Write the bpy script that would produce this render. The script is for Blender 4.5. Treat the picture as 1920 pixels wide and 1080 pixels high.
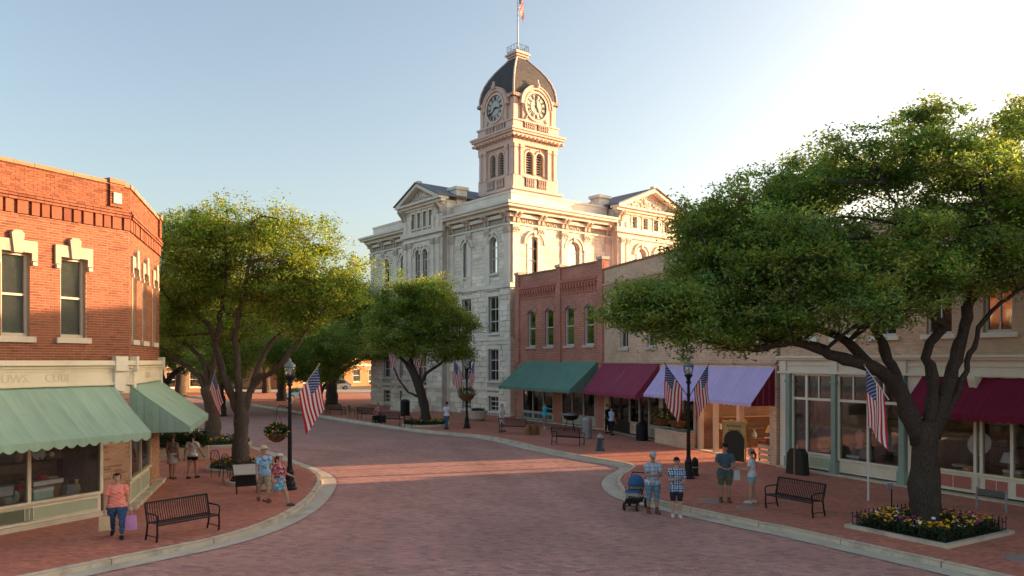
import bpy, bmesh, math, random
import numpy as np
from mathutils import Vector, Matrix, Euler
from mathutils.geometry import tessellate_polygon
R = math.radians
for o in list(bpy.data.objects):
    bpy.data.objects.remove(o)
scene = bpy.context.scene
col = scene.collection
random.seed(7)
rng = np.random.default_rng(11)

# ------------------------------------------------------------------ camera, sky, sun, exposure
CAM_H = 4.5
cam = bpy.data.cameras.new('camera')
cam.lens = 27.2; cam.sensor_width = 36; cam.shift_y = 0.0708
cam.clip_start = 0.1; cam.clip_end = 3000
cam_o = bpy.data.objects.new('camera', cam); col.objects.link(cam_o)
cam_o.location = (0, 0, CAM_H); cam_o.rotation_euler = (R(90), 0, 0)
scene.camera = cam_o

SUN_AZ = R(73)      # clockwise from +Y (street axis), seen from above
SUN_EL = R(8.2)
world = bpy.data.worlds.new('World'); scene.world = world
world.use_nodes = True
wn = world.node_tree
bg = wn.nodes['Background']
sky = wn.nodes.new('ShaderNodeTexSky')
sky.sky_type = 'NISHITA'; sky.sun_disc = False
sky.sun_elevation = SUN_EL; sky.sun_rotation = SUN_AZ
sky.air_density = 0.85; sky.dust_density = 4.0; sky.ozone_density = 0.25; sky.altitude = 100
wn.links.new(sky.outputs[0], bg.inputs[0])
bg.inputs[1].default_value = 0.15
sun = bpy.data.lights.new('sun', 'SUN')
sun.energy = 5.0; sun.angle = R(0.6); sun.color = (1.0, 0.60, 0.33)
sun_o = bpy.data.objects.new('sun', sun); col.objects.link(sun_o)
tosun = Vector((math.sin(SUN_AZ)*math.cos(SUN_EL), math.cos(SUN_AZ)*math.cos(SUN_EL), math.sin(SUN_EL)))
sun_o.rotation_euler = tosun.to_track_quat('Z', 'Y').to_euler()
sun_o.location = tosun*200
vs = scene.view_settings
vs.view_transform = 'Standard'; vs.look = 'None'; vs.gamma = 1.0; vs.use_curve_mapping = False
vs.exposure = 1.45
scene.render.engine = 'CYCLES'
scene.cycles.use_denoising = True
scene.cycles.max_bounces = 8
scene.cycles.diffuse_bounces = 3
scene.cycles.glossy_bounces = 3
scene.cycles.transmission_bounces = 4
scene.cycles.transparent_max_bounces = 12
scene.cycles.caustics_reflective = False
scene.cycles.caustics_refractive = False

# ------------------------------------------------------------------ materials
MATS = {}
def new_mat(name):
    m = bpy.data.materials.new(name); m.use_nodes = True
    m.node_tree.nodes.clear()
    return m, m.node_tree.nodes, m.node_tree.links
def c4(c): return (c[0], c[1], c[2], 1.0)
def scl(c, k): return tuple(min(1.0, max(0.0, x*k)) for x in c)
def mixrgb(n, l, mode, fac, a, b):
    x = n.new('ShaderNodeMix'); x.data_type = 'RGBA'; x.blend_type = mode
    for sock, v in ((x.inputs[0], fac), (x.inputs[6], a), (x.inputs[7], b)):
        if isinstance(v, bpy.types.NodeSocket): l.new(v, sock)
        elif isinstance(v, (int, float)): sock.default_value = v
        else: sock.default_value = c4(v)
    return x.outputs[2]
def mth(n, l, op, a, b=None, c=None):
    x = n.new('ShaderNodeMath'); x.operation = op
    for i, v in enumerate((a, b, c)):
        if v is None: continue
        if isinstance(v, bpy.types.NodeSocket): l.new(v, x.inputs[i])
        else: x.inputs[i].default_value = v
    return x.outputs[0]
def noise(n, l, vec, scale, detail=3, rough=.55):
    x = n.new('ShaderNodeTexNoise'); x.inputs['Scale'].default_value = scale
    x.inputs['Detail'].default_value = detail; x.inputs['Roughness'].default_value = rough
    if vec is not None: l.new(vec, x.inputs['Vector'])
    return x.outputs[0]
def ramp(n, l, fac, stops):
    x = n.new('ShaderNodeValToRGB'); cr = x.color_ramp
    while len(cr.elements) < len(stops): cr.elements.new(.5)
    for e, (p, cc) in zip(cr.elements, stops):
        e.position = p; e.color = c4(cc)
    l.new(fac, x.inputs[0]); return x.outputs[0]
def mat(name, c, rough=.75, var=.18, scale=1.3, fine=22, bump=.0, bscale=60, spec=.3, metal=0.0, attr=False,
        dirt=0.0, dirt_col=(.09, .08, .07), rndobj=0.0, coord='world', coat=0.0):
    """plain painted / stone / metal surface with two scales of tonal variation, optional stain and relief"""
    if name in MATS: return MATS[name]
    m, n, l = new_mat(name)
    out = n.new('ShaderNodeOutputMaterial'); p = n.new('ShaderNodeBsdfPrincipled')
    l.new(p.outputs[0], out.inputs[0])
    if coord == 'object': vec = n.new('ShaderNodeTexCoord').outputs['Object']
    else: vec = n.new('ShaderNodeNewGeometry').outputs['Position']
    n1 = noise(n, l, vec, scale, 4); n2 = noise(n, l, vec, fine, 3)
    s = mth(n, l, 'ADD', mth(n, l, 'MULTIPLY', n1, .65), mth(n, l, 'MULTIPLY', n2, .35))
    cc = ramp(n, l, s, [(.28, scl(c, 1-var)), (.72, scl(c, 1+var))])
    if attr:
        a = n.new('ShaderNodeAttribute'); a.attribute_name = 'Col'
        cc = mixrgb(n, l, 'MULTIPLY', 1.0, cc, a.outputs['Color'])
    if rndobj:
        oi = n.new('ShaderNodeObjectInfo')
        k = mth(n, l, 'ADD', mth(n, l, 'MULTIPLY', oi.outputs['Random'], 2*rndobj), 1-rndobj)
        hs = n.new('ShaderNodeHueSaturation'); l.new(cc, hs.inputs['Color']); l.new(k, hs.inputs['Value'])
        cc = hs.outputs[0]
    if dirt:
        d = noise(n, l, vec, scale*.8+.3, 6, .7)
        f = mth(n, l, 'MULTIPLY', ramp(n, l, d, [(.5, (0, 0, 0)), (.72, (1, 1, 1))]), dirt)
        cc = mixrgb(n, l, 'MIX', f, cc, dirt_col)
    l.new(cc, p.inputs['Base Color'])
    p.inputs['Roughness'].default_value = rough
    p.inputs['Specular IOR Level'].default_value = spec
    p.inputs['Metallic'].default_value = metal
    p.inputs['Coat Weight'].default_value = coat
    if bump:
        b = n.new('ShaderNodeBump'); b.inputs['Strength'].default_value = bump; b.inputs['Distance'].default_value = .02
        l.new(noise(n, l, vec, bscale, 5, .65), b.inputs['Height']); l.new(b.outputs[0], p.inputs['Normal'])
    MATS[name] = m
    return m
def brick_mat(name, c1, c2, mortar, w=.22, h=.075, ms=.008, flat=False, var=.25, rot=0.0, bump=.35):
    """brickwork too far off to build brick by brick; coordinates run along the wall"""
    if name in MATS: return MATS[name]
    m, n, l = new_mat(name)
    out = n.new('ShaderNodeOutputMaterial'); p = n.new('ShaderNodeBsdfPrincipled'); l.new(p.outputs[0], out.inputs[0])
    pos = n.new('ShaderNodeNewGeometry').outputs['Position']
    tc = n.new('ShaderNodeTexCoord').outputs['Object']
    if flat:
        mp = n.new('ShaderNodeMapping'); mp.inputs['Rotation'].default_value[2] = rot
        l.new(pos, mp.inputs[0]); vec = mp.outputs[0]
    else:
        sp = n.new('ShaderNodeSeparateXYZ'); l.new(tc, sp.inputs[0])
        cb = n.new('ShaderNodeCombineXYZ')
        l.new(mth(n, l, 'ADD', sp.outputs[0], sp.outputs[1]), cb.inputs[0]); l.new(sp.outputs[2], cb.inputs[1])
        vec = cb.outputs[0]
    b = n.new('ShaderNodeTexBrick')
    l.new(vec, b.inputs['Vector'])
    b.inputs['Scale'].default_value = 1.0; b.inputs['Mortar Size'].default_value = ms
    b.inputs['Brick Width'].default_value = w; b.inputs['Row Height'].default_value = h
    b.inputs['Color1'].default_value = c4(c1); b.inputs['Color2'].default_value = c4(c2); b.inputs['Mortar'].default_value = c4(mortar)
    b.inputs['Bias'].default_value = -.1
    n1 = noise(n, l, pos, .55, 5, .6); n2 = noise(n, l, pos, 9, 3)
    s = mth(n, l, 'ADD', mth(n, l, 'MULTIPLY', n1, .6), mth(n, l, 'MULTIPLY', n2, .4))
    k = ramp(n, l, s, [(.3, (1-var,)*3), (.7, (1+var*.6,)*3)])
    cc = mixrgb(n, l, 'MULTIPLY', 1.0, b.outputs['Color'], k)
    st = noise(n, l, pos, .9, 6, .7)
    cc = mixrgb(n, l, 'MIX', mth(n, l, 'MULTIPLY', ramp(n, l, st, [(.52, (0, 0, 0)), (.75, (1, 1, 1))]), .35), cc, scl(mortar, .9))
    l.new(cc, p.inputs['Base Color']); p.inputs['Roughness'].default_value = .88
    p.inputs['Specular IOR Level'].default_value = .2
    bp = n.new('ShaderNodeBump'); bp.inputs['Strength'].default_value = bump; bp.inputs['Distance'].default_value = .012
    bp.invert = True
    l.new(b.outputs['Fac'], bp.inputs['Height']); l.new(bp.outputs[0], p.inputs['Normal'])
    MATS[name] = m
    return m
def canvas_mat(name, c):
    """sun-faded awning cloth: streaks run down the slope, faint weave"""
    m, n, l = new_mat(name)
    out = n.new('ShaderNodeOutputMaterial'); p = n.new('ShaderNodeBsdfPrincipled'); l.new(p.outputs[0], out.inputs[0])
    tc = n.new('ShaderNodeTexCoord').outputs['Object']
    mp = n.new('ShaderNodeMapping'); mp.inputs['Scale'].default_value = (1, .12, .12); l.new(tc, mp.inputs[0])
    a = noise(n, l, mp.outputs[0], 7, 4, .7); b = noise(n, l, tc, 1.1, 3)
    cc = ramp(n, l, mth(n, l, 'ADD', mth(n, l, 'MULTIPLY', a, .6), mth(n, l, 'MULTIPLY', b, .4)), [(.3, scl(c, .80)), (.55, c), (.75, tuple(min(1, x*1.08+.015) for x in c))])
    l.new(cc, p.inputs['Base Color']); p.inputs['Roughness'].default_value = .9; p.inputs['Specular IOR Level'].default_value = .15
    bp = n.new('ShaderNodeBump'); bp.inputs['Strength'].default_value = .5; bp.inputs['Distance'].default_value = .03
    l.new(noise(n, l, mp.outputs[0], 3.2, 2), bp.inputs['Height']); l.new(bp.outputs[0], p.inputs['Normal']); MATS[name] = m
    return m
def bark_mat(name, light, dark):
    m, n, l = new_mat(name)
    out = n.new('ShaderNodeOutputMaterial'); p = n.new('ShaderNodeBsdfPrincipled'); l.new(p.outputs[0], out.inputs[0])
    mp = n.new('ShaderNodeMapping'); mp.inputs['Scale'].default_value = (1, 1, .22)
    l.new(n.new('ShaderNodeTexCoord').outputs['Object'], mp.inputs[0])
    a = noise(n, l, mp.outputs[0], 26, 5, .75); b = noise(n, l, mp.outputs[0], 3, 3)
    v = n.new('ShaderNodeTexVoronoi'); v.feature = 'DISTANCE_TO_EDGE'; v.inputs['Scale'].default_value = 34; l.new(mp.outputs[0], v.inputs['Vector'])
    e = mth(n, l, 'MINIMUM', mth(n, l, 'MULTIPLY', v.outputs[0], 5.0), 1.0)
    h = mth(n, l, 'ADD', mth(n, l, 'MULTIPLY', a, .7), mth(n, l, 'MULTIPLY', e, .3))
    cc = ramp(n, l, mth(n, l, 'ADD', mth(n, l, 'MULTIPLY', h, .8), mth(n, l, 'MULTIPLY', b, .2)), [(.25, dark), (.75, light)])
    l.new(cc, p.inputs['Base Color']); p.inputs['Roughness'].default_value = .95; p.inputs['Specular IOR Level'].default_value = .15
    bp = n.new('ShaderNodeBump'); bp.inputs['Strength'].default_value = .9; bp.inputs['Distance'].default_value = .05
    l.new(h, bp.inputs['Height']); l.new(bp.outputs[0], p.inputs['Normal']); MATS[name] = m
    return m
def glass_mat(name, tint=(.75, .8, .8), refl=.015):
    m, n, l = new_mat(name)
    out = n.new('ShaderNodeOutputMaterial')
    t = n.new('ShaderNodeBsdfTransparent'); t.inputs[0].default_value = c4(tint)
    g = n.new('ShaderNodeBsdfGlossy'); g.inputs['Roughness'].default_value = .03
    pos = n.new('ShaderNodeNewGeometry').outputs['Position']
    b = n.new('ShaderNodeBump'); b.inputs['Strength'].default_value = .05; b.inputs['Distance'].default_value = .02
    l.new(noise(n, l, pos, 1.6, 2), b.inputs['Height']); l.new(b.outputs[0], g.inputs['Normal'])
    fr = n.new('ShaderNodeFresnel'); fr.inputs[0].default_value = 1.5
    f = mth(n, l, 'MINIMUM', mth(n, l, 'ADD', mth(n, l, 'MULTIPLY', fr.outputs[0], 1.0), refl), .9)
    mx = n.new('ShaderNodeMixShader'); l.new(f, mx.inputs[0]); l.new(t.outputs[0], mx.inputs[1]); l.new(g.outputs[0], mx.inputs[2])
    l.new(mx.outputs[0], out.inputs[0]); MATS[name] = m
    return m
def leaf_mat(name, c, tc, tr=.4):
    m, n, l = new_mat(name)
    out = n.new('ShaderNodeOutputMaterial')
    a = n.new('ShaderNodeAttribute'); a.attribute_name = 'Col'
    d = n.new('ShaderNodeBsdfPrincipled'); t = n.new('ShaderNodeBsdfTranslucent')
    l.new(mixrgb(n, l, 'MULTIPLY', 1.0, c, a.outputs['Color']), d.inputs['Base Color'])
    d.inputs['Roughness'].default_value = .5; d.inputs['Specular IOR Level'].default_value = .35
    l.new(mixrgb(n, l, 'MULTIPLY', 1.0, tc, a.outputs['Color']), t.inputs[0])
    mx = n.new('ShaderNodeMixShader'); mx.inputs[0].default_value = tr
    l.new(d.outputs[0], mx.inputs[1]); l.new(t.outputs[0], mx.inputs[2]); l.new(mx.outputs[0], out.inputs[0])
    MATS[name] = m
    return m
def flag_mat():
    m, n, l = new_mat('flag_cloth')
    out = n.new('ShaderNodeOutputMaterial'); p = n.new('ShaderNodeBsdfPrincipled')
    uv = n.new('ShaderNodeUVMap'); sp = n.new('ShaderNodeSeparateXYZ'); l.new(uv.outputs[0], sp.inputs[0])
    u, v = sp.outputs[0], sp.outputs[1]       # u along the fly, v from bottom stripe to top
    st = mth(n, l, 'LESS_THAN', mth(n, l, 'MODULO', mth(n, l, 'MULTIPLY', v, 13.0), 2.0), 1.0)
    stripes = mixrgb(n, l, 'MIX', st, (.86, .85, .83), (.58, .02, .04))
    can = mth(n, l, 'MULTIPLY', mth(n, l, 'LESS_THAN', u, .40), mth(n, l, 'GREATER_THAN', v, 6/13))
    # nine rows of stars, alternate rows offset
    gu = mth(n, l, 'MULTIPLY', u, 12/.40); gv = mth(n, l, 'MULTIPLY', mth(n, l, 'SUBTRACT', v, 6/13), 10/(7/13))
    iu = mth(n, l, 'ROUND', gu); iv = mth(n, l, 'ROUND', gv)
    par = mth(n, l, 'LESS_THAN', mth(n, l, 'MODULO', mth(n, l, 'ADD', iu, iv), 2.0), .5)
    dd = mth(n, l, 'SQRT', mth(n, l, 'ADD', mth(n, l, 'POWER', mth(n, l, 'ABSOLUTE', mth(n, l, 'SUBTRACT', gu, iu)), 2.0),
             mth(n, l, 'POWER', mth(n, l, 'ABSOLUTE', mth(n, l, 'SUBTRACT', gv, iv)), 2.0)))
    star = mth(n, l, 'MULTIPLY', mth(n, l, 'LESS_THAN', dd, .33), par)
    cant = mixrgb(n, l, 'MIX', star, (.025, .06, .21), (.82, .82, .83))
    cc = mixrgb(n, l, 'MIX', can, stripes, cant)
    l.new(cc, p.inputs['Base Color']); p.inputs['Roughness'].default_value = .8
    tr = n.new('ShaderNodeBsdfTranslucent'); l.new(cc, tr.inputs[0])
    mx = n.new('ShaderNodeMixShader'); mx.inputs[0].default_value = .3
    l.new(p.outputs[0], mx.inputs[1]); l.new(tr.outputs[0], mx.inputs[2]); l.new(mx.outputs[0], out.inputs[0])
    MATS['flag_cloth'] = m
    return m
def plaid_mat(name, a, b, c, s=22):
    m, n, l = new_mat(name)
    out = n.new('ShaderNodeOutputMaterial'); p = n.new('ShaderNodeBsdfPrincipled'); l.new(p.outputs[0], out.inputs[0])
    sp = n.new('ShaderNodeSeparateXYZ'); l.new(n.new('ShaderNodeTexCoord').outputs['Object'], sp.inputs[0])
    def band(x, k, t): return mth(n, l, 'LESS_THAN', mth(n, l, 'FRACT', mth(n, l, 'MULTIPLY', x, k)), t)
    h = mth(n, l, 'ADD', sp.outputs[0], mth(n, l, 'MULTIPLY', sp.outputs[1], .6))
    cc = mixrgb(n, l, 'MIX', mth(n, l, 'MULTIPLY', band(h, s, .5), .75), a, b)
    cc = mixrgb(n, l, 'MIX', mth(n, l, 'MULTIPLY', band(sp.outputs[2], s, .5), .6), cc, b)
    cc = mixrgb(n, l, 'MIX', mth(n, l, 'MAXIMUM', band(h, s/2, .12), band(sp.outputs[2], s/2, .12)), cc, c)
    l.new(cc, p.inputs['Base Color']); p.inputs['Roughness'].default_value = .9
    MATS[name] = m
    return m
def print_mat(name, a, b, c, s=14):
    m, n, l = new_mat(name)
    out = n.new('ShaderNodeOutputMaterial'); p = n.new('ShaderNodeBsdfPrincipled'); l.new(p.outputs[0], out.inputs[0])
    v = n.new('ShaderNodeTexCoord').outputs['Object']
    f = noise(n, l, v, s, 1)
    cc = ramp(n, l, f, [(.40, a), (.44, b), (.56, b), (.60, c)])
    l.new(cc, p.inputs['Base Color']); p.inputs['Roughness'].default_value = .9
    MATS[name] = m
    return m

# ------------------------------------------------------------------ mesh building
class MB:
    """collects faces; build() links them as one mesh object"""
    def __init__(s): s.v = []; s.f = []; s.c = []; s.uv = []
    def add(s, vs, fs, c=None):
        b = len(s.v); s.v.extend([tuple(p) for p in vs]); s.f.extend([tuple(i+b for i in f) for f in fs])
        if c is not None: s.c.extend([c]*len(vs))
        return s
    def box(s, x0, x1, y0, y1, z0, z1, c=None):
        if x0 > x1: x0, x1 = x1, x0
        if y0 > y1: y0, y1 = y1, y0
        v = [(x0, y0, z0), (x1, y0, z0), (x1, y1, z0), (x0, y1, z0), (x0, y0, z1), (x1, y0, z1), (x1, y1, z1), (x0, y1, z1)]
        return s.add(v, [(0, 3, 2, 1), (4, 5, 6, 7), (0, 1, 5, 4), (1, 2, 6, 5), (2, 3, 7, 6), (3, 0, 4, 7)], c)
    def prism(s, poly, a, b, axis='y'):
        """2D outline extruded from a to b along the axis: y -> (x,z), x -> (y,z), z -> (x,y)"""
        n = len(poly)
        def P(p, t):
            return (p[0], t, p[1]) if axis == 'y' else (t, p[0], p[1]) if axis == 'x' else (p[0], p[1], t)
        v = [P(p, a) for p in poly]+[P(p, b) for p in poly]
        f = [tuple(range(n)), tuple(range(2*n-1, n-1, -1))]+[(i, i+n, (i+1) % n+n, (i+1) % n) for i in range(n)]
        return s.add(v, f)
    def tube(s, pts, rad, n=8, cap=True, flat=1.0):
        pts = [Vector(p) for p in pts]
        if not isinstance(rad, (list, tuple)): rad = [rad]*len(pts)
        b = len(s.v); up = None; rings = []
        for i, p in enumerate(pts):
            d = (pts[min(i+1, len(pts)-1)]-pts[max(i-1, 0)])
            d = d.normalized() if d.length > 1e-9 else Vector((0, 0, 1))
            if up is None:
                up = Vector((0, 0, 1)) if abs(d.z) < .9 else Vector((1, 0, 0))
            a = (up-d*up.dot(d)); a = a.normalized() if a.length > 1e-6 else d.orthogonal().normalized()
            up = a; c = d.cross(a)
            for k in range(n):
                t = 2*math.pi*k/n
                s.v.append(tuple(p+(a*math.cos(t)*flat+c*math.sin(t))*rad[i]))
        for i in range(len(pts)-1):
            for k in range(n):
                s.f.append((b+i*n+k, b+i*n+(k+1) % n, b+(i+1)*n+(k+1) % n, b+(i+1)*n+k))
        if cap:
            s.f.append(tuple(b+k for k in range(n-1, -1, -1))); e = b+(len(pts)-1)*n
            s.f.append(tuple(e+k for k in range(n)))
        return s
    def lathe(s, prof, n=16, c=(0, 0, 0), sy=1.0):
        b = len(s.v)
        for r, z in prof:
            for k in range(n):
                t = 2*math.pi*k/n; s.v.append((c[0]+r*math.cos(t), c[1]+r*sy*math.sin(t), c[2]+z))
        for i in range(len(prof)-1):
            for k in range(n):
                s.f.append((b+i*n+k, b+i*n+(k+1) % n, b+(i+1)*n+(k+1) % n, b+(i+1)*n+k))
        s.f.append(tuple(b+k for k in range(n-1, -1, -1))); e = b+(len(prof)-1)*n
        s.f.append(tuple(e+k for k in range(n)))
        return s
    def ball(s, c, rx, ry, rz, n=10, m=7):
        pr = [(math.sin(math.pi*i/m), -math.cos(math.pi*i/m)) for i in range(m+1)]
        b = len(s.v)
        for r, z in pr:
            r = max(r, .02)
            for k in range(n):
                t = 2*math.pi*k/n; s.v.append((c[0]+rx*r*math.cos(t), c[1]+ry*r*math.sin(t), c[2]+rz*z))
        for i in range(m):
            for k in range(n):
                s.f.append((b+i*n+k, b+i*n+(k+1) % n, b+(i+1)*n+(k+1) % n, b+(i+1)*n+k))
        s.f.append(tuple(b+k for k in range(n-1, -1, -1))); e = b+m*n
        s.f.append(tuple(e+k for k in range(n)))
        return s
    def xf(s, M, start=0):
        for i in range(start, len(s.v)): s.v[i] = tuple(M @ Vector(s.v[i]))
        return s
    def mesh(s, name, m, smooth=False):
        me = bpy.data.meshes.new(name); me.from_pydata(s.v, [], s.f)
        if m is not None: me.materials.append(MATS[m] if isinstance(m, str) else m)
        if s.c and len(s.c) == len(s.v):
            a = me.color_attributes.new('Col', 'FLOAT_COLOR', 'POINT')
            a.data.foreach_set('color', np.array([(c[0], c[1], c[2], 1) for c in s.c], dtype=np.float32).ravel())
        if smooth: me.polygons.foreach_set('use_smooth', [True]*len(me.polygons))
        me.update()
        return me
    def build(s, name, m, parent=None, loc=(0, 0, 0), rz=0.0, smooth=False):
        return link(name, s.mesh(name, m, smooth), parent, loc, rz)
def link(name, me, parent=None, loc=(0, 0, 0), rz=0.0):
    o = bpy.data.objects.new(name, me); col.objects.link(o)
    o.location = loc; o.rotation_euler = (0, 0, rz)
    if parent is not None: o.parent = parent
    return o
def tag(o, label=None, cat=None, group=None, kind=None):
    if label: o['label'] = label
    if cat: o['category'] = cat
    if group: o['group'] = group
    if kind: o['kind'] = kind
    return o
def thing(name, label, cat, loc=(0, 0, 0), rz=0.0, group=None):
    o = bpy.data.objects.new(name, None); col.objects.link(o)
    o.location = loc; o.rotation_euler = (0, 0, rz); o.empty_display_size = .2
    return tag(o, label, cat, group)
KIDS = {}
def copy_tree(o, parent=None):
    c = o.copy(); col.objects.link(c); c.parent = parent
    for ch in list(o.children): copy_tree(ch, c)
    return c
def copy_thing(o, loc, rz, label, group=None, scale=1.0):
    c = copy_tree(o); c.location = loc; c.rotation_euler = (0, 0, rz); c['label'] = label
    c.scale = (scale,)*3
    if group: c['group'] = group
    return c
def boxes_mesh(name, arr, cols, m, jit=0.0):
    """many small blocks in one mesh; arr rows are x0,x1,y0,y1,z0,z1"""
    a = np.asarray(arr, dtype=np.float64); N = len(a)
    V = np.empty((N, 8, 3))
    ix = [0, 1, 1, 0, 0, 1, 1, 0]; iy = [0, 0, 1, 1, 0, 0, 1, 1]; iz = [0, 0, 0, 0, 1, 1, 1, 1]
    for k in range(8):
        V[:, k, 0] = a[:, ix[k]]; V[:, k, 1] = a[:, 2+iy[k]]; V[:, k, 2] = a[:, 4+iz[k]]
    if jit: V += rng.normal(0, jit, V.shape)
    F = np.array([(4, 5, 6, 7), (0, 1, 5, 4), (1, 2, 6, 5), (2, 3, 7, 6), (3, 0, 4, 7), (0, 3, 2, 1)])
    idx = (np.arange(N)[:, None, None]*8+F[None]).reshape(-1)
    return raw_mesh(name, V.reshape(-1, 3), idx, 4, np.repeat(np.asarray(cols), 8, axis=0), m)
def raw_mesh(name, V, idx, k, cols, m, smooth=False):
    me = bpy.data.meshes.new(name); nf = len(idx)//k
    me.vertices.add(len(V)); me.vertices.foreach_set('co', np.ascontiguousarray(V, dtype=np.float32).ravel())
    me.loops.add(len(idx)); me.loops.foreach_set('vertex_index', np.ascontiguousarray(idx, dtype=np.int32))
    me.polygons.add(nf); me.polygons.foreach_set('loop_start', np.arange(0, nf*k, k, dtype=np.int32))
    me.update(calc_edges=True)
    if cols is not None:
        c = np.ones((len(V), 4), dtype=np.float32); c[:, :3] = cols
        at = me.color_attributes.new('Col', 'FLOAT_COLOR', 'POINT'); at.data.foreach_set('color', c.ravel())
    if smooth: me.polygons.foreach_set('use_smooth', np.ones(nf, dtype=bool))
    else: me.shade_flat()
    me.materials.append(MATS[m] if isinstance(m, str) else m)
    return me
def catmull(pts, step=.3):
    P = [Vector(p) for p in pts]; out = []
    for i in range(len(P)-1):
        p0 = P[max(i-1, 0)]; p1 = P[i]; p2 = P[i+1]; p3 = P[min(i+2, len(P)-1)]
        n = max(1, int((p2-p1).length/step))
        for k in range(n):
            t = k/n
            out.append(.5*((2*p1)+(p2-p0)*t+(2*p0-5*p1+4*p2-p3)*t*t+(3*p1-p0-3*p2+p3)*t**3))
    out.append(P[-1]); return out

# palette
mat('concrete', (.60, .53, .42), .85, .16, 1.1, 30, .25, 40, dirt=.6, dirt_col=(.2, .18, .15))
mat('kerb_concrete', (.62, .54, .41), .85, .2, 1.4, 34, .3, 50, dirt=.65, dirt_col=(.16, .14, .12))
mat('paver', (.51, .285, .235), .8, .15, .28, 14, .2, 90, attr=True, dirt=.16, dirt_col=(.22, .13, .11))
mat('walk_paver', (.54, .21, .14), .82, .12, .4, 14, .2, 90, attr=True, dirt=.25, dirt_col=(.13, .075, .06))
mat('mortar', (.13, .095, .08), .95, .2, 3, 40)
mat('wall_brick', (.24, .086, .049), .85, .10, .8, 26, .35, 80, attr=True, dirt=.25, dirt_col=(.22, .085, .05))
mat('wall_mortar', (.46, .30, .20), .95, .2, 2, 40, .3, 90)
mat('pale_brick', (.64, .45, .30), .88, .14, .8, 26, .3, 80, attr=True, dirt=.2, dirt_col=(.25, .15, .1))
mat('pier_brick', (.46, .28, .18), .88, .14, .8, 26, .3, 80, attr=True)
mat('limestone', (.84, .76, .64), .85, .16, .6, 12, .5, 24, attr=True, dirt=.30, dirt_col=(.34, .30, .26))
mat('limestone_trim', (.80, .73, .63), .8, .14, .8, 10, .25, 30, dirt=.28, dirt_col=(.34, .30, .25))
mat('limestone_joint', (.50, .45, .39), .95, .2, 2, 30)
mat('tower_stone', (.72, .54, .455), .75, .1, .8, 12, .15, 30, dirt=.2, dirt_col=(.42, .32, .26))
mat('slate', (.085, .08, .082), .7, .25, 1.2, 18, .4, 30)
mat('slate_blue', (.14, .155, .18), .6, .25, 1.2, 18, .3, 26)
mat('cream_paint', (.74, .66, .50), .65, .1, 1.0, 20, .12, 40, dirt=.28, dirt_col=(.30, .25, .17))
mat('cream_pale', (.78, .72, .58), .6, .1, 1.0, 20, .1, 40, dirt=.22, dirt_col=(.36, .31, .22))
mat('sage_panel', (.42, .46, .32), .65, .1, 1.2, 20, .08, 40)
mat('sage_trim', (.26, .35, .29), .6, .15, 1.2, 20, .08, 40)
mat('white_frame', (.62, .60, .54), .6, .1, 1.4, 20)
mat('taupe_frame', (.50, .45, .36), .6, .1, 1.4, 20)
mat('carved_stone', (.58, .51, .42), .8, .14, 1.5, 16, .3, 40, dirt=.25, dirt_col=(.40, .33, .26))
mat('black_iron', (.011, .011, .013), .45, .3, 3, 30, .08, 70, spec=.3)
mat('dark_wood', (.10, .055, .03), .6, .3, 3, 30, .2, 50)
mat('brown_wood', (.24, .13, .06), .6, .3, 3, 30, .2, 50)
mat('interior_wall', (.52, .40, .27), .9, .3, 1.2, 8)
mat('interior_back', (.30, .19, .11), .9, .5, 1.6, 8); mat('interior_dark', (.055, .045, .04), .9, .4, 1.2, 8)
mat('pane_backing', (.60, .57, .50), .9, .3, .9, 5)
mat('pale_backing', (.80, .77, .70), .9, .2, 1.2, 6)  # pale tone stands in for sky reflections in the corner building's panes
mat('curtain', (.52, .54, .55), .9, .15, 3, 18)
mat('soil', (.035, .025, .018), .95, .3, 4, 40, .6, 30)
bark_mat('bark', (.21, .17, .13), (.06, .046, .036)); bark_mat('bark_dark', (.13, .105, .085), (.03, .024, .02))
mat('white_paint', (.72, .71, .68), .55, .08, 2, 20)
mat('brass', (.45, .30, .10), .35, .2, 4, 20, metal=1.0)
mat('steel', (.42, .43, .44), .4, .15, 4, 20, metal=.9)
mat('galvanised', (.33, .34, .35), .5, .2, 4, 30, metal=.4)
glass_mat('shop_glass', (.94, .95, .94), .01); glass_mat('pane_glass', (.78, .8, .8), .10)
glass_mat('lamp_globe', (.85, .87, .85), .12)
flag_mat()
for nm, c in dict(awning_green=(.31, .44, .335), awning_dark_green=(.15, .29, .225), awning_maroon=(.30, .06, .105),
                  awning_red=(.19, .018, .045), awning_purple=(.58, .48, .78)).items():
    canvas_mat(nm, c)
# ------------------------------------------------------------------ ground, street, sidewalks
brick_mat('street_brick', (.51, .285, .235), (.45, .25, .205), (.33, .185, .155), .22, .11, .008, flat=True, rot=R(6), bump=.2)
brick_mat('walk_brick', (.56, .225, .155), (.49, .20, .14), (.42, .175, .12), .20, .10, .006, flat=True, rot=R(31), bump=.2)
mat('asphalt', (.13, .12, .115), .9, .2, .3, 12, .3, 60)
mat('plaza_concrete', (.36, .32, .28), .9, .15, .3, 9, .15, 40)

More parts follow.
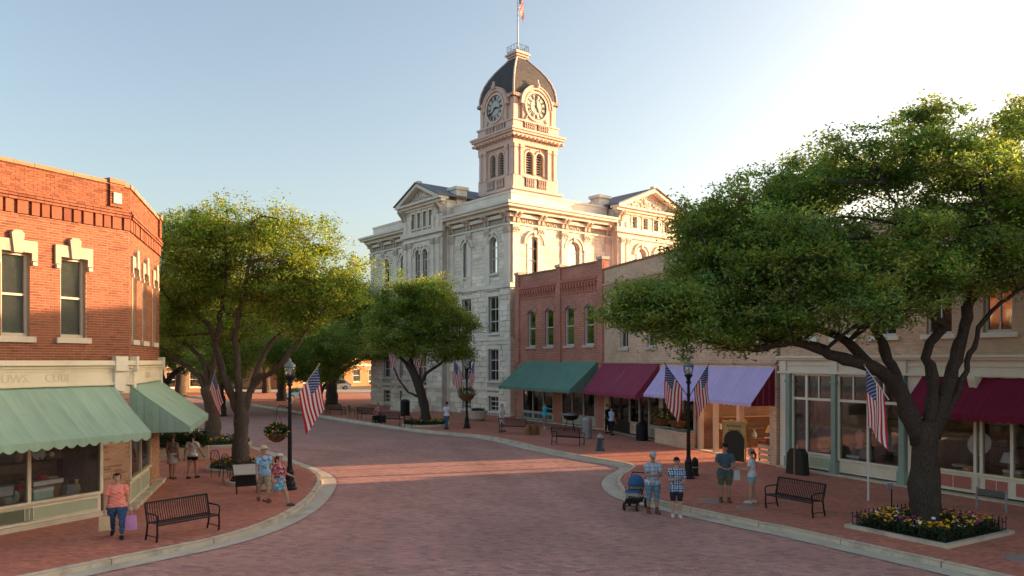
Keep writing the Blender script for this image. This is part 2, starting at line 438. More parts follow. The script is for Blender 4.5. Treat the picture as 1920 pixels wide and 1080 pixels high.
LK = [(-13.3, 11.0), (-11.3, 13.6), (-9.79, 15.75), (-8.52, 17.43), (-7.33, 19.0), (-6.72, 20.5), (-6.42, 22.4), (-6.42, 24.4), (-6.66, 26.6),
      (-7.0, 28.5), (-7.55, 30.1), (-8.45, 31.8), (-9.67, 33.7), (-11.6, 36.8), (-13.55, 39.7), (-15.3, 42.3), (-17.2, 45.1), (-19.8, 48.8), (-26, 57.6), (-36, 72), (-52, 95)]
RK = [(-46, 104), (-30, 83), (-19.45, 68.2), (-14.71, 61.0), (-10.6, 55.2), (-6.9, 50.2), (-4.4, 47.5), (-2.11, 45.5), (-0.51, 43.1), (0.9, 39.9), (2.3, 37.1), (3.55, 35.0),
      (4.75, 33.2), (4.95, 32.0), (4.45, 30.6), (3.95, 29.1), (3.72, 27.4), (3.86, 25.6), (4.6, 24.0), (6.28, 21.4), (7.2, 20.2), (7.9, 19.1), (9.32, 16.83), (9.98, 15.75), (11.6, 13.0), (13, 10.6)]
LKs = [p.to_2d() for p in catmull([(x, y, 0) for x, y in LK], .25)]
RKs = [p.to_2d() for p in catmull([(x, y, 0) for x, y in RK], .25)]

def sheet(name, poly, z, m, parent=None):
    t = tessellate_polygon([[Vector((x, y, 0)) for x, y in poly]])
    mb = MB(); mb.v = [(x, y, z) for x, y in poly]
    for f in t:
        a, b, c = [Vector(poly[i]) for i in f]
        cr = (b-a).x*(c-a).y-(b-a).y*(c-a).x
        mb.f.append(tuple(f) if cr > 0 else tuple(reversed(f)))
    return mb.build(name, m, parent)
tag(sheet('ground', [(-1500, -1500), (1500, -1500), (1500, 1500), (-1500, 1500)], -.06, 'asphalt'), kind='structure')
street = tag(sheet('street', [(-70, 4), (70, 4), (70, 118), (-70, 118)], -.008, 'street_brick'), kind='structure')
LWALK = [tuple(p) for p in LKs]+[(-70, 95), (-70, 11)]
RWALK = [tuple(p) for p in RKs]+[(60, 10.6), (60, 104)]
walk_l = tag(sheet('sidewalk_left', LWALK, .122, 'walk_brick'), kind='structure')
walk_r = tag(sheet('sidewalk_right', RWALK, .122, 'walk_brick'), kind='structure')
tag(sheet('plaza', [(-70, 106), (60, 106), (60, 117.5), (-70, 117.5)], .10, 'plaza_concrete'), kind='structure')

def offs(P, i, d):
    a = P[max(i-1, 0)]; b = P[min(i+1, len(P)-1)]; t = (b-a).normalized()
    n = Vector((t.y, -t.x)); return P[i]+n*d
def kerb(name, P, stone=2.4):
    root = bpy.data.objects.new(name, None); col.objects.link(root); root['kind'] = 'structure'
    acc = 0; start = 0
    for i in range(1, len(P)):
        acc += (P[i]-P[i-1]).length
        if acc >= stone or i == len(P)-1:
            mb = MB(); ids = list(range(start, i+1)); k = len(ids); js = random.uniform(-.004, .004)
            prof = [(0.0, -.04), (0.0, .10), (-.03, .134), (-.17, .136), (-.17, .02)]
            for q in ids:
                pt = P[q]
                if q == ids[0] and k > 2: pt = P[q].lerp(P[q+1], .09)
                for o, z in prof:
                    e = offs(P, q, o); e = e+(pt-P[q])
                    mb.v.append((e.x, e.y, z+js))
            for q in range(k-1):
                for w in range(4):
                    a = q*5+w; mb.f.append((a, a+1, a+6, a+5))
            mb.f.append((0, 4, 3, 2, 1)); e = (k-1)*5; mb.f.append((e, e+1, e+2, e+3, e+4))
            mb.build('kerb_stone', 'kerb_concrete', root)
            start = i; acc = 0
    mb = MB()
    for q in range(len(P)):
        a = offs(P, q, .002); b = offs(P, q, .52)
        mb.v += [(a.x, a.y, .003), (b.x, b.y, .010)]
    for q in range(len(P)-1): mb.f.append((2*q, 2*q+1, 2*q+3, 2*q+2))
    mb.build('gutter', 'concrete', root)
kerb('kerb_left', LKs); kerb('kerb_right', RKs)

def inside(P, poly):
    x, y = P[:, 0], P[:, 1]; r = np.zeros(len(P), bool); n = len(poly); j = n-1
    for i in range(n):
        xi, yi = poly[i]; xj, yj = poly[j]
        if yi != yj:
            c = ((yi > y) != (yj > y)) & (x < (xj-xi)*(y-yi)/(yj-yi)+xi); r ^= c
        j = i
    return r
def dist_poly(P, line):
    L = np.array([tuple(p) for p in line]); d = np.full(len(P), 1e9)
    for a, b in zip(L[:-1], L[1:]):
        ab = b-a; t = np.clip(((P-a)@ab)/(ab@ab), 0, 1); d = np.minimum(d, np.hypot(*(P-(a+t[:, None]*ab)).T))
    return d
def pave(parent, m, rot, w, h, gap, ztop, ok, box, cols, nshow=300):
    """running bond pavers in a rotated grid: the ones nearest the camera as objects, the others joined"""
    c, s = math.cos(rot), math.sin(rot)
    x0, x1, y0, y1 = box
    cor = np.array([(x0, y0), (x1, y0), (x1, y1), (x0, y1)]); U = cor@np.array([[c, -s], [s, c]])
    us = np.arange(U[:, 0].min(), U[:, 0].max(), w); vr = np.arange(U[:, 1].min(), U[:, 1].max(), h)
    uu, vv = np.meshgrid(us, vr); uu = uu+(np.arange(len(vr)) % 2)[:, None]*w*.5
    u = uu.ravel(); v = vv.ravel()
    W = np.stack([u*c-v*s, u*s+v*c], 1)
    k = ok(W); u, v, W = u[k], v[k], W[k]
    N = len(u); dz = rng.normal(0, .0007, N)
    base = np.array(cols); ci = rng.integers(0, len(base), N)
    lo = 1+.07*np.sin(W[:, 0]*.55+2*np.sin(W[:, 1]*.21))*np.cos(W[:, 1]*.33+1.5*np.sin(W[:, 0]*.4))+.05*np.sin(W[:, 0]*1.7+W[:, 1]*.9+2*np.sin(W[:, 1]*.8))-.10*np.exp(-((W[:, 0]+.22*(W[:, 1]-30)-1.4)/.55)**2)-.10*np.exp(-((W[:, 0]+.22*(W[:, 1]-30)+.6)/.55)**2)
    hw, hh = w/2-gap/2, h/2-gap/2
    d = np.hypot(W[:, 0], W[:, 1]); vis = (np.abs(W[:, 0]) < W[:, 1]*.655) & (W[:, 1] > 16.3)
    order = np.argsort(np.where(vis, d, 1e9))[:nshow]; sel = np.zeros(N, bool); sel[order] = True; sel &= vis
    r = ~sel
    arr = np.stack([u-hw, u+hw, v-hh, v+hh, np.full(N, ztop-.05), ztop+dz], 1)
    cc = base[ci]*lo[:, None]*rng.uniform(.92, 1.08, (N, 1))
    me = boxes_mesh('paver', arr[r], cc[r], m, .0004)
    o = link('paver', me, parent, rz=rot); o['kind'] = 'stuff'
    var = []
    for b in base:
        for kk in (.88, 1.0, 1.1):
            var.append(boxes_mesh('paver', [(-hw, hw, -hh, hh, -.05, 0)], [b*kk], m, .0004))
    for i in np.nonzero(sel)[0]:
        link('paver', random.choice(var), parent, (W[i, 0], W[i, 1], ztop+dz[i]), rot)
LP = np.array([tuple(p) for p in LKs]); RP = np.array([tuple(p) for p in RKs])
def road_ok(W):
    k = ~inside(W, LWALK) & ~inside(W, RWALK); k[k] &= dist_poly(W[k], LKs[::2]) > .55; k[k] &= dist_poly(W[k], RKs[::2]) > .55
    return k & (np.abs(W[:, 0]) < W[:, 1]*.72)
def lw_ok(W):
    k = inside(W, LWALK) & (np.abs(W[:, 0]) < W[:, 1]*.72); k[k] &= dist_poly(W[k], LKs[::2]) > .19
    return k
def rw_ok(W):
    k = inside(W, RWALK) & (np.abs(W[:, 0]) < W[:, 1]*.72); k[k] &= dist_poly(W[k], RKs[::2]) > .19
    return k
pave(street, 'paver', R(-6), .205, .102, .010, .0, road_ok, (-14, 12, 14.8, 42),
     [(1, 1, 1), (.90, .88, .91), (1.10, .98, .95), (.98, .93, .97), (1.04, 1.08, 1.02), (.78, .77, .83), (1.06, 1.0, 1.0)])
pave(walk_l, 'walk_paver', R(-24), .205, .102, .005, .130, lw_ok, (-14.2, -6, 14.8, 36),
     [(1, 1, 1), (.93, .90, .90), (1.07, .99, .96), (.97, .95, .98), (.86, .82, .84)])
pave(walk_r, 'walk_paver', R(31), .205, .102, .005, .130, rw_ok, (3, 17, 14.8, 38),
     [(1, 1, 1), (.93, .90, .90), (1.07, .99, .96), (.97, .95, .98), (.86, .82, .84)])
mat('cover_concrete', (.30, .25, .22), .8, .15, 3, 30)
for (x, y, r), lb in zip(((6.17, 24.04, .34), (6.95, 23.0, .30), (11.25, 17.1, .36)),
                         ('pale round utility cover beside the man in grey shorts', 'small round utility cover between standing pair and right bench',
                          'pale round utility cover in front of the right flower bed')):
    c = thing('utility_cover', lb, 'cover', (x, y, .131)); c['group'] = 'utility covers'
    MB().lathe([(r, 0), (r, .006), (r-.01, .009)], 24).build('rim', 'galvanised', c)
    MB().lathe([(r-.035, .004), (r-.035, .011), (0.02, .013)], 24).build('lid', 'cover_concrete', c)

# ------------------------------------------------------------------ wall helpers
def wall_cells(x0, x1, z0, z1, ops):
    """solid rectangles of a wall around its openings (x0,x1,z0,z1)"""
    xs = sorted(set([x0, x1]+[min(max(v, x0), x1) for o in ops for v in o[:2]])); out = []
    for a, b in zip(xs[:-1], xs[1:]):
        if b-a < 1e-4: continue
        m = (a+b)/2; cut = sorted([(o[2], o[3]) for o in ops if o[0] < m < o[1]]); z = z0
        for c, d in cut:
            if c > z: out.append((a, b, z, min(c, z1)))
            z = max(z, d)
        if z < z1: out.append((a, b, z, z1))
    return out
def wall(name, x0, x1, z0, z1, ops, y0, y1, m, parent, loc=(0, 0, 0), rz=0.0):
    mb = MB()
    for a, b, c, d in wall_cells(x0, x1, z0, z1, ops): mb.box(a, b, y0, y1, c, d)
    for o in ops:
        if len(o) > 4 and o[4]:                      # arched head: fill the corners above the curve
            a, b, zt, rise = o[0], o[1], o[3], o[4]; mid = (a+b)/2; hw = (b-a)/2
            arc = [(mid-hw*math.cos(math.pi*k/12), zt-rise+rise*math.sin(math.pi*k/12)) for k in range(13)]
            mb.prism([(a, zt+.0)]+arc[:7], y0, y1); mb.prism([(b, zt+.0)]+arc[12:5:-1], y0, y1)
    return mb.build(name, m, parent, loc, rz)
def lay(kind, parent, m, loc, rz, x0, x1, z0, z1, ops, bl, bh, gap, proud, cols, nshow=300, vary=.0, jit=.001, depth=.05, near=None, courses=None, y=0.0):
    """bricks or stones laid course by course on the plane y=0, clear of the openings"""
    rows = []; z = z0; r = 0
    while z < z1-.02:
        h = bh if courses is None else courses[r % len(courses)]
        zt = min(z+h, z1); x = x0-(bl*.5 if r % 2 else 0)-random.uniform(0, bl*.2)*(1 if vary else 0)
        while x < x1:
            L = bl*(1+random.uniform(-vary, vary)); a, b = max(x, x0), min(x+L, x1); x += L
            if b-a < .03: continue
            seg = [(a, b)]
            for o in ops:
                if o[2] < zt-.01 and o[3] > z+.01:
                    ns = []
                    for p, q in seg:
                        if o[1] <= p or o[0] >= q: ns.append((p, q)); continue
                        if p < o[0]: ns.append((p, o[0]))
                        if q > o[1]: ns.append((o[1], q))
                    seg = ns
            for p, q in seg:
                if q-p > .03: rows.append((p+gap/2, q-gap/2, z+gap/2, zt-gap/2))
        z += h; r += 1
    A = np.array(rows); N = len(A); pr = proud+np.clip(rng.normal(0, .0012 if jit < .003 else proud*.22, N), -proud*.6, proud)
    cc = np.array(cols)[rng.integers(0, len(cols), N)]*rng.uniform(.92, 1.08, (N, 1))
    arr = np.stack([A[:, 0], A[:, 1], y-pr, np.full(N, y+depth), A[:, 2], A[:, 3]], 1)
    px, pz = (near if near else (x1, (z0+z1)/2))
    d = np.hypot((A[:, 0]+A[:, 1])/2-px, ((A[:, 2]+A[:, 3])/2-pz)*.7)-(A[:, 1]-A[:, 0])*2
    sel = np.zeros(N, bool); sel[np.argsort(d)[:nshow]] = True
    r_ = ~sel
    if r_.any():
        o = link(kind, boxes_mesh(kind, arr[r_], cc[r_], m, jit), parent, loc, rz); o['kind'] = 'stuff'
    cache = {}
    for i in np.nonzero(sel)[0]:
        w, h = round(A[i, 1]-A[i, 0], 2), round(A[i, 3]-A[i, 2], 3); v = int(rng.integers(0, 4))
        key = (w, h, v)
        if key not in cache:
            cache[key] = boxes_mesh(kind, [(-w/2, w/2, -proud*(.6+.25*v), depth, -h/2, h/2)], [cc[i]], m, jit)
        q = Matrix.Rotation(rz, 3, 'Z')@Vector(((A[i, 0]+A[i, 1])/2, y, 0))
        link(kind, cache[key], parent, (loc[0]+q.x, loc[1]+q.y, loc[2]+(A[i, 2]+A[i, 3])/2), rz)
def window(parent, x0, x1, z0, z1, loc=(0, 0, 0), rz=0.0, y=.12, fr='white_frame', fw=.07, rise=0.0, cols_=1, bars=(.5,), pane='pane_glass',
           back='pane_backing', sill=None, sill_m='limestone_trim', sill_h=.12, sill_o=.1, backd=.16):
    """sash window: frame with meeting rails and glazing bars; pane, backing and sill as sub-parts"""
    mb = MB(); d = .06; mid = (x0+x1)/2; hw = (x1-x0)/2; zt = z1-rise
    if rise:
        n = 12; po = [(mid-hw*math.cos(math.pi*k/n), zt+rise*math.sin(math.pi*k/n)) for k in range(n+1)]
        kf = (hw-fw)/hw; pi_ = [(mid-(hw-fw)*math.cos(math.pi*k/n), zt+max(rise-fw, .02)*math.sin(math.pi*k/n)) for k in range(n+1)]
        for k in range(n):
            a, b, c, e = po[k], po[k+1], pi_[k+1], pi_[k]; mb.prism([a, b, c, e], y-d, y+d)
    else:
        mb.box(x0+fw, x1-fw, y-d, y+d, z1-fw, z1)
    mb.box(x0, x0+fw, y-d, y+d, z0, zt); mb.box(x1-fw, x1, y-d, y+d, z0, zt); mb.box(x0+fw, x1-fw, y-d-.002, y+d, z0, z0+fw*1.2)
    for f in bars:
        zz = z0+(z1-z0)*f; mb.box(x0+fw, x1-fw, y-d*.6, y+d*.6, zz-fw*.4, zz+fw*.4)
    for k in range(1, cols_):
        xx = x0+(x1-x0)*k/cols_; mb.box(xx-fw*.3, xx+fw*.3, y-d*.5, y+d*.5, z0+fw, z1-fw)
    w = mb.build('window', fr, parent, loc, rz)
    g = MB()
    if rise:
        arc = [(mid-(hw-fw*.5)*math.cos(math.pi*k/12), zt+(rise-fw*.5)*math.sin(math.pi*k/12)) for k in range(13)]
        g.prism([(x0+fw*.5, z0+fw*.5)]+arc+[(x1-fw*.5, z0+fw*.5)], y+.008, y+.014)
    else:
        g.box(x0+fw*.5, x1-fw*.5, y+.008, y+.014, z0+fw*.5, z1-fw*.5)
    g.build('pane', pane, w)
    if back: MB().box(x0-.05, x1+.05, y+backd, y+backd+.03, z0-.05, z1+.05).build('pane_backing', back, w)  # interior_dark backing puts the shade of an unlit room into a dark sheet
    if sill: MB().box(x0-sill, x1+sill, -sill_o, y+.02, z0-sill_h, z0-.001).build('sill', sill_m, w)
    return w
def text_mesh(s, size, depth, name, m, squash=1.0):
    cu = bpy.data.curves.new(name, 'FONT'); cu.body = s; cu.size = size; cu.extrude = depth; cu.align_x = 'CENTER'; cu.resolution_u = 2
    o = bpy.data.objects.new(name, cu); col.objects.link(o)
    bpy.context.view_layer.update()
    me = bpy.data.meshes.new_from_object(o.evaluated_get(bpy.context.evaluated_depsgraph_get()))
    bpy.data.objects.remove(o)
    me.transform(Matrix.Rotation(R(90), 4, 'X')@Matrix.Diagonal((squash, 1, 1, 1)))
    me.materials.clear(); me.materials.append(MATS[m]); me.name = name
    return me
def awning(name, label, x0, x1, ztop, zlow, proj, m, loc, rz, side_m=None, val=.22, sc=.3, strips=None):
    """sloped canvas on a frame: canvas strips between seams, scalloped valance, side panels, frame bars. local -y faces the street"""
    t = thing(name, label, 'awning', loc, rz, 'shop awnings')
    n = strips or max(3, int((x1-x0)/.62)); w = (x1-x0)/n
    mb = MB()
    for k in range(n):                                  # slight sag and a raised seam between strips
        a = x0+k*w; cols_ = 4; rows_ = 5; b0 = len(mb.v)
        for i in range(cols_+1):
            for j in range(rows_+1):
                f = j/rows_; sag = -.035*math.sin(math.pi*i/cols_)*math.sin(math.pi*f)-.03*math.sin(math.pi*f)
                mb.v.append((a+w*i/cols_, -proj*f, ztop+(zlow-ztop)*f+sag+(.012 if i in (0, cols_) else 0)))
        for i in range(cols_):
            for j in range(rows_):
                q = b0+i*(rows_+1)+j; mb.f.append((q, q+1, q+rows_+2, q+rows_+1))
    mb.build('canvas', m, t, smooth=False)
    v = MB(); k = max(3, round((x1-x0)/sc)); s = (x1-x0)/k; dep = .012
    pts = []
    for i in range(k):
        for j in range(6):
            f = j/6; pts.append((x0+(i+f)*s, zlow-val*.62-val*.38*math.sin(math.pi*f)))
    pts.append((x1, zlow-val*.62))
    for (a, za), (b, zb) in zip(pts[:-1], pts[1:]):
        wa = .012*math.sin(a*9); wb = .012*math.sin(b*9)
        v.add([(a, -proj-.004+wa, za), (b, -proj-.004+wb, zb), (b, -proj-.004, zlow+.01), (a, -proj-.004, zlow+.01)], [(0, 1, 2, 3)])
    v.build('valance', m, t)
    for xx in (x0, x1):
        p = MB(); nn = 8
        for i in range(nn):
            f0, f1 = i/nn, (i+1)/nn; off = .012*(1 if i % 2 else -1)
            p.add([(xx, -proj*f0, ztop+(zlow-ztop)*f0-.01), (xx+off, -proj*f1, ztop+(zlow-ztop)*f1-.01), (xx+off, -proj*f1, zlow-val*.7), (xx, -proj*f0, zlow-val*.7)], [(0, 1, 2, 3)])
        p.build('side_panel', side_m or m, t)
    fr = MB()
    for xx in (x0+.03, (x0+x1)/2, x1-.03):
        fr.tube([(xx, -.01, ztop-.06), (xx, -proj+.02, zlow-.06)], .014, 6); fr.tube([(xx, -.01, zlow-.06), (xx, -proj+.02, zlow-.06)], .014, 6)
    fr.tube([(x0+.03, -proj+.02, zlow-.05), (x1-.03, -proj+.02, zlow-.05)], .016, 6)
    fr.build('frame', 'galvanised', t)
    return t
# ------------------------------------------------------------------ courthouse
ST_COLS = [(1, 1, 1), (.93, .92, .90), (1.06, 1.05, 1.03), (.97, .98, 1.0), (1.02, .98, .93), (.85, .83, .81)]
CH = thing('courthouse', 'pale limestone courthouse with pedimented wings and a domed clock tower', 'courthouse', (-14.5, 77.9, .1), R(-51.3))
F1 = ((0, 0, 0), 0.0); F1p = ((0, -.8, 0), 0.0)
PT = {}
F2 = ((23, 0, 0), R(90)); F2p = ((23.8, 0, 0), R(90))
def shift(F, dx=0, dy=0, dz=0):
    q = Matrix.Rotation(F[1], 3, 'Z')@Vector((dx, dy, 0)); return ((F[0][0]+q.x, F[0][1]+q.y, F[0][2]+dz), F[1])
def arched(xc, w, z0, z1): return (xc-w/2, xc+w/2, z0, z1, w/2)
def rect(xc, w, z0, z1): return (xc-w/2, xc+w/2, z0, z1, 0)
def hood(F, o, t=.2, ex=.12, m='limestone_trim'):
    """moulded arch and keystone over an arched opening"""
    x0, x1, z0, z1, rise = o; mid = (x0+x1)/2; hw = (x1-x0)/2; zt = z1-rise; n = 10
    for r0, r1, p in ((hw+.02, hw+t, ex), (hw+t+.14, hw+t+.3, ex+.05)):
        mb = MB()
        P = lambda r, k: (mid-r*math.cos(math.pi*k/n), zt+r*math.sin(math.pi*k/n))
        for k in range(n): mb.prism([P(r0, k), P(r1, k), P(r1, k+1), P(r0, k+1)], -p, .05)
        mb.build('arch_moulding', m, CH, *F)
    MB().prism([(mid-.09, z1-.02), (mid-.14, z1+.42), (mid+.14, z1+.42), (mid+.09, z1-.02)], -ex-.08, .04).build('keystone', m, CH, *F)
def face(F, x0, x1, ops, ztop, zlow, zones, near, nshow):
    wall('wall', x0, x1, zlow, ztop, ops, .0, .45, 'limestone_joint', CH, *F)
    big = [(o[0]-.12, o[1]+.12, o[2]-.16, o[3]+(.10 if o[4] else .3)) for o in ops]
    for z0, z1, bl, crs, pr in zones:
        if z1 <= zlow: continue
        lay('stone', CH, 'limestone', F[0], F[1], x0, x1, max(z0, zlow), min(z1, ztop), big, bl, .4, .034 if z0 < 8 else .020, pr, ST_COLS, nshow if z0 < 5 or zlow > 5 else 0,
            vary=.35, jit=.016 if z0 < 8 else .006, near=near, courses=crs)
    for o in ops:
        w = o[1]-o[0]
        mb = MB(); mb.box(o[0]-.12, o[0], -.07, .1, o[2], o[3]-o[4]); mb.box(o[1], o[1]+.12, -.07, .1, o[2], o[3]-o[4])
        if not o[4]: mb.box(o[0]-.16, o[1]+.16, -.09, .1, o[3], o[3]+.3)
        mb.build('window_surround', 'limestone_trim', CH, *F)
        if o[4]: hood(F, o)
        bk = 'interior_dark' if random.random() < .7 else 'pane_backing'
        window(CH, o[0], o[1], o[2], o[3], F[0], F[1], y=.2, fw=.09, rise=o[4], cols_=2 if (not o[4] or w > 1.0) else 1,
               bars=(.33, .66) if not o[4] else (.42, .72), back=bk, sill=.14, sill_o=.12)
zones_lo = (0.0, 6.0, 1.0, (.44, .40, .46), .075); zones_mid = (6.25, 10.1, .95, (.42, .38, .44), .05); zones_hi = (10.45, 15.0, .8, (.30, .26, .34), .022)
mainL = []
for xc in (3.9, 7.0, 17.2, 20.9):
    mainL += [arched(xc, .95, 11.3, 14.2), rect(xc, 1.35, 6.55, 9.5), rect(xc, 1.35, 2.75, 5.3), rect(xc, 1.3, .35, 1.55)]
face(F1, .7, 8.2, [o for o in mainL if o[1] < 8.2], 15.95, 0, (zones_lo, zones_mid, zones_hi), (8, 3), 60)
face(F1, 14.7, 23, [o for o in mainL if o[0] > 14.7], 15.95, 0, (zones_lo, zones_mid, zones_hi), (23, 6), 240)
pavL = [arched(10.85, .8, 11.0, 14.2), arched(12.05, .8, 11.0, 14.2), rect(10.6, 1.0, 6.55, 9.6), rect(12.3, 1.0, 6.55, 9.6)]
pavL += [rect(x, .5, 16.15, 17.5) for x in (10.05, 11.0, 11.95, 12.9)]+[rect(11.45, 1.7, 1.2, 5.2)]
face(F1p, 8.2, 14.7, pavL, 18.2, 0, (zones_lo, zones_mid, (10.45, 15.3, .8, (.30, .26), .022), (15.9, 18.0, .9, (.3,), .02)), (14, 4), 0)
mainR = [arched(xc, 1.25, 11.0, 14.2) for xc in (2.4, 6.7)]+[arched(xc, 1.25, 11.0, 14.2) for xc in (22.5, 26.5)]
zr = ((8.6, 10.1, .95, (.42, .38), .035), zones_hi)
face(F2, 0.45, 11.05, [o for o in mainR if o[1] < 11], 15.95, 8.6, zr, (1, 12), 0)
face(F2, 19.6, 30, [o for o in mainR if o[0] > 19], 15.95, 8.6, zr, (1, 12), 0)
pavR = [arched(14.1, 1.1, 11.0, 14.2), arched(16.6, 1.1, 11.0, 14.2)]+[rect(x, .62, 15.95, 16.95) for x in (13.2, 14.6, 16.0, 17.4)]
face(F2p, 11.05, 19.6, pavR, 17.5, 8.6, (zr[0], (10.45, 15.3, .8, (.30, .26), .022), (15.9, 17.2, .9, (.3,), .02)), (1, 12), 0)
# the far and hidden sides, and pavilion returns
wm = MB(); wm.box(.7, 1.1, .45, 30, 0, 15.95); wm.box(1.1, 22.55, 29.55, 30, 0, 15.95)
wm.box(22.55, 23, .45, 29.55, 0, 8.6); wm.build('rear_wall', 'limestone_joint', CH)
rt = MB(); rt.box(8.201, 8.6, -.45, 0, 0, 18.2); rt.box(14.3, 14.699, -.45, 0, 0, 18.2); rt.box(8.2, 8.6, 0, 5, 15.95, 18.2); rt.box(14.3, 14.7, 0, 5, 15.95, 18.2)
rt.box(23, 23.45, 11.051, 11.45, 8.6, 17.5); rt.box(23, 23.45, 19.2, 19.599, 8.6, 17.5); rt.box(18, 23, 11.05, 11.45, 15.95, 17.5); rt.box(18, 23, 19.2, 19.6, 15.95, 17.5)
rt.build('pavilion_return', 'limestone_trim', CH)
def band(F, a, b, z0, z1, o, name='string_course', m='limestone_trim', ea=0, eb=0):
    MB().box(a-ea, b+eb, -o, .1, z0, z1).build(name, m, CH, *F)
for F, a, b, ea, eb in ((F1, .7, 8.2, 1, 0), (F1, 14.7, 23, 0, 1), (F2, .1, 11.05, 0, 0), (F2, 19.6, 30, 0, 1), (F1p, 8.2, 14.7, .0, .0), (F2p, 11.05, 19.6, 0, 0)):
    pav = F in (F1p, F2p); low = F in (F1, F1p)
    if low:
        band(F, a, b, 2.0, 2.25, .16, ea=ea*.16, eb=eb*.16); band(F, a, b, 5.98, 6.24, .14, ea=ea*.14, eb=eb*.14)
    band(F, a, b, 10.1, 10.44, .16, ea=ea*.16, eb=eb*.16); band(F, a, b, 14.98, 15.12, .14, ea=ea*.14, eb=eb*.14)
    if not pav:
        for z0, z1, o in ((15.55, 15.8, .3), (15.95, 16.22, .5), (16.22, 16.42, .85), (16.42, 16.6, .98)):
            band(F, a, b, z0, z1, o, 'cornice', ea=ea*o, eb=eb*o)
        MB().box(a+(.3 if not ea else .1), b-(.3 if not eb else .1), .15, .5, 16.6, 17.5).build('parapet', 'limestone_trim', CH, *F)
        MB().box(a+(.2 if not ea else .02), b-(.2 if not eb else .02), .08, .57, 17.5, 17.66).build('parapet_cap', 'limestone_trim', CH, *F)
    else:
        dz = 0 if low else -.7
        for z0, z1, o in ((15.45, 15.85, .18), (17.75+dz, 17.95+dz, .2), (17.95+dz, 18.2+dz, .4)):
            band(F, a, b, z0, z1, o, 'cornice', ea=o, eb=o)
    # carved frieze between paired brackets
    zb = (15.14, 15.94) if not pav else (17.0, 17.94) if low else (16.4, 17.24)
    xs = [a+.35+k*(b-a-.7)/max(1, round((b-a)/2.7)) for k in range(max(1, round((b-a)/2.7))+1)] if not pav else [a+.3, b-.3]
    for i, x in enumerate(xs):
        for dx in (-.2, .2):
            MB().prism([(0.05, zb[0]), (-.18, zb[0]+.05), (-.22, zb[0]+.35), (-.62, zb[1]-.12), (-.62, zb[1]), (.05, zb[1])], x+dx-.11, x+dx+.11, 'x').build('bracket', 'carved_stone', CH, *F)
        if not pav:
            MB().box(x-.3, x+.3, -.12, .05, 10.46, 14.4).build('pilaster', 'limestone_trim', CH, *F)
            cp = MB(); cp.box(x-.36, x+.36, -.2, .05, 14.4, 14.96)
            for q in range(5): cp.ball((x-.28+.14*q, -.2, 14.6+.1*(q % 2)), .07, .06, .12, 6, 5)
            cp.build('capital', 'carved_stone', CH, *F)
    for x, x2 in zip(xs[:-1], xs[1:]):
        if pav: continue
        fr = MB(); k = int((x2-x-.9)/.24)
        for q in range(k):
            xx = x+.5+.24*q; fr.ball((xx, -.03, 15.3+.05*math.sin(q*2.1)), .1, .06, .12, 6, 5)
        if fr.v: tag(fr.build('frieze_carving', 'carved_stone', CH, *F), kind='stuff')
for F, xs in ((F1p, (8.75, 9.6, 13.3, 14.15)), (F2p, (11.6, 12.3, 18.4, 19.05))):
    for x in xs:
        MB().box(x-.22, x+.22, -.15, .05, 10.46, 14.5).build('pilaster', 'limestone_trim', CH, *F)
        cp = MB(); cp.box(x-.28, x+.28, -.24, .05, 14.5, 14.97)
        for q in range(4): cp.ball((x-.2+.13*q, -.22, 14.66+.1*(q % 2)), .06, .06, .12, 6, 5)
        cp.build('capital', 'carved_stone', CH, *F)
        MB().box(x-.2, x+.2, -.12, .05, 15.86, 16.98 if F is F1p else 16.38).build('pilaster', 'limestone_trim', CH, *F)
# corner quoins
for k in range(14):
    L = .62 if k % 2 else .38; z = .1+k*.43
    MB().box(23-L, 23.1, -.1, L, z, z+.40).build('quoin', 'limestone_trim', CH)
def pediment(F, a, b, zb, h, depth):
    c = (a+b)/2; hw = (b-a)/2+.45
    pd = MB(); pd.prism([(a+.1, zb), (c, zb+h*.92), (b-.1, zb)], .0, .4); pd.build('tympanum', 'limestone_trim', CH, *F)
    sl = h/hw
    for s in (-1, 1):
        MB().prism([(c+s*hw, zb), (c+s*hw, zb+.18), (c, zb+h+.2), (c, zb+h-.12), (c+s*(hw-.45), zb+.02)], -.62, .3).build('raking_cornice', 'limestone_trim', CH, *F)
        MB().prism([(c+s*(hw+.1), zb+.19), (c+s*(hw+.1), zb+.27), (c, zb+h+.30), (c, zb+h+.21)], -.74, depth).build('roof', 'slate_blue', CH, *F)
    MB().box(a-.42, b+.42, -.64, .4, zb-.02, zb+.16).build('cornice', 'limestone_trim', CH, *F)
    ca = MB(); rr = random.Random(5)
    for _ in range(70):
        u = rr.uniform(-.78, .78); v = rr.uniform(.08, .72)*(1-abs(u))
        ca.ball((c+u*hw*.8, -.03, zb+.2+v*h), rr.uniform(.08, .2), .09, rr.uniform(.07, .16), 7, 5)
    for s in (-1, 1):
        ca.tube([(c+s*(.3+.28*k), -.04, zb+.35+.25*math.sin(k*.9)) for k in range(9)], .07, 6)
    tag(ca.build('tympanum_carving', 'carved_stone', CH, *F), kind='stuff')
    MB().box(c-.16, c+.16, -.5, -.1, zb+h+.2, zb+h+.42).build('finial', 'limestone_trim', CH, *F)
pediment(F1p, 8.2, 14.7, 18.2, 1.6, 11); pediment(F2p, 11.05, 19.6, 17.5, 1.9, 11)
for F, x, ct in ((F1, 14.2, 19.2), (F2, 10.9, 18.5)):
    q = MB(); q.box(x-.6, x+.6, .6, 1.7, 16.8, ct); q.build('chimney', 'limestone_trim', CH, *F)
    MB().box(x-.72, x+.72, .48, 1.82, ct, ct+.25).build('chimney_cap', 'limestone_trim', CH, *F)
MB().box(1.2, 22.5, .5, 29.5, 16.1, 16.5).build('roof', 'slate', CH)
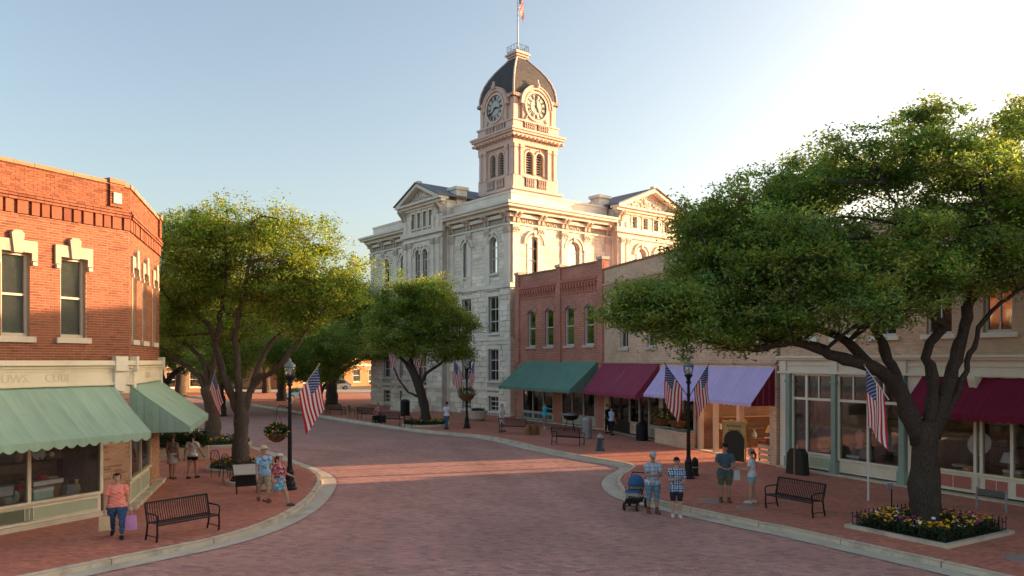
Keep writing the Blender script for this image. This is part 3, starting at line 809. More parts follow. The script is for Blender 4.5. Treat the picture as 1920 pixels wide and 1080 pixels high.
# entrance steps and doors
for k in range(4): MB().box(9.9-.1*k, 13-(-.1*k), -2.0-.32*k, -.86 if k == 0 else -2.0-.32*(k-1), 0, 1.15-.28*k).build('step', 'limestone_trim', CH)
# --- clock tower
before_tower = set(CH.children)
TC = (15.375, 6.925)
def TF(k): return ((TC[0], TC[1], 0), R(90)*k)
def slab(h, z0, z1, name='tower_cornice', m='tower_stone'):
    return MB().box(TC[0]-h, TC[0]+h, TC[1]-h, TC[1]+h, z0, z1).build(name, m, CH)
slab(2.85, 16.5, 18.45, 'tower_base', 'limestone_trim'); slab(2.62, 18.45, 19.0, 'tower_base', 'slate')
slab(2.95, 18.95, 19.15); slab(3.08, 19.15, 19.4); slab(2.7, 19.4, 20.5, 'tower_stage')
for h, z0, z1 in ((2.72, 23.2, 23.6), (2.68, 23.6, 23.9), (3.0, 23.9, 24.1), (3.2, 24.1, 24.28), (3.3, 24.28, 24.46), (2.82, 24.46, 24.62), (2.74, 24.62, 25.2), (2.84, 25.2, 25.34)):
    slab(h, z0, z1)
slab(2.3, 25.34, 27.3, 'clock_stage'); slab(2.62, 27.28, 27.42); slab(2.74, 27.42, 27.6)
slab(1.5, 20.5, 23.2, 'belfry_core', 'interior_dark')
for sx in (-1, 1):
    for sy in (-1, 1):
        MB().box(TC[0]+sx*1.9, TC[0]+sx*2.6, TC[1]+sy*1.9, TC[1]+sy*2.6, 20.5, 23.2).build('belfry_pier', 'tower_stone', CH)
        MB().box(TC[0]+sx*2.02, TC[0]+sx*2.5, TC[1]+sy*2.02, TC[1]+sy*2.5, 25.34, 27.28).build('clock_pier', 'tower_stone', CH)
mat('clock_face', (.50, .49, .44), .4, .05, 2, 20); mat('clock_ring', (.60, .57, .50), .4, .05, 2, 20); mat('clock_black', (.012, .012, .014), .4, .1)
mat('louvre', (.46, .40, .33), .7, .12, 3, 20)
ROM = ['XII', 'I', 'II', 'III', 'IV', 'V', 'VI', 'VII', 'VIII', 'IX', 'X', 'XI']
for k in range(4):
    F = TF(k); y0 = -2.5
    # belfry wall with a pair of arched louvred openings
    ops = [arched(x, .92, 20.75, 22.75) for x in (-.62, .62)]
    wall('belfry_wall', -1.9, 1.9, 20.5, 23.2, ops, y0+.06, y0+.4, 'tower_stone', CH, *F)
    for o in ops:
        mid = (o[0]+o[1])/2; hw = .46; zt = o[3]-.46; n = 10; P = lambda r, q: (mid-r*math.cos(math.pi*q/n), zt+r*math.sin(math.pi*q/n))
        mb = MB()
        for q in range(n): mb.prism([P(hw+.01, q), P(hw+.16, q), P(hw+.16, q+1), P(hw+.01, q+1)], y0-.06, y0+.1)
        mb.box(o[0]-.14, o[0], y0-.05, y0+.1, o[2], zt); mb.box(o[1], o[1]+.14, y0-.05, y0+.1, o[2], zt)
        ar = mb.build('arch_moulding', 'tower_stone', CH, *F)
        nl = 9
        for q in range(nl):
            z = o[2]+.08+q*.215; w = hw if z < zt else math.sqrt(max(.01, hw*hw-(z-zt)**2))
            MB().prism([(y0+.14, z), (y0+.32, z+.13), (y0+.34, z+.11), (y0+.16, z-.02)], mid-w, mid+w, 'x').build('louvre_slat', 'louvre', ar)
        MB().ball((mid, y0-.04, o[3]+.16), .1, .1, .12, 8, 6).build('keystone', 'tower_stone', CH, *F)
    for x in (-2.4, -1.66, 1.66, 2.4):
        MB().box(x-.17, x+.17, y0-.2, y0+.1, 20.62, 22.9).build('pilaster', 'tower_stone', CH, *F)
        MB().box(x-.22, x+.22, y0-.26, y0+.1, 20.5, 20.66).build('pilaster_base', 'tower_stone', CH, *F)
        MB().box(x-.23, x+.23, y0-.28, y0+.1, 22.9, 23.18).build('capital', 'tower_stone', CH, *F)
    for z0, z1, yy, spans in ((19.62, 20.3, -2.7, ((-1.3, -.2), (.2, 1.3))), (24.72, 25.12, -2.74, ((-1.5, -.15), (.15, 1.5)))):
        for a, b in spans:
            MB().box(a-.05, b+.05, yy-.012, yy+.02, z0-.05, z1+.05).build('balustrade_shade_panel', 'slate', CH, *F)  # dark slate sheet stands in for shade in the openings behind the balusters
            nb = int((b-a)/.2)
            for q in range(nb):
                xx = a+(q+.5)*(b-a)/nb; MB().lathe([(.04, z0-.04), (.075, z0+.14), (.045, z0+(z1-z0)*.6), (.07, z1+.04)], 8, (xx, yy-.05, 0)).build('baluster', 'tower_stone', CH, *F)
            MB().box(a-.1, b+.1, yy-.14, yy-.015, z1+.05, z1+.13).build('balustrade_rail', 'tower_stone', CH, *F)
    for x in [-3.0+.5*q for q in range(13)]:
        MB().box(x-.09, x+.09, -3.2, -2.68, 23.72, 23.9).build('dentil', 'tower_stone', CH, *F)
    # clock dormer: arch body, mouldings, dial
    n = 20; zc = 26.75; yf = -2.62
    def P(r, q): return (-r*math.cos(math.pi*q/n), zc+r*math.sin(math.pi*q/n))
    body = [(-1.42, 25.34)]+[P(1.42, q) for q in range(n+1)]+[(1.42, 25.34)]
    MB().prism(body, yf, -1.4).build('clock_dormer', 'tower_stone', CH, *F)
    mb = MB()
    for q in range(n): mb.prism([P(1.36, q), P(1.62, q), P(1.62, q+1), P(1.36, q+1)], yf-.16, -1.3)
    mb.build('dormer_arch', 'tower_stone', CH, *F)
    mb = MB()
    for q in range(n): mb.prism([P(1.60, q), P(1.70, q), P(1.70, q+1), P(1.60, q+1)], yf-.22, -1.0)
    mb.build('dormer_roof', 'tower_stone', CH, *F)
    MB().tube([(0, yf-.15, zc+1.55), (0, yf-.2, zc+1.75), (.0, yf-.1, zc+2.0)], [.16, .2, .1], 8).ball((0, yf-.13, zc+2.1), .14, .12, .14, 8, 6).build('finial', 'tower_stone', CH, *F)
    for s in (-1, 1):
        MB().box(s*1.5, s*2.72, yf-.1, yf+.5, 27.3, 27.58).build('dormer_cornice', 'tower_stone', CH, *F)
        MB().box(s*1.62, s*2.0, -2.42, -2.2, 25.5, 27.1).build('clock_panel', 'tower_stone', CH, *F)
        cv = MB()
        for q in range(7): cv.ball((s*(1.2-.05*q), yf-.02, 25.5+.09*q), .1-.006*q, .05, .07, 6, 5)
        cv.build('scroll_carving', 'carved_stone', CH, *F)
    ring = MB(); m_ = 32
    for q in range(m_):
        a0, a1 = 2*math.pi*q/m_, 2*math.pi*(q+1)/m_
        Q = lambda r, a: (r*math.sin(a), zc+r*math.cos(a))
        ring.prism([Q(1.06, a0), Q(1.24, a0), Q(1.24, a1), Q(1.06, a1)], yf-.12, yf)
    clock = ring.build('clock', 'tower_stone', CH, *F)
    MB().prism([(1.07*math.sin(2*math.pi*q/40), zc+1.07*math.cos(2*math.pi*q/40)) for q in range(40)], yf-.03, yf+.01).build('dial', 'clock_face', clock)
    rg = MB()
    for r0, r1 in ((.60, .63), (1.0, 1.06)):
        for q in range(m_):
            a0, a1 = 2*math.pi*q/m_, 2*math.pi*(q+1)/m_; rg.prism([Q(r0, a0), Q(r1, a0), Q(r1, a1), Q(r0, a1)], yf-.045, yf-.03)
    rg.build('dial_ring', 'clock_black', clock)
    for h in range(12):
        a = 2*math.pi*h/12; s_ = ROM[h]; wd = {'I': .075, 'V': .17, 'X': .17}; tot = sum(wd[c] for c in s_); x = -tot/2; nb = MB()
        def seg(x0, z0, x1, z1, t=.055):
            nb.prism([(x0-t/2, z0), (x0+t/2, z0), (x1+t/2, z1), (x1-t/2, z1)], -.05, -.034)
        for c in s_:
            w = wd[c]; xm = x+w/2
            if c == 'I': seg(xm, .67, xm, .96)
            elif c == 'V': seg(xm, .67, xm-w*.36, .96); seg(xm, .67, xm+w*.36, .96, .03)
            else: seg(xm-w*.36, .67, xm+w*.36, .96); seg(xm+w*.36, .67, xm-w*.36, .96, .03)
            x += w
        nb.xf(Matrix.Translation((0, yf, zc))@Matrix.Rotation(a, 4, 'Y')); nb.build('numeral', 'clock_black', clock)
    for nm, L, ang, t in (('minute_hand', .82, R(-3) if k % 2 else R(232), .05), ('hour_hand', .55, R(150) if k % 2 else R(95), .07)):
        hd = MB(); hd.prism([(-t, -.15), (t, -.15), (t*.9, L*.7), (0, L), (-t*.9, L*.7)], -.075, -.055)
        hd.xf(Matrix.Translation((0, yf, zc))@Matrix.Rotation(ang, 4, 'Y')); hd.build(nm, 'clock_black', clock)
    MB().tube([(0, yf-.09, zc), (0, yf-.03, zc)], .07, 10).build('hub', 'clock_black', clock)
# dome
prof = [(27.6, 2.55), (28.1, 2.53), (28.7, 2.42), (29.3, 2.22), (29.9, 1.92), (30.5, 1.52), (31.0, 1.12), (31.4, .78), (31.65, .60)]
dm = MB()
for z, h in prof: dm.v += [(TC[0]-h, TC[1]-h, z), (TC[0]+h, TC[1]-h, z), (TC[0]+h, TC[1]+h, z), (TC[0]-h, TC[1]+h, z)]
for i in range(len(prof)-1):
    for k in range(4): dm.f.append((i*4+k, i*4+(k+1) % 4, (i+1)*4+(k+1) % 4, (i+1)*4+k))
dome = dm.build('dome', 'slate', CH)
for z, h in prof[1:-1]:                                    # slate courses show as thin lips
    pass
for i in range(0, 26):
    z = 27.75+i*.15; h = np.interp(z, [p[0] for p in prof], [p[1] for p in prof])+.012
    MB().box(TC[0]-h, TC[0]+h, TC[1]-h, TC[1]+h, z, z+.022).build('slate_course', 'slate', dome)
for sx, sy in ((1, -1), (-1, -1), (1, 1), (-1, 1)):
    MB().tube([(TC[0]+sx*h, TC[1]+sy*h, z) for z, h in prof], [.09]*len(prof), 8).build('rib', 'tower_stone', dome)
slab(.62, 31.6, 31.8); slab(.76, 31.8, 31.98); slab(.9, 31.98, 32.12); slab(.72, 32.12, 32.3)
for k in range(4):
    F = TF(k); rl = MB()
    for z in (32.36, 32.85): rl.tube([(-.72, -.72, z), (.72, -.72, z)], .018, 5)
    rl.build('railing', 'black_iron', CH, *F)
    for q in range(7): MB().tube([(-.72+.24*q, -.72, 32.3), (-.72+.24*q+.06*(-1)**q, -.72, 32.85)], .014, 5).build('railing_bar', 'black_iron', CH, *F)
MB().tube([(TC[0], TC[1], 32.3), (TC[0], TC[1], 37.9)], [.09, .045], 8).ball((TC[0], TC[1], 37.95), .09, .09, .09, 8, 6).build('flagpole', 'white_paint', CH)

kt = .945
for o in CH.children:
    if o not in before_tower:
        nm = o.name.split('.')[0]
        if nm in ('dome', 'clock_stage', 'clock_pier', 'clock_panel', 'dormer_cornice'):
            o.scale = (.97, .97, 1)
            if o.location.xy.length < .01: o.location = (TC[0]*.03, TC[1]*.03, 0)
            continue
        if nm in ('clock_dormer', 'dormer_arch', 'dormer_roof', 'clock'):
            o.scale = (1.08, .98, 1.08); o.location.z = 26.75*(1-1.08)
            continue
        if nm == 'finial': o.location.z = .12; continue
        if nm == 'scroll_carving': continue
        o.scale = (kt, kt, 1)
        if o.location.xy.length < .01: o.location = (TC[0]*(1-kt), TC[1]*(1-kt), 0)

# ------------------------------------------------------------------ brick corner building on the left
LB = thing('brick_corner_building', 'red brick corner building with cream sign band at left edge', 'building', (-11.2, 22.6, 0))
A1 = R(61.9); A2 = R(106.3)
G1 = ((0, 0, 0), A1); G2 = ((0, 0, 0), A2)
BC = [(1, 1, 1), (.88, .84, .84), (1.14, 1.12, 1.08), (.95, 1.0, 1.0), (1.10, .98, .94), (.72, .64, .68), (1.0, 1.0, 1.0)]
upF = [(-2.02-1.52*k, -1.31-1.52*k, 5.12, 7.29, 0) for k in range(5)]
upC = [(x-.4, x+.4, 5.12, 7.29, 0) for x in (.85, 2.6, 4.55)]
def masonry(G, x0, x1, ops, near, ns):
    wall('wall', x0, x1, 4.5, 9.5, ops, .0, .32, 'wall_mortar', LB, *G)
    lay('brick', LB, 'wall_brick', G[0], G[1], x0, x1, 4.5, 8.12, ops, .225, .070, .011, .007, BC, ns, near=near)
    lay('brick', LB, 'wall_brick', G[0], G[1], x0, x1, 8.12, 8.62, (), .225, .070, .011, .007, BC, 0)
    lay('brick', LB, 'wall_brick', G[0], G[1], x0, x1, 8.62, 8.70, (), .225, .070, .010, .12, BC, 0, depth=.06)
    lay('brick', LB, 'wall_brick', G[0], G[1], x0, x1, 8.70, 8.785, (), .225, .070, .010, .14, BC, 0, depth=.06)
    lay('brick', LB, 'wall_brick', G[0], G[1], x0, x1, 8.785, 8.87, (), .225, .070, .010, .10, BC, 0, depth=.06)
    lay('brick', LB, 'wall_brick', G[0], G[1], x0, x1, 8.87, 9.53, (), .225, .070, .010, .02, BC, 0, depth=.06)
    x = x0+.05
    i = 0
    while x < x1-.12:
        w = .20 if i % 3 else .27
        for z0, z1, p in ((8.28, 8.62, .07),):
            link('corbel', boxes_mesh('corbel', [(x, x+w, -p*random.uniform(.9, 1.1), .05, z0, z1)], [random.choice(BC)], 'wall_brick', .002), LB, *G)
        x += w+random.choice((.06, .075, .09)); i += 1
    x = x0
    while x < x1-.1:
        w = min(.52, x1-x); MB().box(x+.004, x+w-.004, -.07+random.uniform(-.008, .008), .36, 9.53, 9.63+random.uniform(-.008, .012)).build('coping_stone', 'carved_brick_coping', LB, *G); x += w
mat('lintel_stone', (.46, .37, .28), .85, .16, 2.5, 18, .3, 40, dirt=.35, dirt_col=(.26, .18, .13))
mat('carved_brick_coping', (.33, .19, .12), .9, .2, 2, 20, .3, 40, dirt=.3, dirt_col=(.2, .12, .08))
masonry(G1, -9.5, 0, upF, (-1.5, 6), 210); masonry(G2, 0, 5.7, upC, (.3, 6), 90)
for G, ops in ((G1, upF), (G2, upC)):
    for a, b, z0, z1, _ in ops:
        window(LB, a, b, z0, z1, *G, y=.16, fr='taupe_frame', fw=.075, bars=(.5,), sill=.13, sill_m='carved_stone', sill_h=.15, sill_o=.08, back='pale_backing', backd=.05)
        c = (a+b)/2; L = MB()
        L.prism([(a-.17, z1-.2), (a-.17, z1+.31), (b+.17, z1+.31), (b+.17, z1-.2), (b+.02, z1-.2), (b+.02, z1), (a-.02, z1), (a-.02, z1-.2)][::-1], -.075, .1)
        L.build('lintel', 'lintel_stone', LB, *G)
        MB().prism([(c-.1, z1-.03), (c-.16, z1+.46), (c-.09, z1+.54), (c+.09, z1+.54), (c+.16, z1+.46), (c+.1, z1-.03)], -.13, .05).build('keystone', 'lintel_stone', LB, *G)
        for s in (a-.15, b+.04): MB().box(s, s+.11, -.095, .05, z1-.32, z1-.225).build('label_stop', 'carved_stone', LB, *G)
for G, xx in ((G1, -.42), (G2, 5.45)):                      # parapet piers
    lay('brick', LB, 'wall_brick', G[0], G[1], xx-.22, xx+.22, 8.9, 9.55, (), .225, .070, .010, .09, BC, 0, depth=.06)
    MB().box(xx-.25, xx+.25, -.13, .36, 9.56, 9.70).build('coping_stone', 'carved_brick_coping', LB, *G)
MB().box(-.55, -.30, -.125, .02, 9.0, 9.3).build('date_stone', 'carved_stone', LB, *G1)
# sign band
for G, a, b in ((G1, -9.5, 0.0), (G2, .02, 5.72)):
    MB().box(a, b, -.05, .32, 3.8, 4.48).build('sign_band', 'cream_paint', LB, *G)
    for z0, z1, o in ((4.36, 4.5, .17), (4.28, 4.34, .10), (4.20, 4.235, .075), (3.80, 3.87, .10)):
        MB().box(a-.001, b+(.07 if G is G1 else .001), -o, -.04, z0, z1).build('moulding', 'cream_paint', LB, *G)
    MB().box(a, b, -.02, .3, 3.55, 3.795).build('shop_header', 'cream_paint', LB, *G)
for G, x in ((G1, -.34), (G2, .34), (G2, 5.5)):
    MB().box(x-.17, x+.17, -.125, .02, 3.62, 4.2).build('band_pilaster', 'cream_pale', LB, *G)
    MB().box(x-.19, x+.19, -.20, .02, 4.2, 4.62).build('band_block', 'cream_pale', LB, *G)
mat('lettering', (.66, .57, .41), .7, .1, 2, 20)
for s, x, G in (('AUWS.', -3.3, G1), ('CUBE', -2.1, G1), ('CUILIS', 2.9, G2)):
    o = link('lettering', text_mesh(s, .30, .006, 'lettering', 'lettering', 1.0), LB, *G)
    q = Matrix.Rotation(G[1], 3, 'Z')@Vector((x, -.055, 0)); o.location = (q.x, q.y, 3.93)
# ground floor
for G, a, b, ns in ((G1, -.78, 0, 0), (G2, 0, .2, 0), (G2, 3.75, 5.7, 0)):
    MB().box(a, b, .0, .3, .1, 3.55).build('pier', 'wall_mortar', LB, *G)
    lay('brick', LB, 'pier_brick', G[0], G[1], a, b, .25, 3.55, (), .225, .070, .011, .007, BC, ns)
for G, a, b in ((G1, -9.5, 0.06), (G2, .0, 5.75)):
    MB().box(a, b, -.22 if G is G2 else -.12, .3, .1, .25).build('plinth', 'kerb_concrete', LB, *G)
def shopfront(par, G, x0, x1, sill, head, posts, panel='sage_panel', fr='cream_paint', depth=2.0, pane='shop_glass', floor=.32, inner='interior_wall', rail=None, base=.25, backm='interior_back', ph=None):
    """timber shop window: sill wall with inset panels, posts, panes, and the room behind"""
    ps = [x0]+list(posts)+[x1]
    MB().box(x0, x1, .02, .16, base, sill-.07).build('stall_riser', fr, par, *G)
    MB().box(x0-.02, x1+.02, -.05, .18, sill-.07, sill).build('shop_sill', fr, par, *G)
    for p in ps: MB().box(p-.045, p+.045, -.03, .10, sill, head).build('post', fr, par, *G)
    if rail: MB().box(x0, x1, -.02, .09, rail-.05, rail+.05).build('transom_bar', fr, par, *G)
    for a, b in zip(ps[:-1], ps[1:]):
        MB().box(a+.04, b-.04, .03, .04, sill, head).build('pane', pane, par, *G)
        m = (a+b)/2
        pz0, pz1 = base+.1, sill-.17
        if pz1-pz0 > .1:
            fr_ = MB(); fr_.box(a+.12, b-.12, .0, .02, pz0, pz1)
            pn = fr_.build('panel', panel, par, *G)
            e = MB(); t = .018
            e.box(a+.10, b-.10, -.012, .019, pz0-.02, pz0-.02+t); e.box(a+.10, b-.10, -.012, .019, pz1, pz1+t)
            e.box(a+.10, a+.118, -.012, .019, pz0, pz1); e.box(b-.118, b-.10, -.012, .019, pz0, pz1); e.box(m-.009, m+.009, -.012, -.001, pz0, pz1)
            e.build('panel_bead', 'cream_pale', pn)
    MB().box(x0-.05, x1+.05, -.01, .2, head, head+.12).build('head_beam', fr, par, *G)
    rm = MB(); rm.box(x0, x1, .2, depth, floor-.06, floor); rm.box(x0-.06, x0, .17, depth, floor, head+.1); rm.box(x1, x1+.06, .17, depth, floor, head+.1); rm.box(x0, x1, .2, depth, head+.1, head+.16)
    rm.build('shop_room', inner, par, *G)
    MB().box(x0, x1, depth, depth+.06, floor, head+.1).build('shop_back', backm, par, *G)
shopfront(LB, G1, -6.8, -.85, .82, 3.42, (-2.85, -4.85), floor=.6)
shopfront(LB, G2, .26, 3.7, 1.0, 3.42, (1.95,), depth=1.1, floor=.6)
rf = MB(); c1, s1 = math.cos(A1), math.sin(A1); c2, s2 = math.cos(A2), math.sin(A2)
def GP(G, x, y): q = Matrix.Rotation(G[1], 3, 'Z')@Vector((x, y, 0)); return (q.x, q.y)
rp = [GP(G1, -9.4, .2), GP(G1, -.1, .2), GP(G2, 5.5, .2), (GP(G2, 5.5, .2)[0]-8, GP(G2, 5.5, .2)[1]+4.2), (GP(G1, -9.4, .2)[0]-12, GP(G1, -9.4, .2)[1]+6)]
rf.prism(rp, 8.7, 8.85, 'z'); rf.build('roof', 'asphalt', LB)
e = GP(G2, 5.7, 0)
bw = MB(); bw.add([(e[0], e[1], .1), (e[0]-9, e[1]+4.7, .1), (e[0]-9, e[1]+4.7, 9.5), (e[0], e[1], 9.5)], [(0, 1, 2, 3)]); bw.build('side_wall', brick_mat('side_brick', (.40, .145, .075), (.3, .11, .06), (.36, .26, .18)), LB)
awning('green_awning', 'pale green scalloped awning over the large shop window at left edge', -8.0, -.5, 3.8, 2.52, 1.66, 'awning_green', (-11.2, 22.6, 0), A1, sc=.30)
awning('green_awning', 'pale green awning on the angled corner, its side panel showing', .08, 5.75, 3.8, 2.52, 1.66, 'awning_green', (-11.2, 22.6, 0), A2, sc=.30)
# ------------------------------------------------------------------ red brick shop building
brick_mat('red_brick', (.58, .20, .14), (.46, .155, .11), (.60, .39, .30), w=.34, h=.115, ms=.014, bump=.5, var=.4)
brick_mat('tan_brick', (.72, .49, .33), (.61, .40, .26), (.74, .59, .45), w=.36, h=.12, ms=.014, bump=.5, var=.4)
brick_mat('orange_brick', (.50, .22, .09), (.42, .18, .08), (.46, .30, .18))
brick_mat('brown_brick', (.27, .17, .11), (.21, .13, .09), (.28, .2, .15))
mat('red_trim', (.47, .165, .125), .85, .2, 1.4, 20, .3, 50); mat('pink_arch', (.48, .24, .19), .85, .2, 2, 30, .3, 60)
mat('tan_trim', (.52, .34, .24), .85, .2, 1.4, 20, .3, 50)
mat('blue_riser', (.035, .09, .14), .6, .15, 2, 20); mat('door_black', (.02, .018, .017), .45, .2, 2, 20, coat=.3)
RB = thing('brick_shop_building', 'red brick two storey shop building with four arched upper windows', 'building', (.32, 58.2, 0), R(-59.8))
W = 10.88; Z = ((0, 0, 0), 0.0)
ops = [(x-.53, x+.53, 5.5, 8.15, .2) for x in (2.2, 4.55, 7.05, 9.3)]
wall('wall', 0, W, 4.35, 10.75, ops, 0, .4, 'red_brick', RB)
b_ = MB(); b_.box(.01, W-.01, .8, 10, 4.35, 10.3); b_.box(.01, W-.01, 2.7, 10, .1, 4.35); b_.build('building_core', 'red_brick', RB); MB().box(-1.55, .0, 1.2, 9, .1, 10.2).build('sun_gap_filler', 'red_brick', RB)  # filler block added to stop sun leaking between this building and the courthouse
for o in ops:
    window(RB, o[0], o[1], o[2], o[3], y=.16, fw=.09, rise=.2, bars=(.5,), sill=.12, sill_m='carved_stone', sill_h=.16, sill_o=.1, back='interior_dark' if o[0] != ops[2][0] else 'curtain')
    mid = (o[0]+o[1])/2; n = 9
    for q in range(n):                                     # brick voussoirs over the segmental head
        a0 = math.pi*(.17+.66*q/n); a1 = math.pi*(.17+.66*(q+.9)/n)
        Pp = lambda r, a, kz: (mid-r*math.cos(a), o[3]-.62+r*math.sin(a)*kz)
        MB().prism([Pp(.66, a0, .97), Pp(.98, a0, 1.0), Pp(.98, a1, 1.0), Pp(.66, a1, .97)], -.05, .04).build('voussoir', 'pink_arch', RB)
for x in (.28, 5.8, W-.28):
    MB().box(x-.27, x+.27, -.12, .1, 4.35, 10.9).build('pilaster', 'red_brick', RB)
    MB().box(x-.32, x+.32, -.18, .42, 10.9, 11.08).build('pilaster_cap', 'carved_stone', RB)
for a, b in ((.56, 5.52), (6.08, W-.56)):
    for z0, z1, p in ((9.62, 9.74, .10), (9.74, 9.88, .17), (9.88, 9.98, .11), (8.98, 9.08, .05)):
        MB().box(a, b, -p, .05, z0, z1).build('brick_course', 'red_trim', RB)
    n = int((b-a)/.34)
    for k in range(n):
        x = a+.1+k*(b-a-.2)/n
        MB().prism([(.05, 9.14), (-.05, 9.14), (-.06, 9.34), (-.13, 9.36), (-.13, 9.62), (.05, 9.62)], x, x+.19, 'x').build('corbel', 'red_trim', RB)
    k = 0
    while a+k*.9 < b-.05:
        MB().box(a+k*.9+.005, min(a+k*.9+.895, b), -.06, .44, 10.75, 10.86+random.uniform(-.01, .015)).build('coping_stone', 'carved_brick_coping', RB); k += 1
for a, b in ((0, .95), (5.1, 6.1), (10.0, W)): MB().box(a, b, .0, .4, .1, 4.35).build('pier', 'red_brick', RB)
MB().box(.95, 10.0, .0, .3, 3.75, 4.35).build('shop_header', 'cream_paint', RB)
shopfront(RB, Z, 1.0, 5.05, .85, 3.6, (2.4, 3.8), panel='blue_riser', fr='taupe_frame', depth=2.5)
shopfront(RB, Z, 6.15, 9.95, .9, 3.6, (7.4, 8.7), panel='sage_panel', fr='taupe_frame', depth=2.5)
MB().box(0, W, -.12, .3, .09, .2).build('plinth', 'kerb_concrete', RB)
awning('dark_green_awning', 'dark green awning on the red brick shop beside the courthouse', 1.2, 10.25, 4.45, 2.65, 2.2, 'awning_dark_green', (.32, 58.2, 0), R(-59.8), sc=.36)

# ------------------------------------------------------------------ tan brick building with the open passage
TB = thing('tan_shop_building', 'long tan brick shop building with an open passage at street level', 'building', (5.8, 48.8, 0), R(-72.6))
W = 17.4
ops = [(x-.55, x+.55, 5.25, 7.75, 0) for x in (2.9, 6.4, 9.9, 13.4, 16.2)]
wall('wall', 0, W, 4.3, 10.2, ops, 0, .4, 'tan_brick', TB)
b_ = MB(); b_.box(.01, W-.01, .8, 5, 4.3, 9.8); b_.box(.01, 11.1, 2.7, 5, .1, 4.3); b_.box(11.1, W-.01, .4, 5, 3.9, 4.3); b_.build('building_core', 'tan_brick', TB)
MB().box(10.98, 11.15, .05, 5, .1, 3.9).build('passage_wall', 'brown_brick', TB); MB().box(17.1, W-.02, .35, 5, .1, 3.9).build('passage_wall', 'tan_trim', TB)
for o in ops:
    window(TB, o[0], o[1], o[2], o[3], y=.16, fw=.08, bars=(.5,), cols_=2, sill=.12, sill_m='carved_stone', sill_h=.16, back='interior_dark')
for z0, z1, p in ((9.05, 9.17, .08), (9.17, 9.3, .15), (4.32, 4.42, .08)): MB().box(0, W, -p, .05, z0, z1).build('brick_course', 'tan_trim', TB)
for k in range(44): MB().box(.1+k*.395, .27+k*.395, -.1, .05, 8.75, 9.05).build('corbel', 'tan_trim', TB)
for k in range(19): MB().box(k*W/19+.004, (k+1)*W/19-.004, -.06, .44, 10.2, 10.3+random.uniform(-.01, .02)).build('coping_stone', 'carved_brick_coping', TB)
for a, b in ((0, .72), (7.35, 7.6), (17.1, W)): MB().box(a, b, .0, .35, .1, 4.3).build('pier', 'tan_brick', TB)
MB().box(.72, 7.35, .0, .3, 3.7, 4.3).build('shop_header', 'cream_paint', TB); MB().box(7.6, 11.1, .0, .3, 3.4, 4.3).build('shop_header', 'cream_paint', TB); MB().box(11.1, 17.1, .0, .3, 3.9, 4.3).build('shop_header', 'cream_paint', TB)
# dark double door with two leaves
for a, b in ((.85, 2.15), (2.2, 3.5)):
    d = MB(); d.box(a, a+.14, .1, .17, .2, 3.0); d.box(b-.14, b, .1, .17, .2, 3.0); d.box(a+.14, b-.14, .1, .17, .2, .9); d.box(a+.14, b-.14, .1, .17, 2.86, 3.0)
    dd = d.build('door', 'door_black', TB); MB().box(a+.13, b-.13, .13, .14, .88, 2.88).build('door_glass', 'shop_glass', dd)
    MB().tube([(b-.07 if a < 1 else a+.07, .03, 1.0), (b-.07 if a < 1 else a+.07, .03, 1.35)], .016, 6).build('handle', 'brass', dd)
MB().box(.72, 3.6, .08, .2, 3.02, 3.68).build('door_transom', 'door_black', TB)
rm = MB(); rm.box(.72, 3.6, .3, 2.6, .12, .2); rm.box(.7, .76, .25, 2.6, .2, 3.68); rm.build('shop_room', 'interior_dark', TB); MB().box(.72, 3.6, 2.55, 2.62, .2, 3.68).build('shop_back', 'interior_dark', TB)
shopfront(TB, Z, 3.65, 7.3, .95, 3.6, (4.9, 6.1), panel='tan_trim', fr='taupe_frame', depth=2.5)
shopfront(TB, Z, 7.65, 10.9, 1.0, 3.3, (8.7, 9.8), panel='tan_trim', fr='taupe_frame', depth=2.5)
mb = MB(); mb.box(7.7, 10.95, -.5, .02, .1, .85); mb.build('planter_wall', 'tan_brick', TB); MB().box(7.65, 11.0, -.55, -.0, .85, .92).build('planter_cap', 'carved_stone', TB)
for x, w in ((11.25, .09), (12.6, .07), (14.6, .12), (17.0, .08)): MB().box(x-w, x+w, .02, .26, .1, 3.9).build('passage_post', 'taupe_frame', TB)
MB().box(0, W, -.12, .3, .09, .15).build('plinth', 'kerb_concrete', TB)
awning('maroon_awning', 'maroon awning between the dark green and the purple awnings', -.05, 7.3, 4.35, 2.62, 1.45, 'awning_maroon', (5.8, 48.8, 0), R(-72.6), sc=.36)
awning('purple_awning', 'long lilac purple awning behind the right street lamp', 7.65, 17.3, 4.2, 2.72, 1.15, 'awning_purple', (5.8, 48.8, 0), R(-72.6), side_m='awning_red', sc=.36, val=.16)

# ------------------------------------------------------------------ cream fronted building on the right
CB = thing('cream_shop_building', 'pale brick building with cream shopfront behind the big oak', 'building', (11.3, 31.6, 0), R(-63))
W = 22.0
ops = [(a, b, 5.38, 8.1, 0) for a, b in ((.45, 1.35), (2.25, 3.15), (4.0, 4.9), (6.05, 6.95), (7.98, 8.88), (10.0, 10.9), (12.0, 12.9), (14, 14.9), (16, 16.9))]
wall('wall', -.45, W, 4.68, 9.5, ops, 0, .4, 'wall_mortar', CB)
big = [(o[0]-.0, o[1]+.0, o[2], o[3]) for o in ops]
lay('brick', CB, 'pale_brick', (0, 0, 0), 0, -.45, 11.2, 4.68, 9.5, big, .23, .075, .010, .004, [(1, 1, 1), (.9, .86, .84), (1.1, 1.06, 1.02), (1, .95, .95), (.95, 1, 1)], 300, near=(8.3, 5.3))
lay('brick', CB, 'pale_brick', (0, 0, 0), 0, 11.2, W, 4.68, 9.5, big, .46, .166, .012, .012, [(1, 1, 1), (.9, .86, .84), (1.1, 1.06, 1.02)], 0)
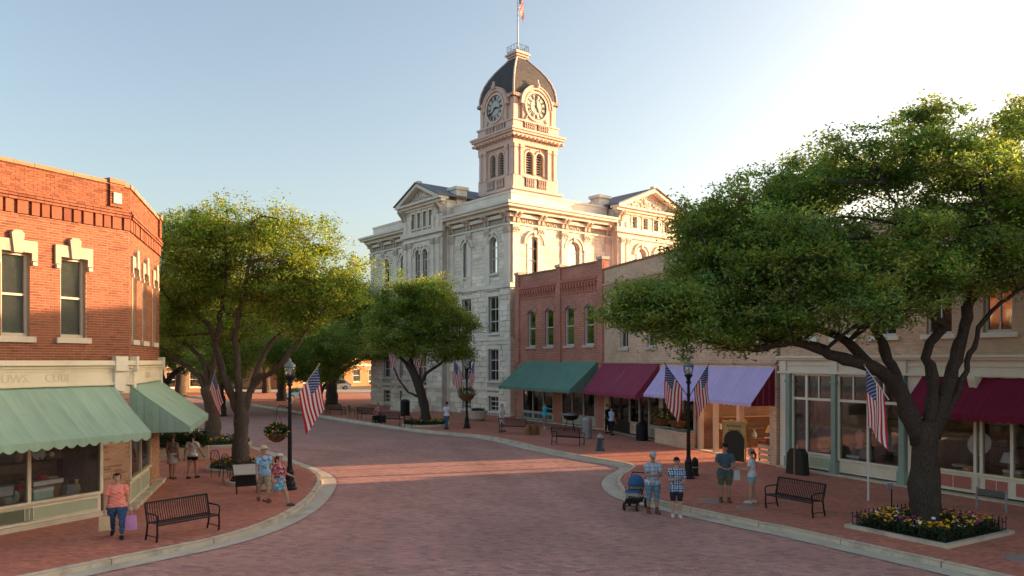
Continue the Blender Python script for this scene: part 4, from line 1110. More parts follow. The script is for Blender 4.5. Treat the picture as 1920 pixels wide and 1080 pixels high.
b_ = MB(); b_.box(-.4, W, .8, 9, 4.68, 9.2); b_.box(-.4, 6.0, 2.7, 9, .1, 4.68); b_.box(6.0, W, 3.4, 9, .1, 4.68); b_.build('building_core', 'brown_brick', CB)
for o in ops:
    window(CB, o[0], o[1], o[2], o[3], y=.15, fw=.07, bars=(.5,), cols_=2, fr='white_frame', sill=.16, sill_m='cream_pale', sill_h=.16, sill_o=.12, back='interior_dark')
    MB().box(o[0]-.18, o[1]+.18, -.06, .08, 8.1, 8.42).build('lintel', 'cream_pale', CB)
for z0, z1, p in ((8.9, 9.0, .09), (9.0, 9.12, .16)): MB().box(-.45, W, -p, .05, z0, z1).build('brick_course', 'tan_trim', CB)
for k in range(24): MB().box(-.45+k*.935+.004, -.45+(k+1)*.935-.004, -.07, .46, 9.5, 9.62+random.uniform(-.01, .02)).build('coping_stone', 'carved_stone', CB)
MB().box(-.45, W, -.06, .3, 4.02, 4.6).build('sign_band', 'cream_pale', CB)
for z0, z1, p in ((4.6, 4.68, .28), (4.52, 4.6, .2), (4.30, 4.34, .1), (3.98, 4.06, .12)): MB().box(-.5, W, -p, -.05 if z1 < 4.6 else .3, z0, z1).build('moulding', 'cream_pale', CB)
for x in (-.2, 2.33, 5.2): MB().box(x-.16, x+.16, -.13, .0, 4.06, 4.5).build('band_pilaster', 'cream_pale', CB)
for x in (.08, 2.33, 5.2):
    p = MB(); p.box(x-.10, x+.10, -.16, .1, .62, 3.98); pl = p.build('iron_column', 'sage_trim', CB)
    MB().box(x-.15, x+.15, -.2, .1, .1, .62).build('column_base', 'sage_trim', pl); MB().box(x-.14, x+.14, -.19, .1, 3.62, 3.72).build('column_collar', 'sage_trim', pl)
MB().box(-.45, -.06, .0, .4, .1, 4.0).build('pier', 'cream_pale', CB)
MB().box(5.34, 6.2, .0, .3, .1, 4.0).build('pier', 'cream_pale', CB)
shopfront(CB, Z, .24, 2.18, .88, 3.9, (.95,), panel='sage_panel', fr='cream_pale', depth=2.4, rail=2.98)
shopfront(CB, Z, 2.48, 5.05, .78, 3.9, (3.76,), panel='cream_paint', fr='cream_pale', depth=2.4, rail=2.98)
for a, b, n in ((.24, 2.18, 3), (2.48, 5.05, 4)):
    for k in range(1, n):
        x = a+(b-a)*k/n; MB().box(x-.025, x+.025, -.015, .08, 3.03, 3.9).build('transom_mullion', 'cream_pale', CB)
MB().box(.3, .88, .14, .17, .95, 2.9).build('curtain', 'curtain', CB)
shopfront(CB, Z, 6.25, 14.0, .92, 3.9, (7.72, 7.92, 8.86, 10.6, 12.3), panel='red_trim', fr='cream_pale', depth=3.0)
MB().box(-.45, W, -.28, .3, .09, .18).build('plinth', 'kerb_concrete', CB)
MB().prism([(.02, 3.25), (-.1, 3.25), (-.16, 3.5), (-.3, 3.6), (-.42, 3.9), (-.42, 4.0), (.02, 4.0)], 7.72, 7.96, 'x').build('console_bracket', 'cream_pale', CB)
awning('maroon_awning', 'dark maroon awning at right edge behind the oak trunk', 5.9, 14.2, 3.96, 2.85, 1.2, 'awning_red', (11.3, 31.6, 0), R(-63), sc=.3)

# ------------------------------------------------------------------ buildings far down the street
def far_building(name, label, loc, rz, w, d, h, m, nx, rows, trim='cream_paint'):
    t = thing(name, label, 'building', loc, rz)
    op = []
    for z0, z1 in rows:
        for k in range(nx): xc = (k+.5)*w/nx; op.append((xc-w/nx*.22, xc+w/nx*.22, z0, z1, 0))
    wall('wall', 0, w, 0, h, op, 0, .35, m, t)
    c = MB(); c.box(0, w, .7, d, 0, h-.4); c.build('building_core', m, t)
    for o in op: window(t, o[0], o[1], o[2], o[3], y=.15, fw=.1, bars=(.5,), sill=.1, sill_m=trim, back='interior_dark')
    MB().box(-.2, w+.2, -.3, .5, h, h+.3).build('cornice', trim, t); MB().box(0, w, -.1, .05, rows[0][1]+.5, rows[0][1]+.9).build('sign_band', trim, t)
    return t
far_building('far_shop_building', 'sunlit orange brick building seen under the trees beyond the plaza', (-37, 123, 0), R(50), 24, 12, 8.2, 'orange_brick', 7, ((.8, 3.0), (4.8, 6.8)))
far_building('far_shop_building', 'brown brick shop row far behind the left trees', (-60, 88, 0), R(50), 30, 12, 8.0, 'brown_brick', 9, ((.8, 3.0), (4.6, 6.6)))
far_building('far_shop_building', 'low tan shop row at the far end of the street', (-84, 128, 0), R(12), 42, 12, 6.0, 'tan_brick', 12, ((.8, 3.2),))
# ------------------------------------------------------------------ trees (metres, relative to the foot of each trunk)
TREES = {
    'oak': dict(base=(10.95, 20.5), limbs=[([(0.02, 0, -0.06), (-0.01, 0, 0.64), (-0.02, 0, 1.49), (-0.01, 0, 2.27), (0.02, 0, 2.76)], 0.40, 0.32), ([(-0.11, 0, 2.2), (-0.43, 0, 2.97), (-0.71, 0, 3.64), (-1.49, -0.3, 4.18), (-2.59, -0.6, 4.48), (-3.62, -0.8, 4.83), (-4.77, -1.0, 4.69), (-5.71, -1.0, 4.75), (-6.81, -1.1, 5.23), (-7.93, -1.0, 5.5)], 0.25, 0.03), ([(-1.49, -0.3, 4.15), (-2.1, -0.1, 4.88), (-2.64, 0.3, 5.24), (-3.39, 0.6, 5.47), (-4.17, 0.9, 6.08), (-5.12, 1.2, 6.7)], 0.15, 0.03), ([(-0.19, 0, 2.34), (-0.64, 0, 3.54), (-0.92, 0.3, 4.6), (-1.19, 0.5, 5.32), (-1.56, 0.8, 6.37), (-1.92, 1, 7.42), (-2.28, 1.2, 8.57)], 0.21, 0.03), ([(0.03, 0, 2.34), (0.23, 0, 3.61), (0.03, 0, 4.45), (0.09, 0, 4.88), (0.44, -0.2, 5.26), (-0.08, -0.4, 5.63), (-0.59, -0.7, 6.77), (-1.05, -0.8, 7.84), (-1.4, -0.7, 8.95)], 0.19, 0.03), ([(0.18, 0, 2.34), (0.66, 0, 3.89), (0.98, 0, 5.02), (1.04, -0.3, 5.98), (1.17, -0.5, 7.21), (1.37, -0.4, 8.47), (0.79, -0.2, 9.77), (0.13, 0, 10.67)], 0.23, 0.03), ([(0.32, 0, 2.41), (0.88, 0, 3.61), (1.19, -0.2, 4.73), (1.37, -0.4, 5.49), (1.94, -0.8, 6.15), (2.88, -1, 6.73)], 0.11, 0.03), ([(1.04, -0.3, 5.98), (2.23, 0.3, 7.18), (3.28, 0.8, 8.71), (3.71, 1, 10.09)], 0.13, 0.03)],
        ells=[(-7.37, -0.9, 5.67, 1.25, 1.5, 0.6, 1.0), (-8.13, -1, 5.52, 0.6, 0.9, 0.4, 1.0), (-6.52, -1, 5.39, 1.1, 1.4, 0.6, 1.0), (-5.51, 0.3, 6.46, 1.5, 2.0, 1.0, 1.0), (-5.47, 1.0, 7.86, 0.9, 1.5, 0.8, 1.0), (-4.14, 1, 8.46, 1.4, 1.8, 1.1, 0.8), (-4.17, -0.4, 5.98, 1.6, 2.2, 1.0, 1.0), (-3.47, 0.4, 7.34, 1.7, 2.2, 0.9, 1.0), (-2.4, 0.9, 9.32, 1.4, 1.9, 0.95, 0.7), (-2.58, -1.2, 5.91, 1.5, 1.8, 0.75, 1.0), (-1.26, 0.2, 9.73, 1.4, 1.8, 0.8, 0.6), (-1.54, -0.4, 7.5, 1.7, 2.2, 0.8, 0.85), (0.13, 0, 10.53, 0.8, 1.1, 0.6, 0.6), (-0.85, -1.2, 6.44, 1.5, 1.6, 0.6, 1.0), (0.74, -0.3, 8.91, 1.6, 2.0, 1.1, 0.7), (1.25, -0.6, 6.78, 1.7, 2.2, 0.8, 1.0), (2.56, 0.6, 9.98, 1.2, 1.6, 1.1, 0.7), (3.44, 0.4, 8.05, 1.8, 2.4, 1.5, 0.9), (-6.54, -1.1, 4.65, 0.35, 0.5, 0.25, 0.7), (-5.34, -1.1, 5.05, 0.8, 0.9, 0.35, 1.0)]),
    'ash': dict(base=(-11.0, 31.4), limbs=[([(-0.01, 0, -0.08), (-0.01, 0, 0.82), (0.01, 0, 1.9), (0.04, 0, 2.77), (0.08, 0, 3.09)], 0.30, 0.26), ([(-0.07, 0, 2.23), (-0.68, 0, 3.74), (-1.05, 0, 5.15), (-1.37, 0, 5.84), (-2.02, -0.3, 6.32), (-2.66, -0.6, 6.83), (-2.91, -0.8, 7.66)], 0.21, 0.03), ([(-1.02, 0, 5.15), (-0.86, 0.2, 6.46), (-0.72, 0.4, 8.22), (-0.86, 0.5, 9.77)], 0.13, 0.03), ([(0.01, 0, 2.45), (-0.14, 0, 4.07), (-0.22, 0, 5.36), (0.12, -0.3, 6.85), (0.57, -0.5, 8.54), (0.57, -0.5, 9.82)], 0.18, 0.03), ([(0.14, 0, 2.34), (0.62, 0, 3.53), (1.58, -0.3, 4.07), (2.22, -0.6, 4.75), (3.23, -0.9, 5.97), (4.3, -1, 7.11)], 0.17, 0.03), ([(0.4, 0, 3.09), (0.89, 0.5, 4.83), (1.66, 0.9, 6.06), (1.93, 1.1, 7.86), (2.47, 1.2, 9.44)], 0.14, 0.03)],
        ells=[(-2.11, -0.2, 8.8, 1.5, 2, 1.5, 1.0), (-2.28, -0.3, 6.96, 1.1, 1.6, 0.9, 1.0), (-0.53, 0.2, 9.72, 1.5, 2, 1.1, 0.85), (-0.9, 0.6, 7.59, 1.5, 2, 1.0, 1.0), (1.16, 0, 9.04, 1.6, 2.0, 1.3, 0.9), (0.93, 0.4, 6.91, 1.5, 2, 0.9, 1.0), (2.79, 0.4, 9.32, 1.1, 1.5, 0.95, 0.7), (2.89, 0, 7.31, 1.5, 2, 1.1, 1.0), (4.15, -0.3, 7.18, 1.1, 1.5, 0.8, 1.0), (2.52, -0.6, 5.98, 1.1, 1.4, 0.55, 1.0), (4.47, 0.2, 7.98, 0.8, 1.0, 0.6, 0.55), (-2.95, 0, 5.8, 0.8, 1.2, 0.5, 1.0)]),
    'elm': dict(base=(-15.6, 40.4), limbs=[([(0.02, 0, -0.08), (-0.04, 0, 1.2), (-0.15, 0, 2.31), (-0.37, 0, 3.01)], 0.42, 0.33), ([(-0.2, 0, 2.45), (-0.76, 0, 3.56), (-1.51, 0, 4.12), (-2.09, -0.4, 4.67), (-2.67, -0.8, 5.35)], 0.2, 0.05), ([(-0.32, 0, 2.73), (-0.4, 0, 3.98), (-1.04, 0, 4.95), (-1.93, 0, 5.37), (-2.76, 0, 5.93)], 0.2, 0.04), ([(-0.2, 0, 2.73), (0.07, 0, 4.26), (0.3, 0, 6.48), (0.02, 0, 9.27)], 0.2, 0.04)],
        ells=[(-1.93, 0, 7.6, 2.4, 2.6, 1.6, 1.0), (-0.46, 0.5, 9.89, 2.3, 2.6, 1.9, 1.0), (0.95, 0.5, 6.79, 2.2, 2.4, 1.3, 1.0), (-2.76, 0, 5.65, 1.5, 1.8, 0.8, 1.0), (2.33, 1.5, 7.14, 2.4, 2.4, 1.6, 1.0), (-1.72, 0.5, 11.3, 1.6, 2, 1.0, 1.0), (-0.54, 0, 5.65, 1.6, 2, 0.7, 1.0)]),
    'plane': dict(base=(-18.0, 77.4), limbs=[([(-0.02, 0, -0.05), (-0.02, 0, 1.22), (-0.07, 0, 2.45)], 0.62, 0.5), ([(-0.07, 0, 1.92), (-1.19, 0, 3.36), (-2.52, 0, 4.58), (-3.86, 0, 6.29)], 0.3, 0.08), ([(-0.02, 0, 2.29), (-0.39, 0, 4.16), (-0.55, 0, 7.36), (-0.12, 0, 10.55)], 0.32, 0.06), ([(0.04, 0, 2.13), (0.94, 0, 3.36), (2.54, 0, 4.26), (4.67, 0, 5.22), (6.01, 0, 6.29)], 0.3, 0.06)],
        ells=[(-1.19, 0, 8.42, 4.0, 4, 3.0, 1.0), (3.07, 0, 8.42, 4.2, 4, 2.8, 1.0), (5.9, -1, 7.58, 2.6, 3, 2.2, 1.0), (0.94, 0, 10.29, 3.4, 3.4, 2.4, 1.0), (-3.32, 0, 6.82, 3, 3, 2, 1.0), (4.14, 0, 5.76, 3.0, 3, 1.4, 1.0), (-0.12, 0, 5.22, 3.2, 3, 1.2, 1.0), (-0.5, 0, 10.4, 3.6, 3.4, 2.0, 1.0), (4.6, -.5, 9.8, 3.2, 3.0, 2.2, 1.0), (-4.2, 0, 9.6, 3.2, 3.0, 2.4, 1.0)]),
    'linden': dict(base=(-5.9, 52.4), limbs=[([(0.09, 0, -0.07), (-0.02, 0, 1.16), (-0.34, 0, 2.42), (-0.74, 0, 3.5), (-1.03, 0, 4.05)], 0.36, 0.27), ([(-0.74, 0, 3.43), (-1.61, 0, 4.51), (-2.47, 0, 5.13), (-3.48, 0, 5.67)], 0.17, 0.04), ([(-0.38, 0, 2.49), (0.13, 0, 3.5), (1.03, 0, 4.15), (1.75, 0, 4.95), (2.29, 0, 6.03)], 0.14, 0.04), ([(-0.96, 0, 3.94), (-0.78, 0, 5.31), (-0.23, 0, 7.11), (0.13, 0, 8.56)], 0.18, 0.04), ([(-0.23, 0, 1.88), (-1.14, 0, 2.24), (-1.75, 0, 3.14), (-2.11, 0, 3.86)], 0.1, 0.04)],
        ells=[(-1.68, 0, 7.65, 1.9, 2.2, 1.9, 1.0), (0.31, 0, 7.83, 2.0, 2.3, 1.8, 1.0), (2.11, 0, 6.75, 1.5, 1.8, 1.3, 1.0), (0.13, 0, 9.1, 1.5, 1.8, 0.9, 1.0), (-2.34, -0.4, 5.66, 1.6, 1.8, 1.0, 1.0), (0.13, 0, 5.31, 2.2, 2.0, 0.9, 1.0), (2.29, 0, 4.95, 1.0, 1.2, 0.6, 1.0)]),
}
leaf_mat('oak_leaf', (.155, .255, .062), (.40, .52, .08), .42)
leaf_mat('ash_leaf', (.15, .245, .045), (.44, .54, .06), .46)
leaf_mat('elm_leaf', (.14, .23, .045), (.42, .50, .06), .45)
leaf_mat('plane_leaf', (.17, .27, .062), (.45, .55, .08), .44)
leaf_mat('bed_leaf', (.03, .07, .02), (.08, .13, .02), .3)
def vnoise(P, s, seed):
    P = P*s+seed*7.3
    return (np.sin(P[:, 0]*1.7+2.1*np.sin(P[:, 1]*1.3))+np.sin(P[:, 1]*1.9+1.7*np.sin(P[:, 2]*1.5))+np.sin(P[:, 2]*2.1+1.9*np.sin(P[:, 0]*1.1)))/3
def leaves_mesh(name, C, L, W, m, up=.55, seed=1, bright=None):
    """one small pointed blade per row of C"""
    g = np.random.default_rng(seed); N = len(C)
    d = g.normal(size=(N, 3)); d[:, 2] *= .6; d /= np.linalg.norm(d, axis=1)[:, None]
    n = g.normal(size=(N, 3)); n[:, 2] = np.abs(n[:, 2])+up; n -= d*np.sum(n*d, 1)[:, None]; n /= np.linalg.norm(n, axis=1)[:, None]
    s = np.cross(n, d); l = L*g.uniform(.65, 1.25, (N, 1)); w = W*g.uniform(.7, 1.2, (N, 1))
    V = np.stack([C-d*l*.5, C+s*w*.5-d*l*.05+n*l*.06, C+d*l*.5, C-s*w*.5-d*l*.05+n*l*.06], 1).reshape(-1, 3)
    c = np.ones((N, 3))*g.uniform(.62, 1.35, (N, 1)); c[:, 0] *= g.uniform(.85, 1.15, N); c[:, 2] *= g.uniform(.8, 1.15, N)
    if bright is not None: c *= bright
    return raw_mesh(name, V, np.arange(N*4), 4, np.repeat(c, 4, 0), m)
def make_tree(key, name, label, nclump, per, L, Wd, lm, bark, seed, sig=.24, group=None, gaps=.25):
    T = TREES[key]; g = np.random.default_rng(seed); rr = random.Random(seed)
    t = thing(name, label, 'tree', (T['base'][0], T['base'][1], .13), 0, group)
    samples = []; first = True
    for pts, r0, r1 in T['limbs']:
        P = catmull(pts, .22 if not first else .3); n = len(P); mb = MB()
        rad = []
        for i, p in enumerate(P):
            f = i/(n-1); r = r0+(r1-r0)*f**.8; r *= 1+.08*math.sin(i*1.7+seed)+rr.uniform(-.05, .05)
            if first and i < 4: r *= 1+.22*(1-i/4)**2
            rad.append(r)
            if not first and i > 1:
                k = .05 if r < .15 else .02; P[i] = p+Vector((rr.uniform(-k, k), rr.uniform(-k, k), rr.uniform(-k, k)))
        if first: P[0] = P[0]+Vector((0, 0, -.1))
        b0 = 0; mb.tube(P, rad, 12 if first else 9)
        if first or r0 > .15:                                # ridged bark outline
            for i in range(len(mb.v)):
                v = Vector(mb.v[i]); c = P[min(i//(12 if first else 9), n-1)]; q = v-c
                mb.v[i] = tuple(c+q*(1+rr.uniform(-.07, .09)))
        mb.build('trunk' if first else 'limb', bark, t, smooth=True)
        if not first: samples += [(p, r) for p, r in zip(P, rad)][2:]
        first = False
    E = np.array(T['ells']); vol = (E[:, 3]*E[:, 4]*E[:, 5])**.72*E[:, 6]; pr = vol/vol.sum()
    # boughs: each lobe of the crown is made of several leaf masses with gaps between them
    k = g.choice(len(E), int(nclump*2.2), p=pr); d = g.normal(size=(len(k), 3)); d /= np.linalg.norm(d, axis=1)[:, None]
    rad = g.uniform(0, 1, len(k))**.42
    C = E[k, :3]+d*E[k, 3:6]*rad[:, None]*(1+.25*vnoise(E[k, :3]+d*2, 1.3, seed))[:, None]
    nsub = 9; sd = g.normal(size=(len(E), nsub, 3)); sd /= np.linalg.norm(sd, axis=2)[:, :, None]
    sc_ = E[:, None, :3]+sd*E[:, None, 3:6]*g.uniform(.55, 1.0, (len(E), nsub, 1)); pick = g.integers(0, nsub, len(k)); ss = g.uniform(.16, .30, (len(E), nsub))
    bough = sc_[k, pick]+g.normal(size=(len(k), 3))*E[k, 3:6]*ss[k, pick][:, None]
    C = np.where((g.uniform(0, 1, len(k)) < .68)[:, None], bough, C)
    keep = vnoise(C, 1.15, seed+3)+g.normal(0, .16, len(C)) > -.60+gaps*1.3*(rad < .6)+.06*(E[k, 6] < .9)
    C = C[keep][:nclump]
    # loose sprigs that break the outline
    k2 = g.choice(len(E), max(60, nclump//7), p=pr); d2 = g.normal(size=(len(k2), 3)); d2[:, 2] = np.abs(d2[:, 2])*1.1; d2 /= np.linalg.norm(d2, axis=1)[:, None]
    tipd = g.uniform(.95, 1.22, len(k2)); base2 = E[k2, :3]+d2*E[k2, 3:6]*.9; tip2 = E[k2, :3]+d2*E[k2, 3:6]*tipd[:, None]+np.array([0, 0, .12])
    f2 = g.uniform(0, 1, (len(k2), 16)); S2 = (base2[:, None]+(tip2-base2)[:, None]*f2[:, :, None]).reshape(-1, 3)+g.normal(0, L*.55, (len(k2)*16, 3))
    # leaf sprays round each clump, flattened like oak twigs
    nl = g.integers(int(per*.6), int(per*1.4), len(C)); rep = np.repeat(np.arange(len(C)), nl)
    off = g.normal(size=(len(rep), 3))*np.array([sig, sig, sig*.55])*g.uniform(.6, 1.3, len(C))[rep][:, None]
    tone = g.uniform(.66, 1.30, (len(C), 1))*np.stack([g.uniform(.78, 1.32, len(C)), np.ones(len(C)), g.uniform(.7, 1.25, len(C))], 1)
    cr = link('crown', leaves_mesh('crown', np.vstack([C[rep]+off, S2]), L, Wd, lm, seed=seed, bright=np.vstack([tone[rep], np.ones((len(S2), 3))])), t); cr['kind'] = 'stuff'
    # boughs and twigs reach from the limbs into the crown
    S = np.array([tuple(p) for p, r in samples]); tw = MB()
    nb = max(10, nclump//22); cen = C[g.choice(len(C), nb, replace=False)]
    for c in cen:
        dd = np.linalg.norm((S-c)*np.array([1, 1, 1.4]), axis=1)+np.where(S[:, 2] > c[2]+.3, 2.5, 0); a = Vector(S[np.argmin(dd)]); b = Vector(c)
        mid = a.lerp(b, .5)+Vector((rr.uniform(-.2, .2), rr.uniform(-.2, .2), rr.uniform(-.05, .25)))
        tw.tube(catmull([a, mid, b], .5), [.045-.03*i/8 for i in range(len(catmull([a, mid, b], .5)))] if True else .03, 5, False)
    A = np.vstack([S, cen])
    for c in C[::2 if nclump > 900 else 1]:
        dd = np.linalg.norm(A-c, axis=1); dd[dd < .05] = 9; j = np.argmin(dd)
        if dd[j] < 1.6:
            a = Vector(A[j]); b = Vector(c); tw.tube([a, a.lerp(b, .55)+Vector((rr.uniform(-.08, .08), rr.uniform(-.08, .08), .05)), b], [.014, .010, .005], 3, False)
    for a, b in zip(base2, tip2): tw.tube([a, (a+b)/2+rr.uniform(-.05, .05), b], [.012, .008, .004], 3, False)
    o = tw.build('branches', bark, t); o['kind'] = 'stuff'
    return t
make_tree('oak', 'live_oak', 'large spreading live oak rising from the fenced bed at right', 4000, 66, .125, .055, 'oak_leaf', 'bark_dark', 3, .19)
make_tree('ash', 'street_tree', 'tall sunlit tree with forked trunk behind the left lamp', 1900, 46, .13, .062, 'ash_leaf', 'bark', 5, .24)
make_tree('elm', 'street_tree', 'leaning tree behind the corner awning with limbs reaching left', 1000, 42, .16, .08, 'elm_leaf', 'bark', 8, .32)
plane = make_tree('plane', 'plaza_tree', 'broad dark trunked tree in the middle of the plaza', 2600, 46, .24, .13, 'plane_leaf', 'bark_dark', 9, .5)
make_tree('linden', 'street_tree', 'leaning tree in front of the courthouse entrance', 1300, 50, .17, .09, 'plane_leaf', 'bark_dark', 12, .28)
for (x, y, rz, s), lb in zip(((-31.5, 70, 1.0, .95), (-25, 84, 2.2, .9), (-42, 98, 3.3, 1.1), (-16.5, 66, 4.4, .62), (-23.5, 62.5, 5.2, .66), (-33, 104, .4, .95)),
        ('dark tree far left behind the corner awning', 'tree with dark trunk behind the sunlit forked tree', 'farthest tree in front of the tan shop row', 'slim tree beside the left end of the courthouse', 'low crowned tree across the street behind the left lamp', 'tree in front of the sunlit orange building')):
    copy_thing(plane, (x, y, .05), rz, lb, None, s)
g_ = np.random.default_rng(4)
C = np.stack([g_.uniform(-150, 60, 26000), g_.uniform(165, 185, 26000), np.abs(g_.normal(0, 1, 26000))*3.6], 1)
C[:, 2] = np.minimum(C[:, 2], 7+3*np.sin(C[:, 0]*.13)+2*np.sin(C[:, 0]*.31))
wd = link('distant_woodland', leaves_mesh('distant_woodland', C, .9, .6, 'plane_leaf', seed=4)); tag(wd, 'dark band of far trees closing the end of the street', 'woodland', kind='stuff')
# ------------------------------------------------------------------ street lamps
def make_lamp(label):
    t = thing('street_lamp', label, 'street lamp', (0, 0, 0), 0, 'black street lamps with flags')
    MB().lathe([(.24, 0), (.24, .06), (.20, .10), (.19, .22), (.145, .30), (.13, .55), (.15, .60), (.10, .68), (.085, .80)], 16).build('base', 'black_iron', t, smooth=False)
    p = MB(); n = 14; b = 0
    for z, r in ((.78, .075), (2.0, .064), (3.3, .052), (3.52, .05)):
        for k in range(n*2): a = math.pi*k/n; q = r*(1.0 if k % 2 else .88); p.v.append((q*math.cos(a), q*math.sin(a), z))
    for i in range(3):
        for k in range(n*2): p.f.append((i*2*n+k, i*2*n+(k+1) % (2*n), (i+1)*2*n+(k+1) % (2*n), (i+1)*2*n+k))
    p.build('pole', 'black_iron', t)
    MB().lathe([(.06, 3.5), (.10, 3.54), (.10, 3.58), (.065, 3.62), (.085, 3.72), (.15, 3.80), (.155, 3.84)], 16).build('collar', 'black_iron', t)
    g = MB().lathe([(.12, 3.84), (.16, 3.92), (.185, 4.04), (.18, 4.12), (.165, 4.15)], 18).build('globe', 'lamp_globe', t, smooth=True)
    MB().lathe([(.035, 3.84), (.04, 3.95), (.05, 4.02), (.01, 4.08)], 10).build('bulb', 'white_paint', g)
    MB().lathe([(.20, 4.13), (.205, 4.16), (.17, 4.24), (.08, 4.32), (.05, 4.35), (.045, 4.40), (.012, 4.47)], 18).build('cap', 'lamp_cap', t, smooth=True)
    MB().tube([(-.02, 0, 3.08), (.02, 0, 3.08)], .1, 10).build('bracket', 'black_iron', t)
    return t
mat('lamp_cap', (.16, .19, .19), .35, .15, 3, 20, coat=.3)
lamp = make_lamp('black street lamp with one flag and a hanging basket, left sidewalk')
lamp.location = (-7.53, 26.22, .13)
copy_thing(lamp, (6.55, 28.71, .13), .4, 'black street lamp holding two flags in front of the purple awning')
copy_thing(lamp, (-2.92, 49.96, .13), .9, 'far street lamp with two flags before the courthouse wall')
copy_thing(lamp, (-22.0, 92, .1), .2, 'distant street lamp at the end of the plaza')

# ------------------------------------------------------------------ flags on slanted staffs
def flag(label, a, tip, hoist, fly, sway=(0, 0), wave=.05, seed=0, staff='white_paint', r=.014, limp=0.0):
    a, tip = Vector(a), Vector(tip); d = (a-tip).normalized()
    t = thing('flag', label, 'flag', a, 0, 'striped flags')
    MB().tube([(0, 0, 0), tuple(tip-a)], r, 7).build('staff', staff, t)
    MB().ball(tuple(tip-a+Vector((0, 0, .02))), .03, .03, .035, 8, 6).build('finial', 'brass', t)
    n = Vector((-d.y, d.x, 0)); n = n.normalized() if n.length > 1e-4 else Vector((0, 1, 0))
    H, Fy = 13, 18; me = MB()
    for i in range(H*2+1):
        s = i/(2*H)
        for j in range(Fy+1):
            f = j/Fy; p = (tip-a)+d*(hoist*(.06+s*(1-.32*limp*f)))
            g = Vector((sway[0], sway[1], -1)).normalized()
            p = p+g*(fly*f)+n*wave*math.sin(s*9+f*2.4+seed)*f**.6+n*wave*.6*math.sin(f*7+s*3+seed*2)*f-d*hoist*.12*f*math.sin(s*3.1)
            me.v.append(tuple(p)); me.uv.append((f*.998+.001, (1-s)*.998+.001))
    for i in range(2*H):
        for j in range(Fy):
            q = i*(Fy+1)+j; me.f.append((q, q+1, q+Fy+2, q+Fy+1))
    m = me.mesh('cloth', 'flag_cloth', True); ul = m.uv_layers.new(name='UVMap')
    ul.data.foreach_set('uv', np.array([me.uv[l.vertex_index] for l in m.loops], dtype=np.float32).ravel())
    link('cloth', m, t)
    return t
flag('large flag hanging from the left street lamp', (-7.48, 26.2, 3.05), (-6.45, 25.9, 4.36), 1.18, 1.42, (.16, 0), .05, 1)
flag('flag on the left staff of the lamp by the purple awning', (6.5, 28.7, 3.2), (5.62, 28.5, 4.40), 1.12, 1.35, (-.06, 0), .06, 2, 'black_iron')
flag('narrow flag on the right staff of the lamp by the purple awning', (6.6, 28.7, 3.2), (7.36, 28.9, 4.38), 1.05, 1.30, (.02, 0), .07, 3.4, 'black_iron', limp=.25)
flag('flag on the left staff of the far courthouse lamp', (-2.96, 49.9, 3.2), (-3.75, 49.5, 4.6), 1.1, 1.5, (-.05, 0), .06, 4, 'black_iron')
flag('flag on the right staff of the far courthouse lamp', (-2.88, 49.9, 3.2), (-2.42, 50.1, 4.55), 1.0, 1.3, (0, 0), .07, 5, 'black_iron', limp=.4)
flag('flag tied to the trunk of the big oak', (9.62, 19.75, 3.5), (8.93, 19.6, 4.36), .86, 1.48, (.06, 0), .05, 6)
flag('limp flag on the tree behind the corner awning', (-14.15, 36.2, 3.1), (-13.8, 36.0, 4.05), .95, 1.4, (.28, 0), .06, 7, limp=.3)
flag('flag on a staff at the courthouse entrance, left one', (-9.6, 66.5, 4.2), (-10.6, 65.4, 6.3), 1.5, 2.0, (.1, 0), .1, 8, limp=.5)
flag('flag on a staff at the courthouse entrance, right one', (-7.0, 63.6, 4.2), (-7.9, 62.4, 6.2), 1.5, 2.0, (-.1, 0), .1, 9, limp=.5)
tf = Matrix.Translation((-14.5, 77.9, .1))@Matrix.Rotation(R(-51.3), 4, 'Z')@Vector((TC[0], TC[1], 0))
fl = flag('small flag flying from the pole on top of the clock tower', (tf.x, tf.y, 37.6), (tf.x, tf.y-.02, 37.62), .01, .01)
for c in list(fl.children): bpy.data.objects.remove(c)
me = MB()
for i in range(27):
    s = i/26
    for j in range(19):
        f = j/18; me.v.append((.07+.62*f*(1-.25*s)+.10*math.sin(f*5+s*2), .16*math.sin(f*6.5+s*2.2), -1.35*s-1.0*f*f*.9-.18*f)); me.uv.append((f*.998+.001, (1-s)*.998+.001))
for i in range(26):
    for j in range(18):
        q = i*19+j; me.f.append((q, q+19, q+20, q+1))
m_ = me.mesh('cloth', 'flag_cloth', True); ul = m_.uv_layers.new(name='UVMap'); ul.data.foreach_set('uv', np.array([me.uv[l.vertex_index] for l in m_.loops], dtype=np.float32).ravel())
link('cloth', m_, fl)

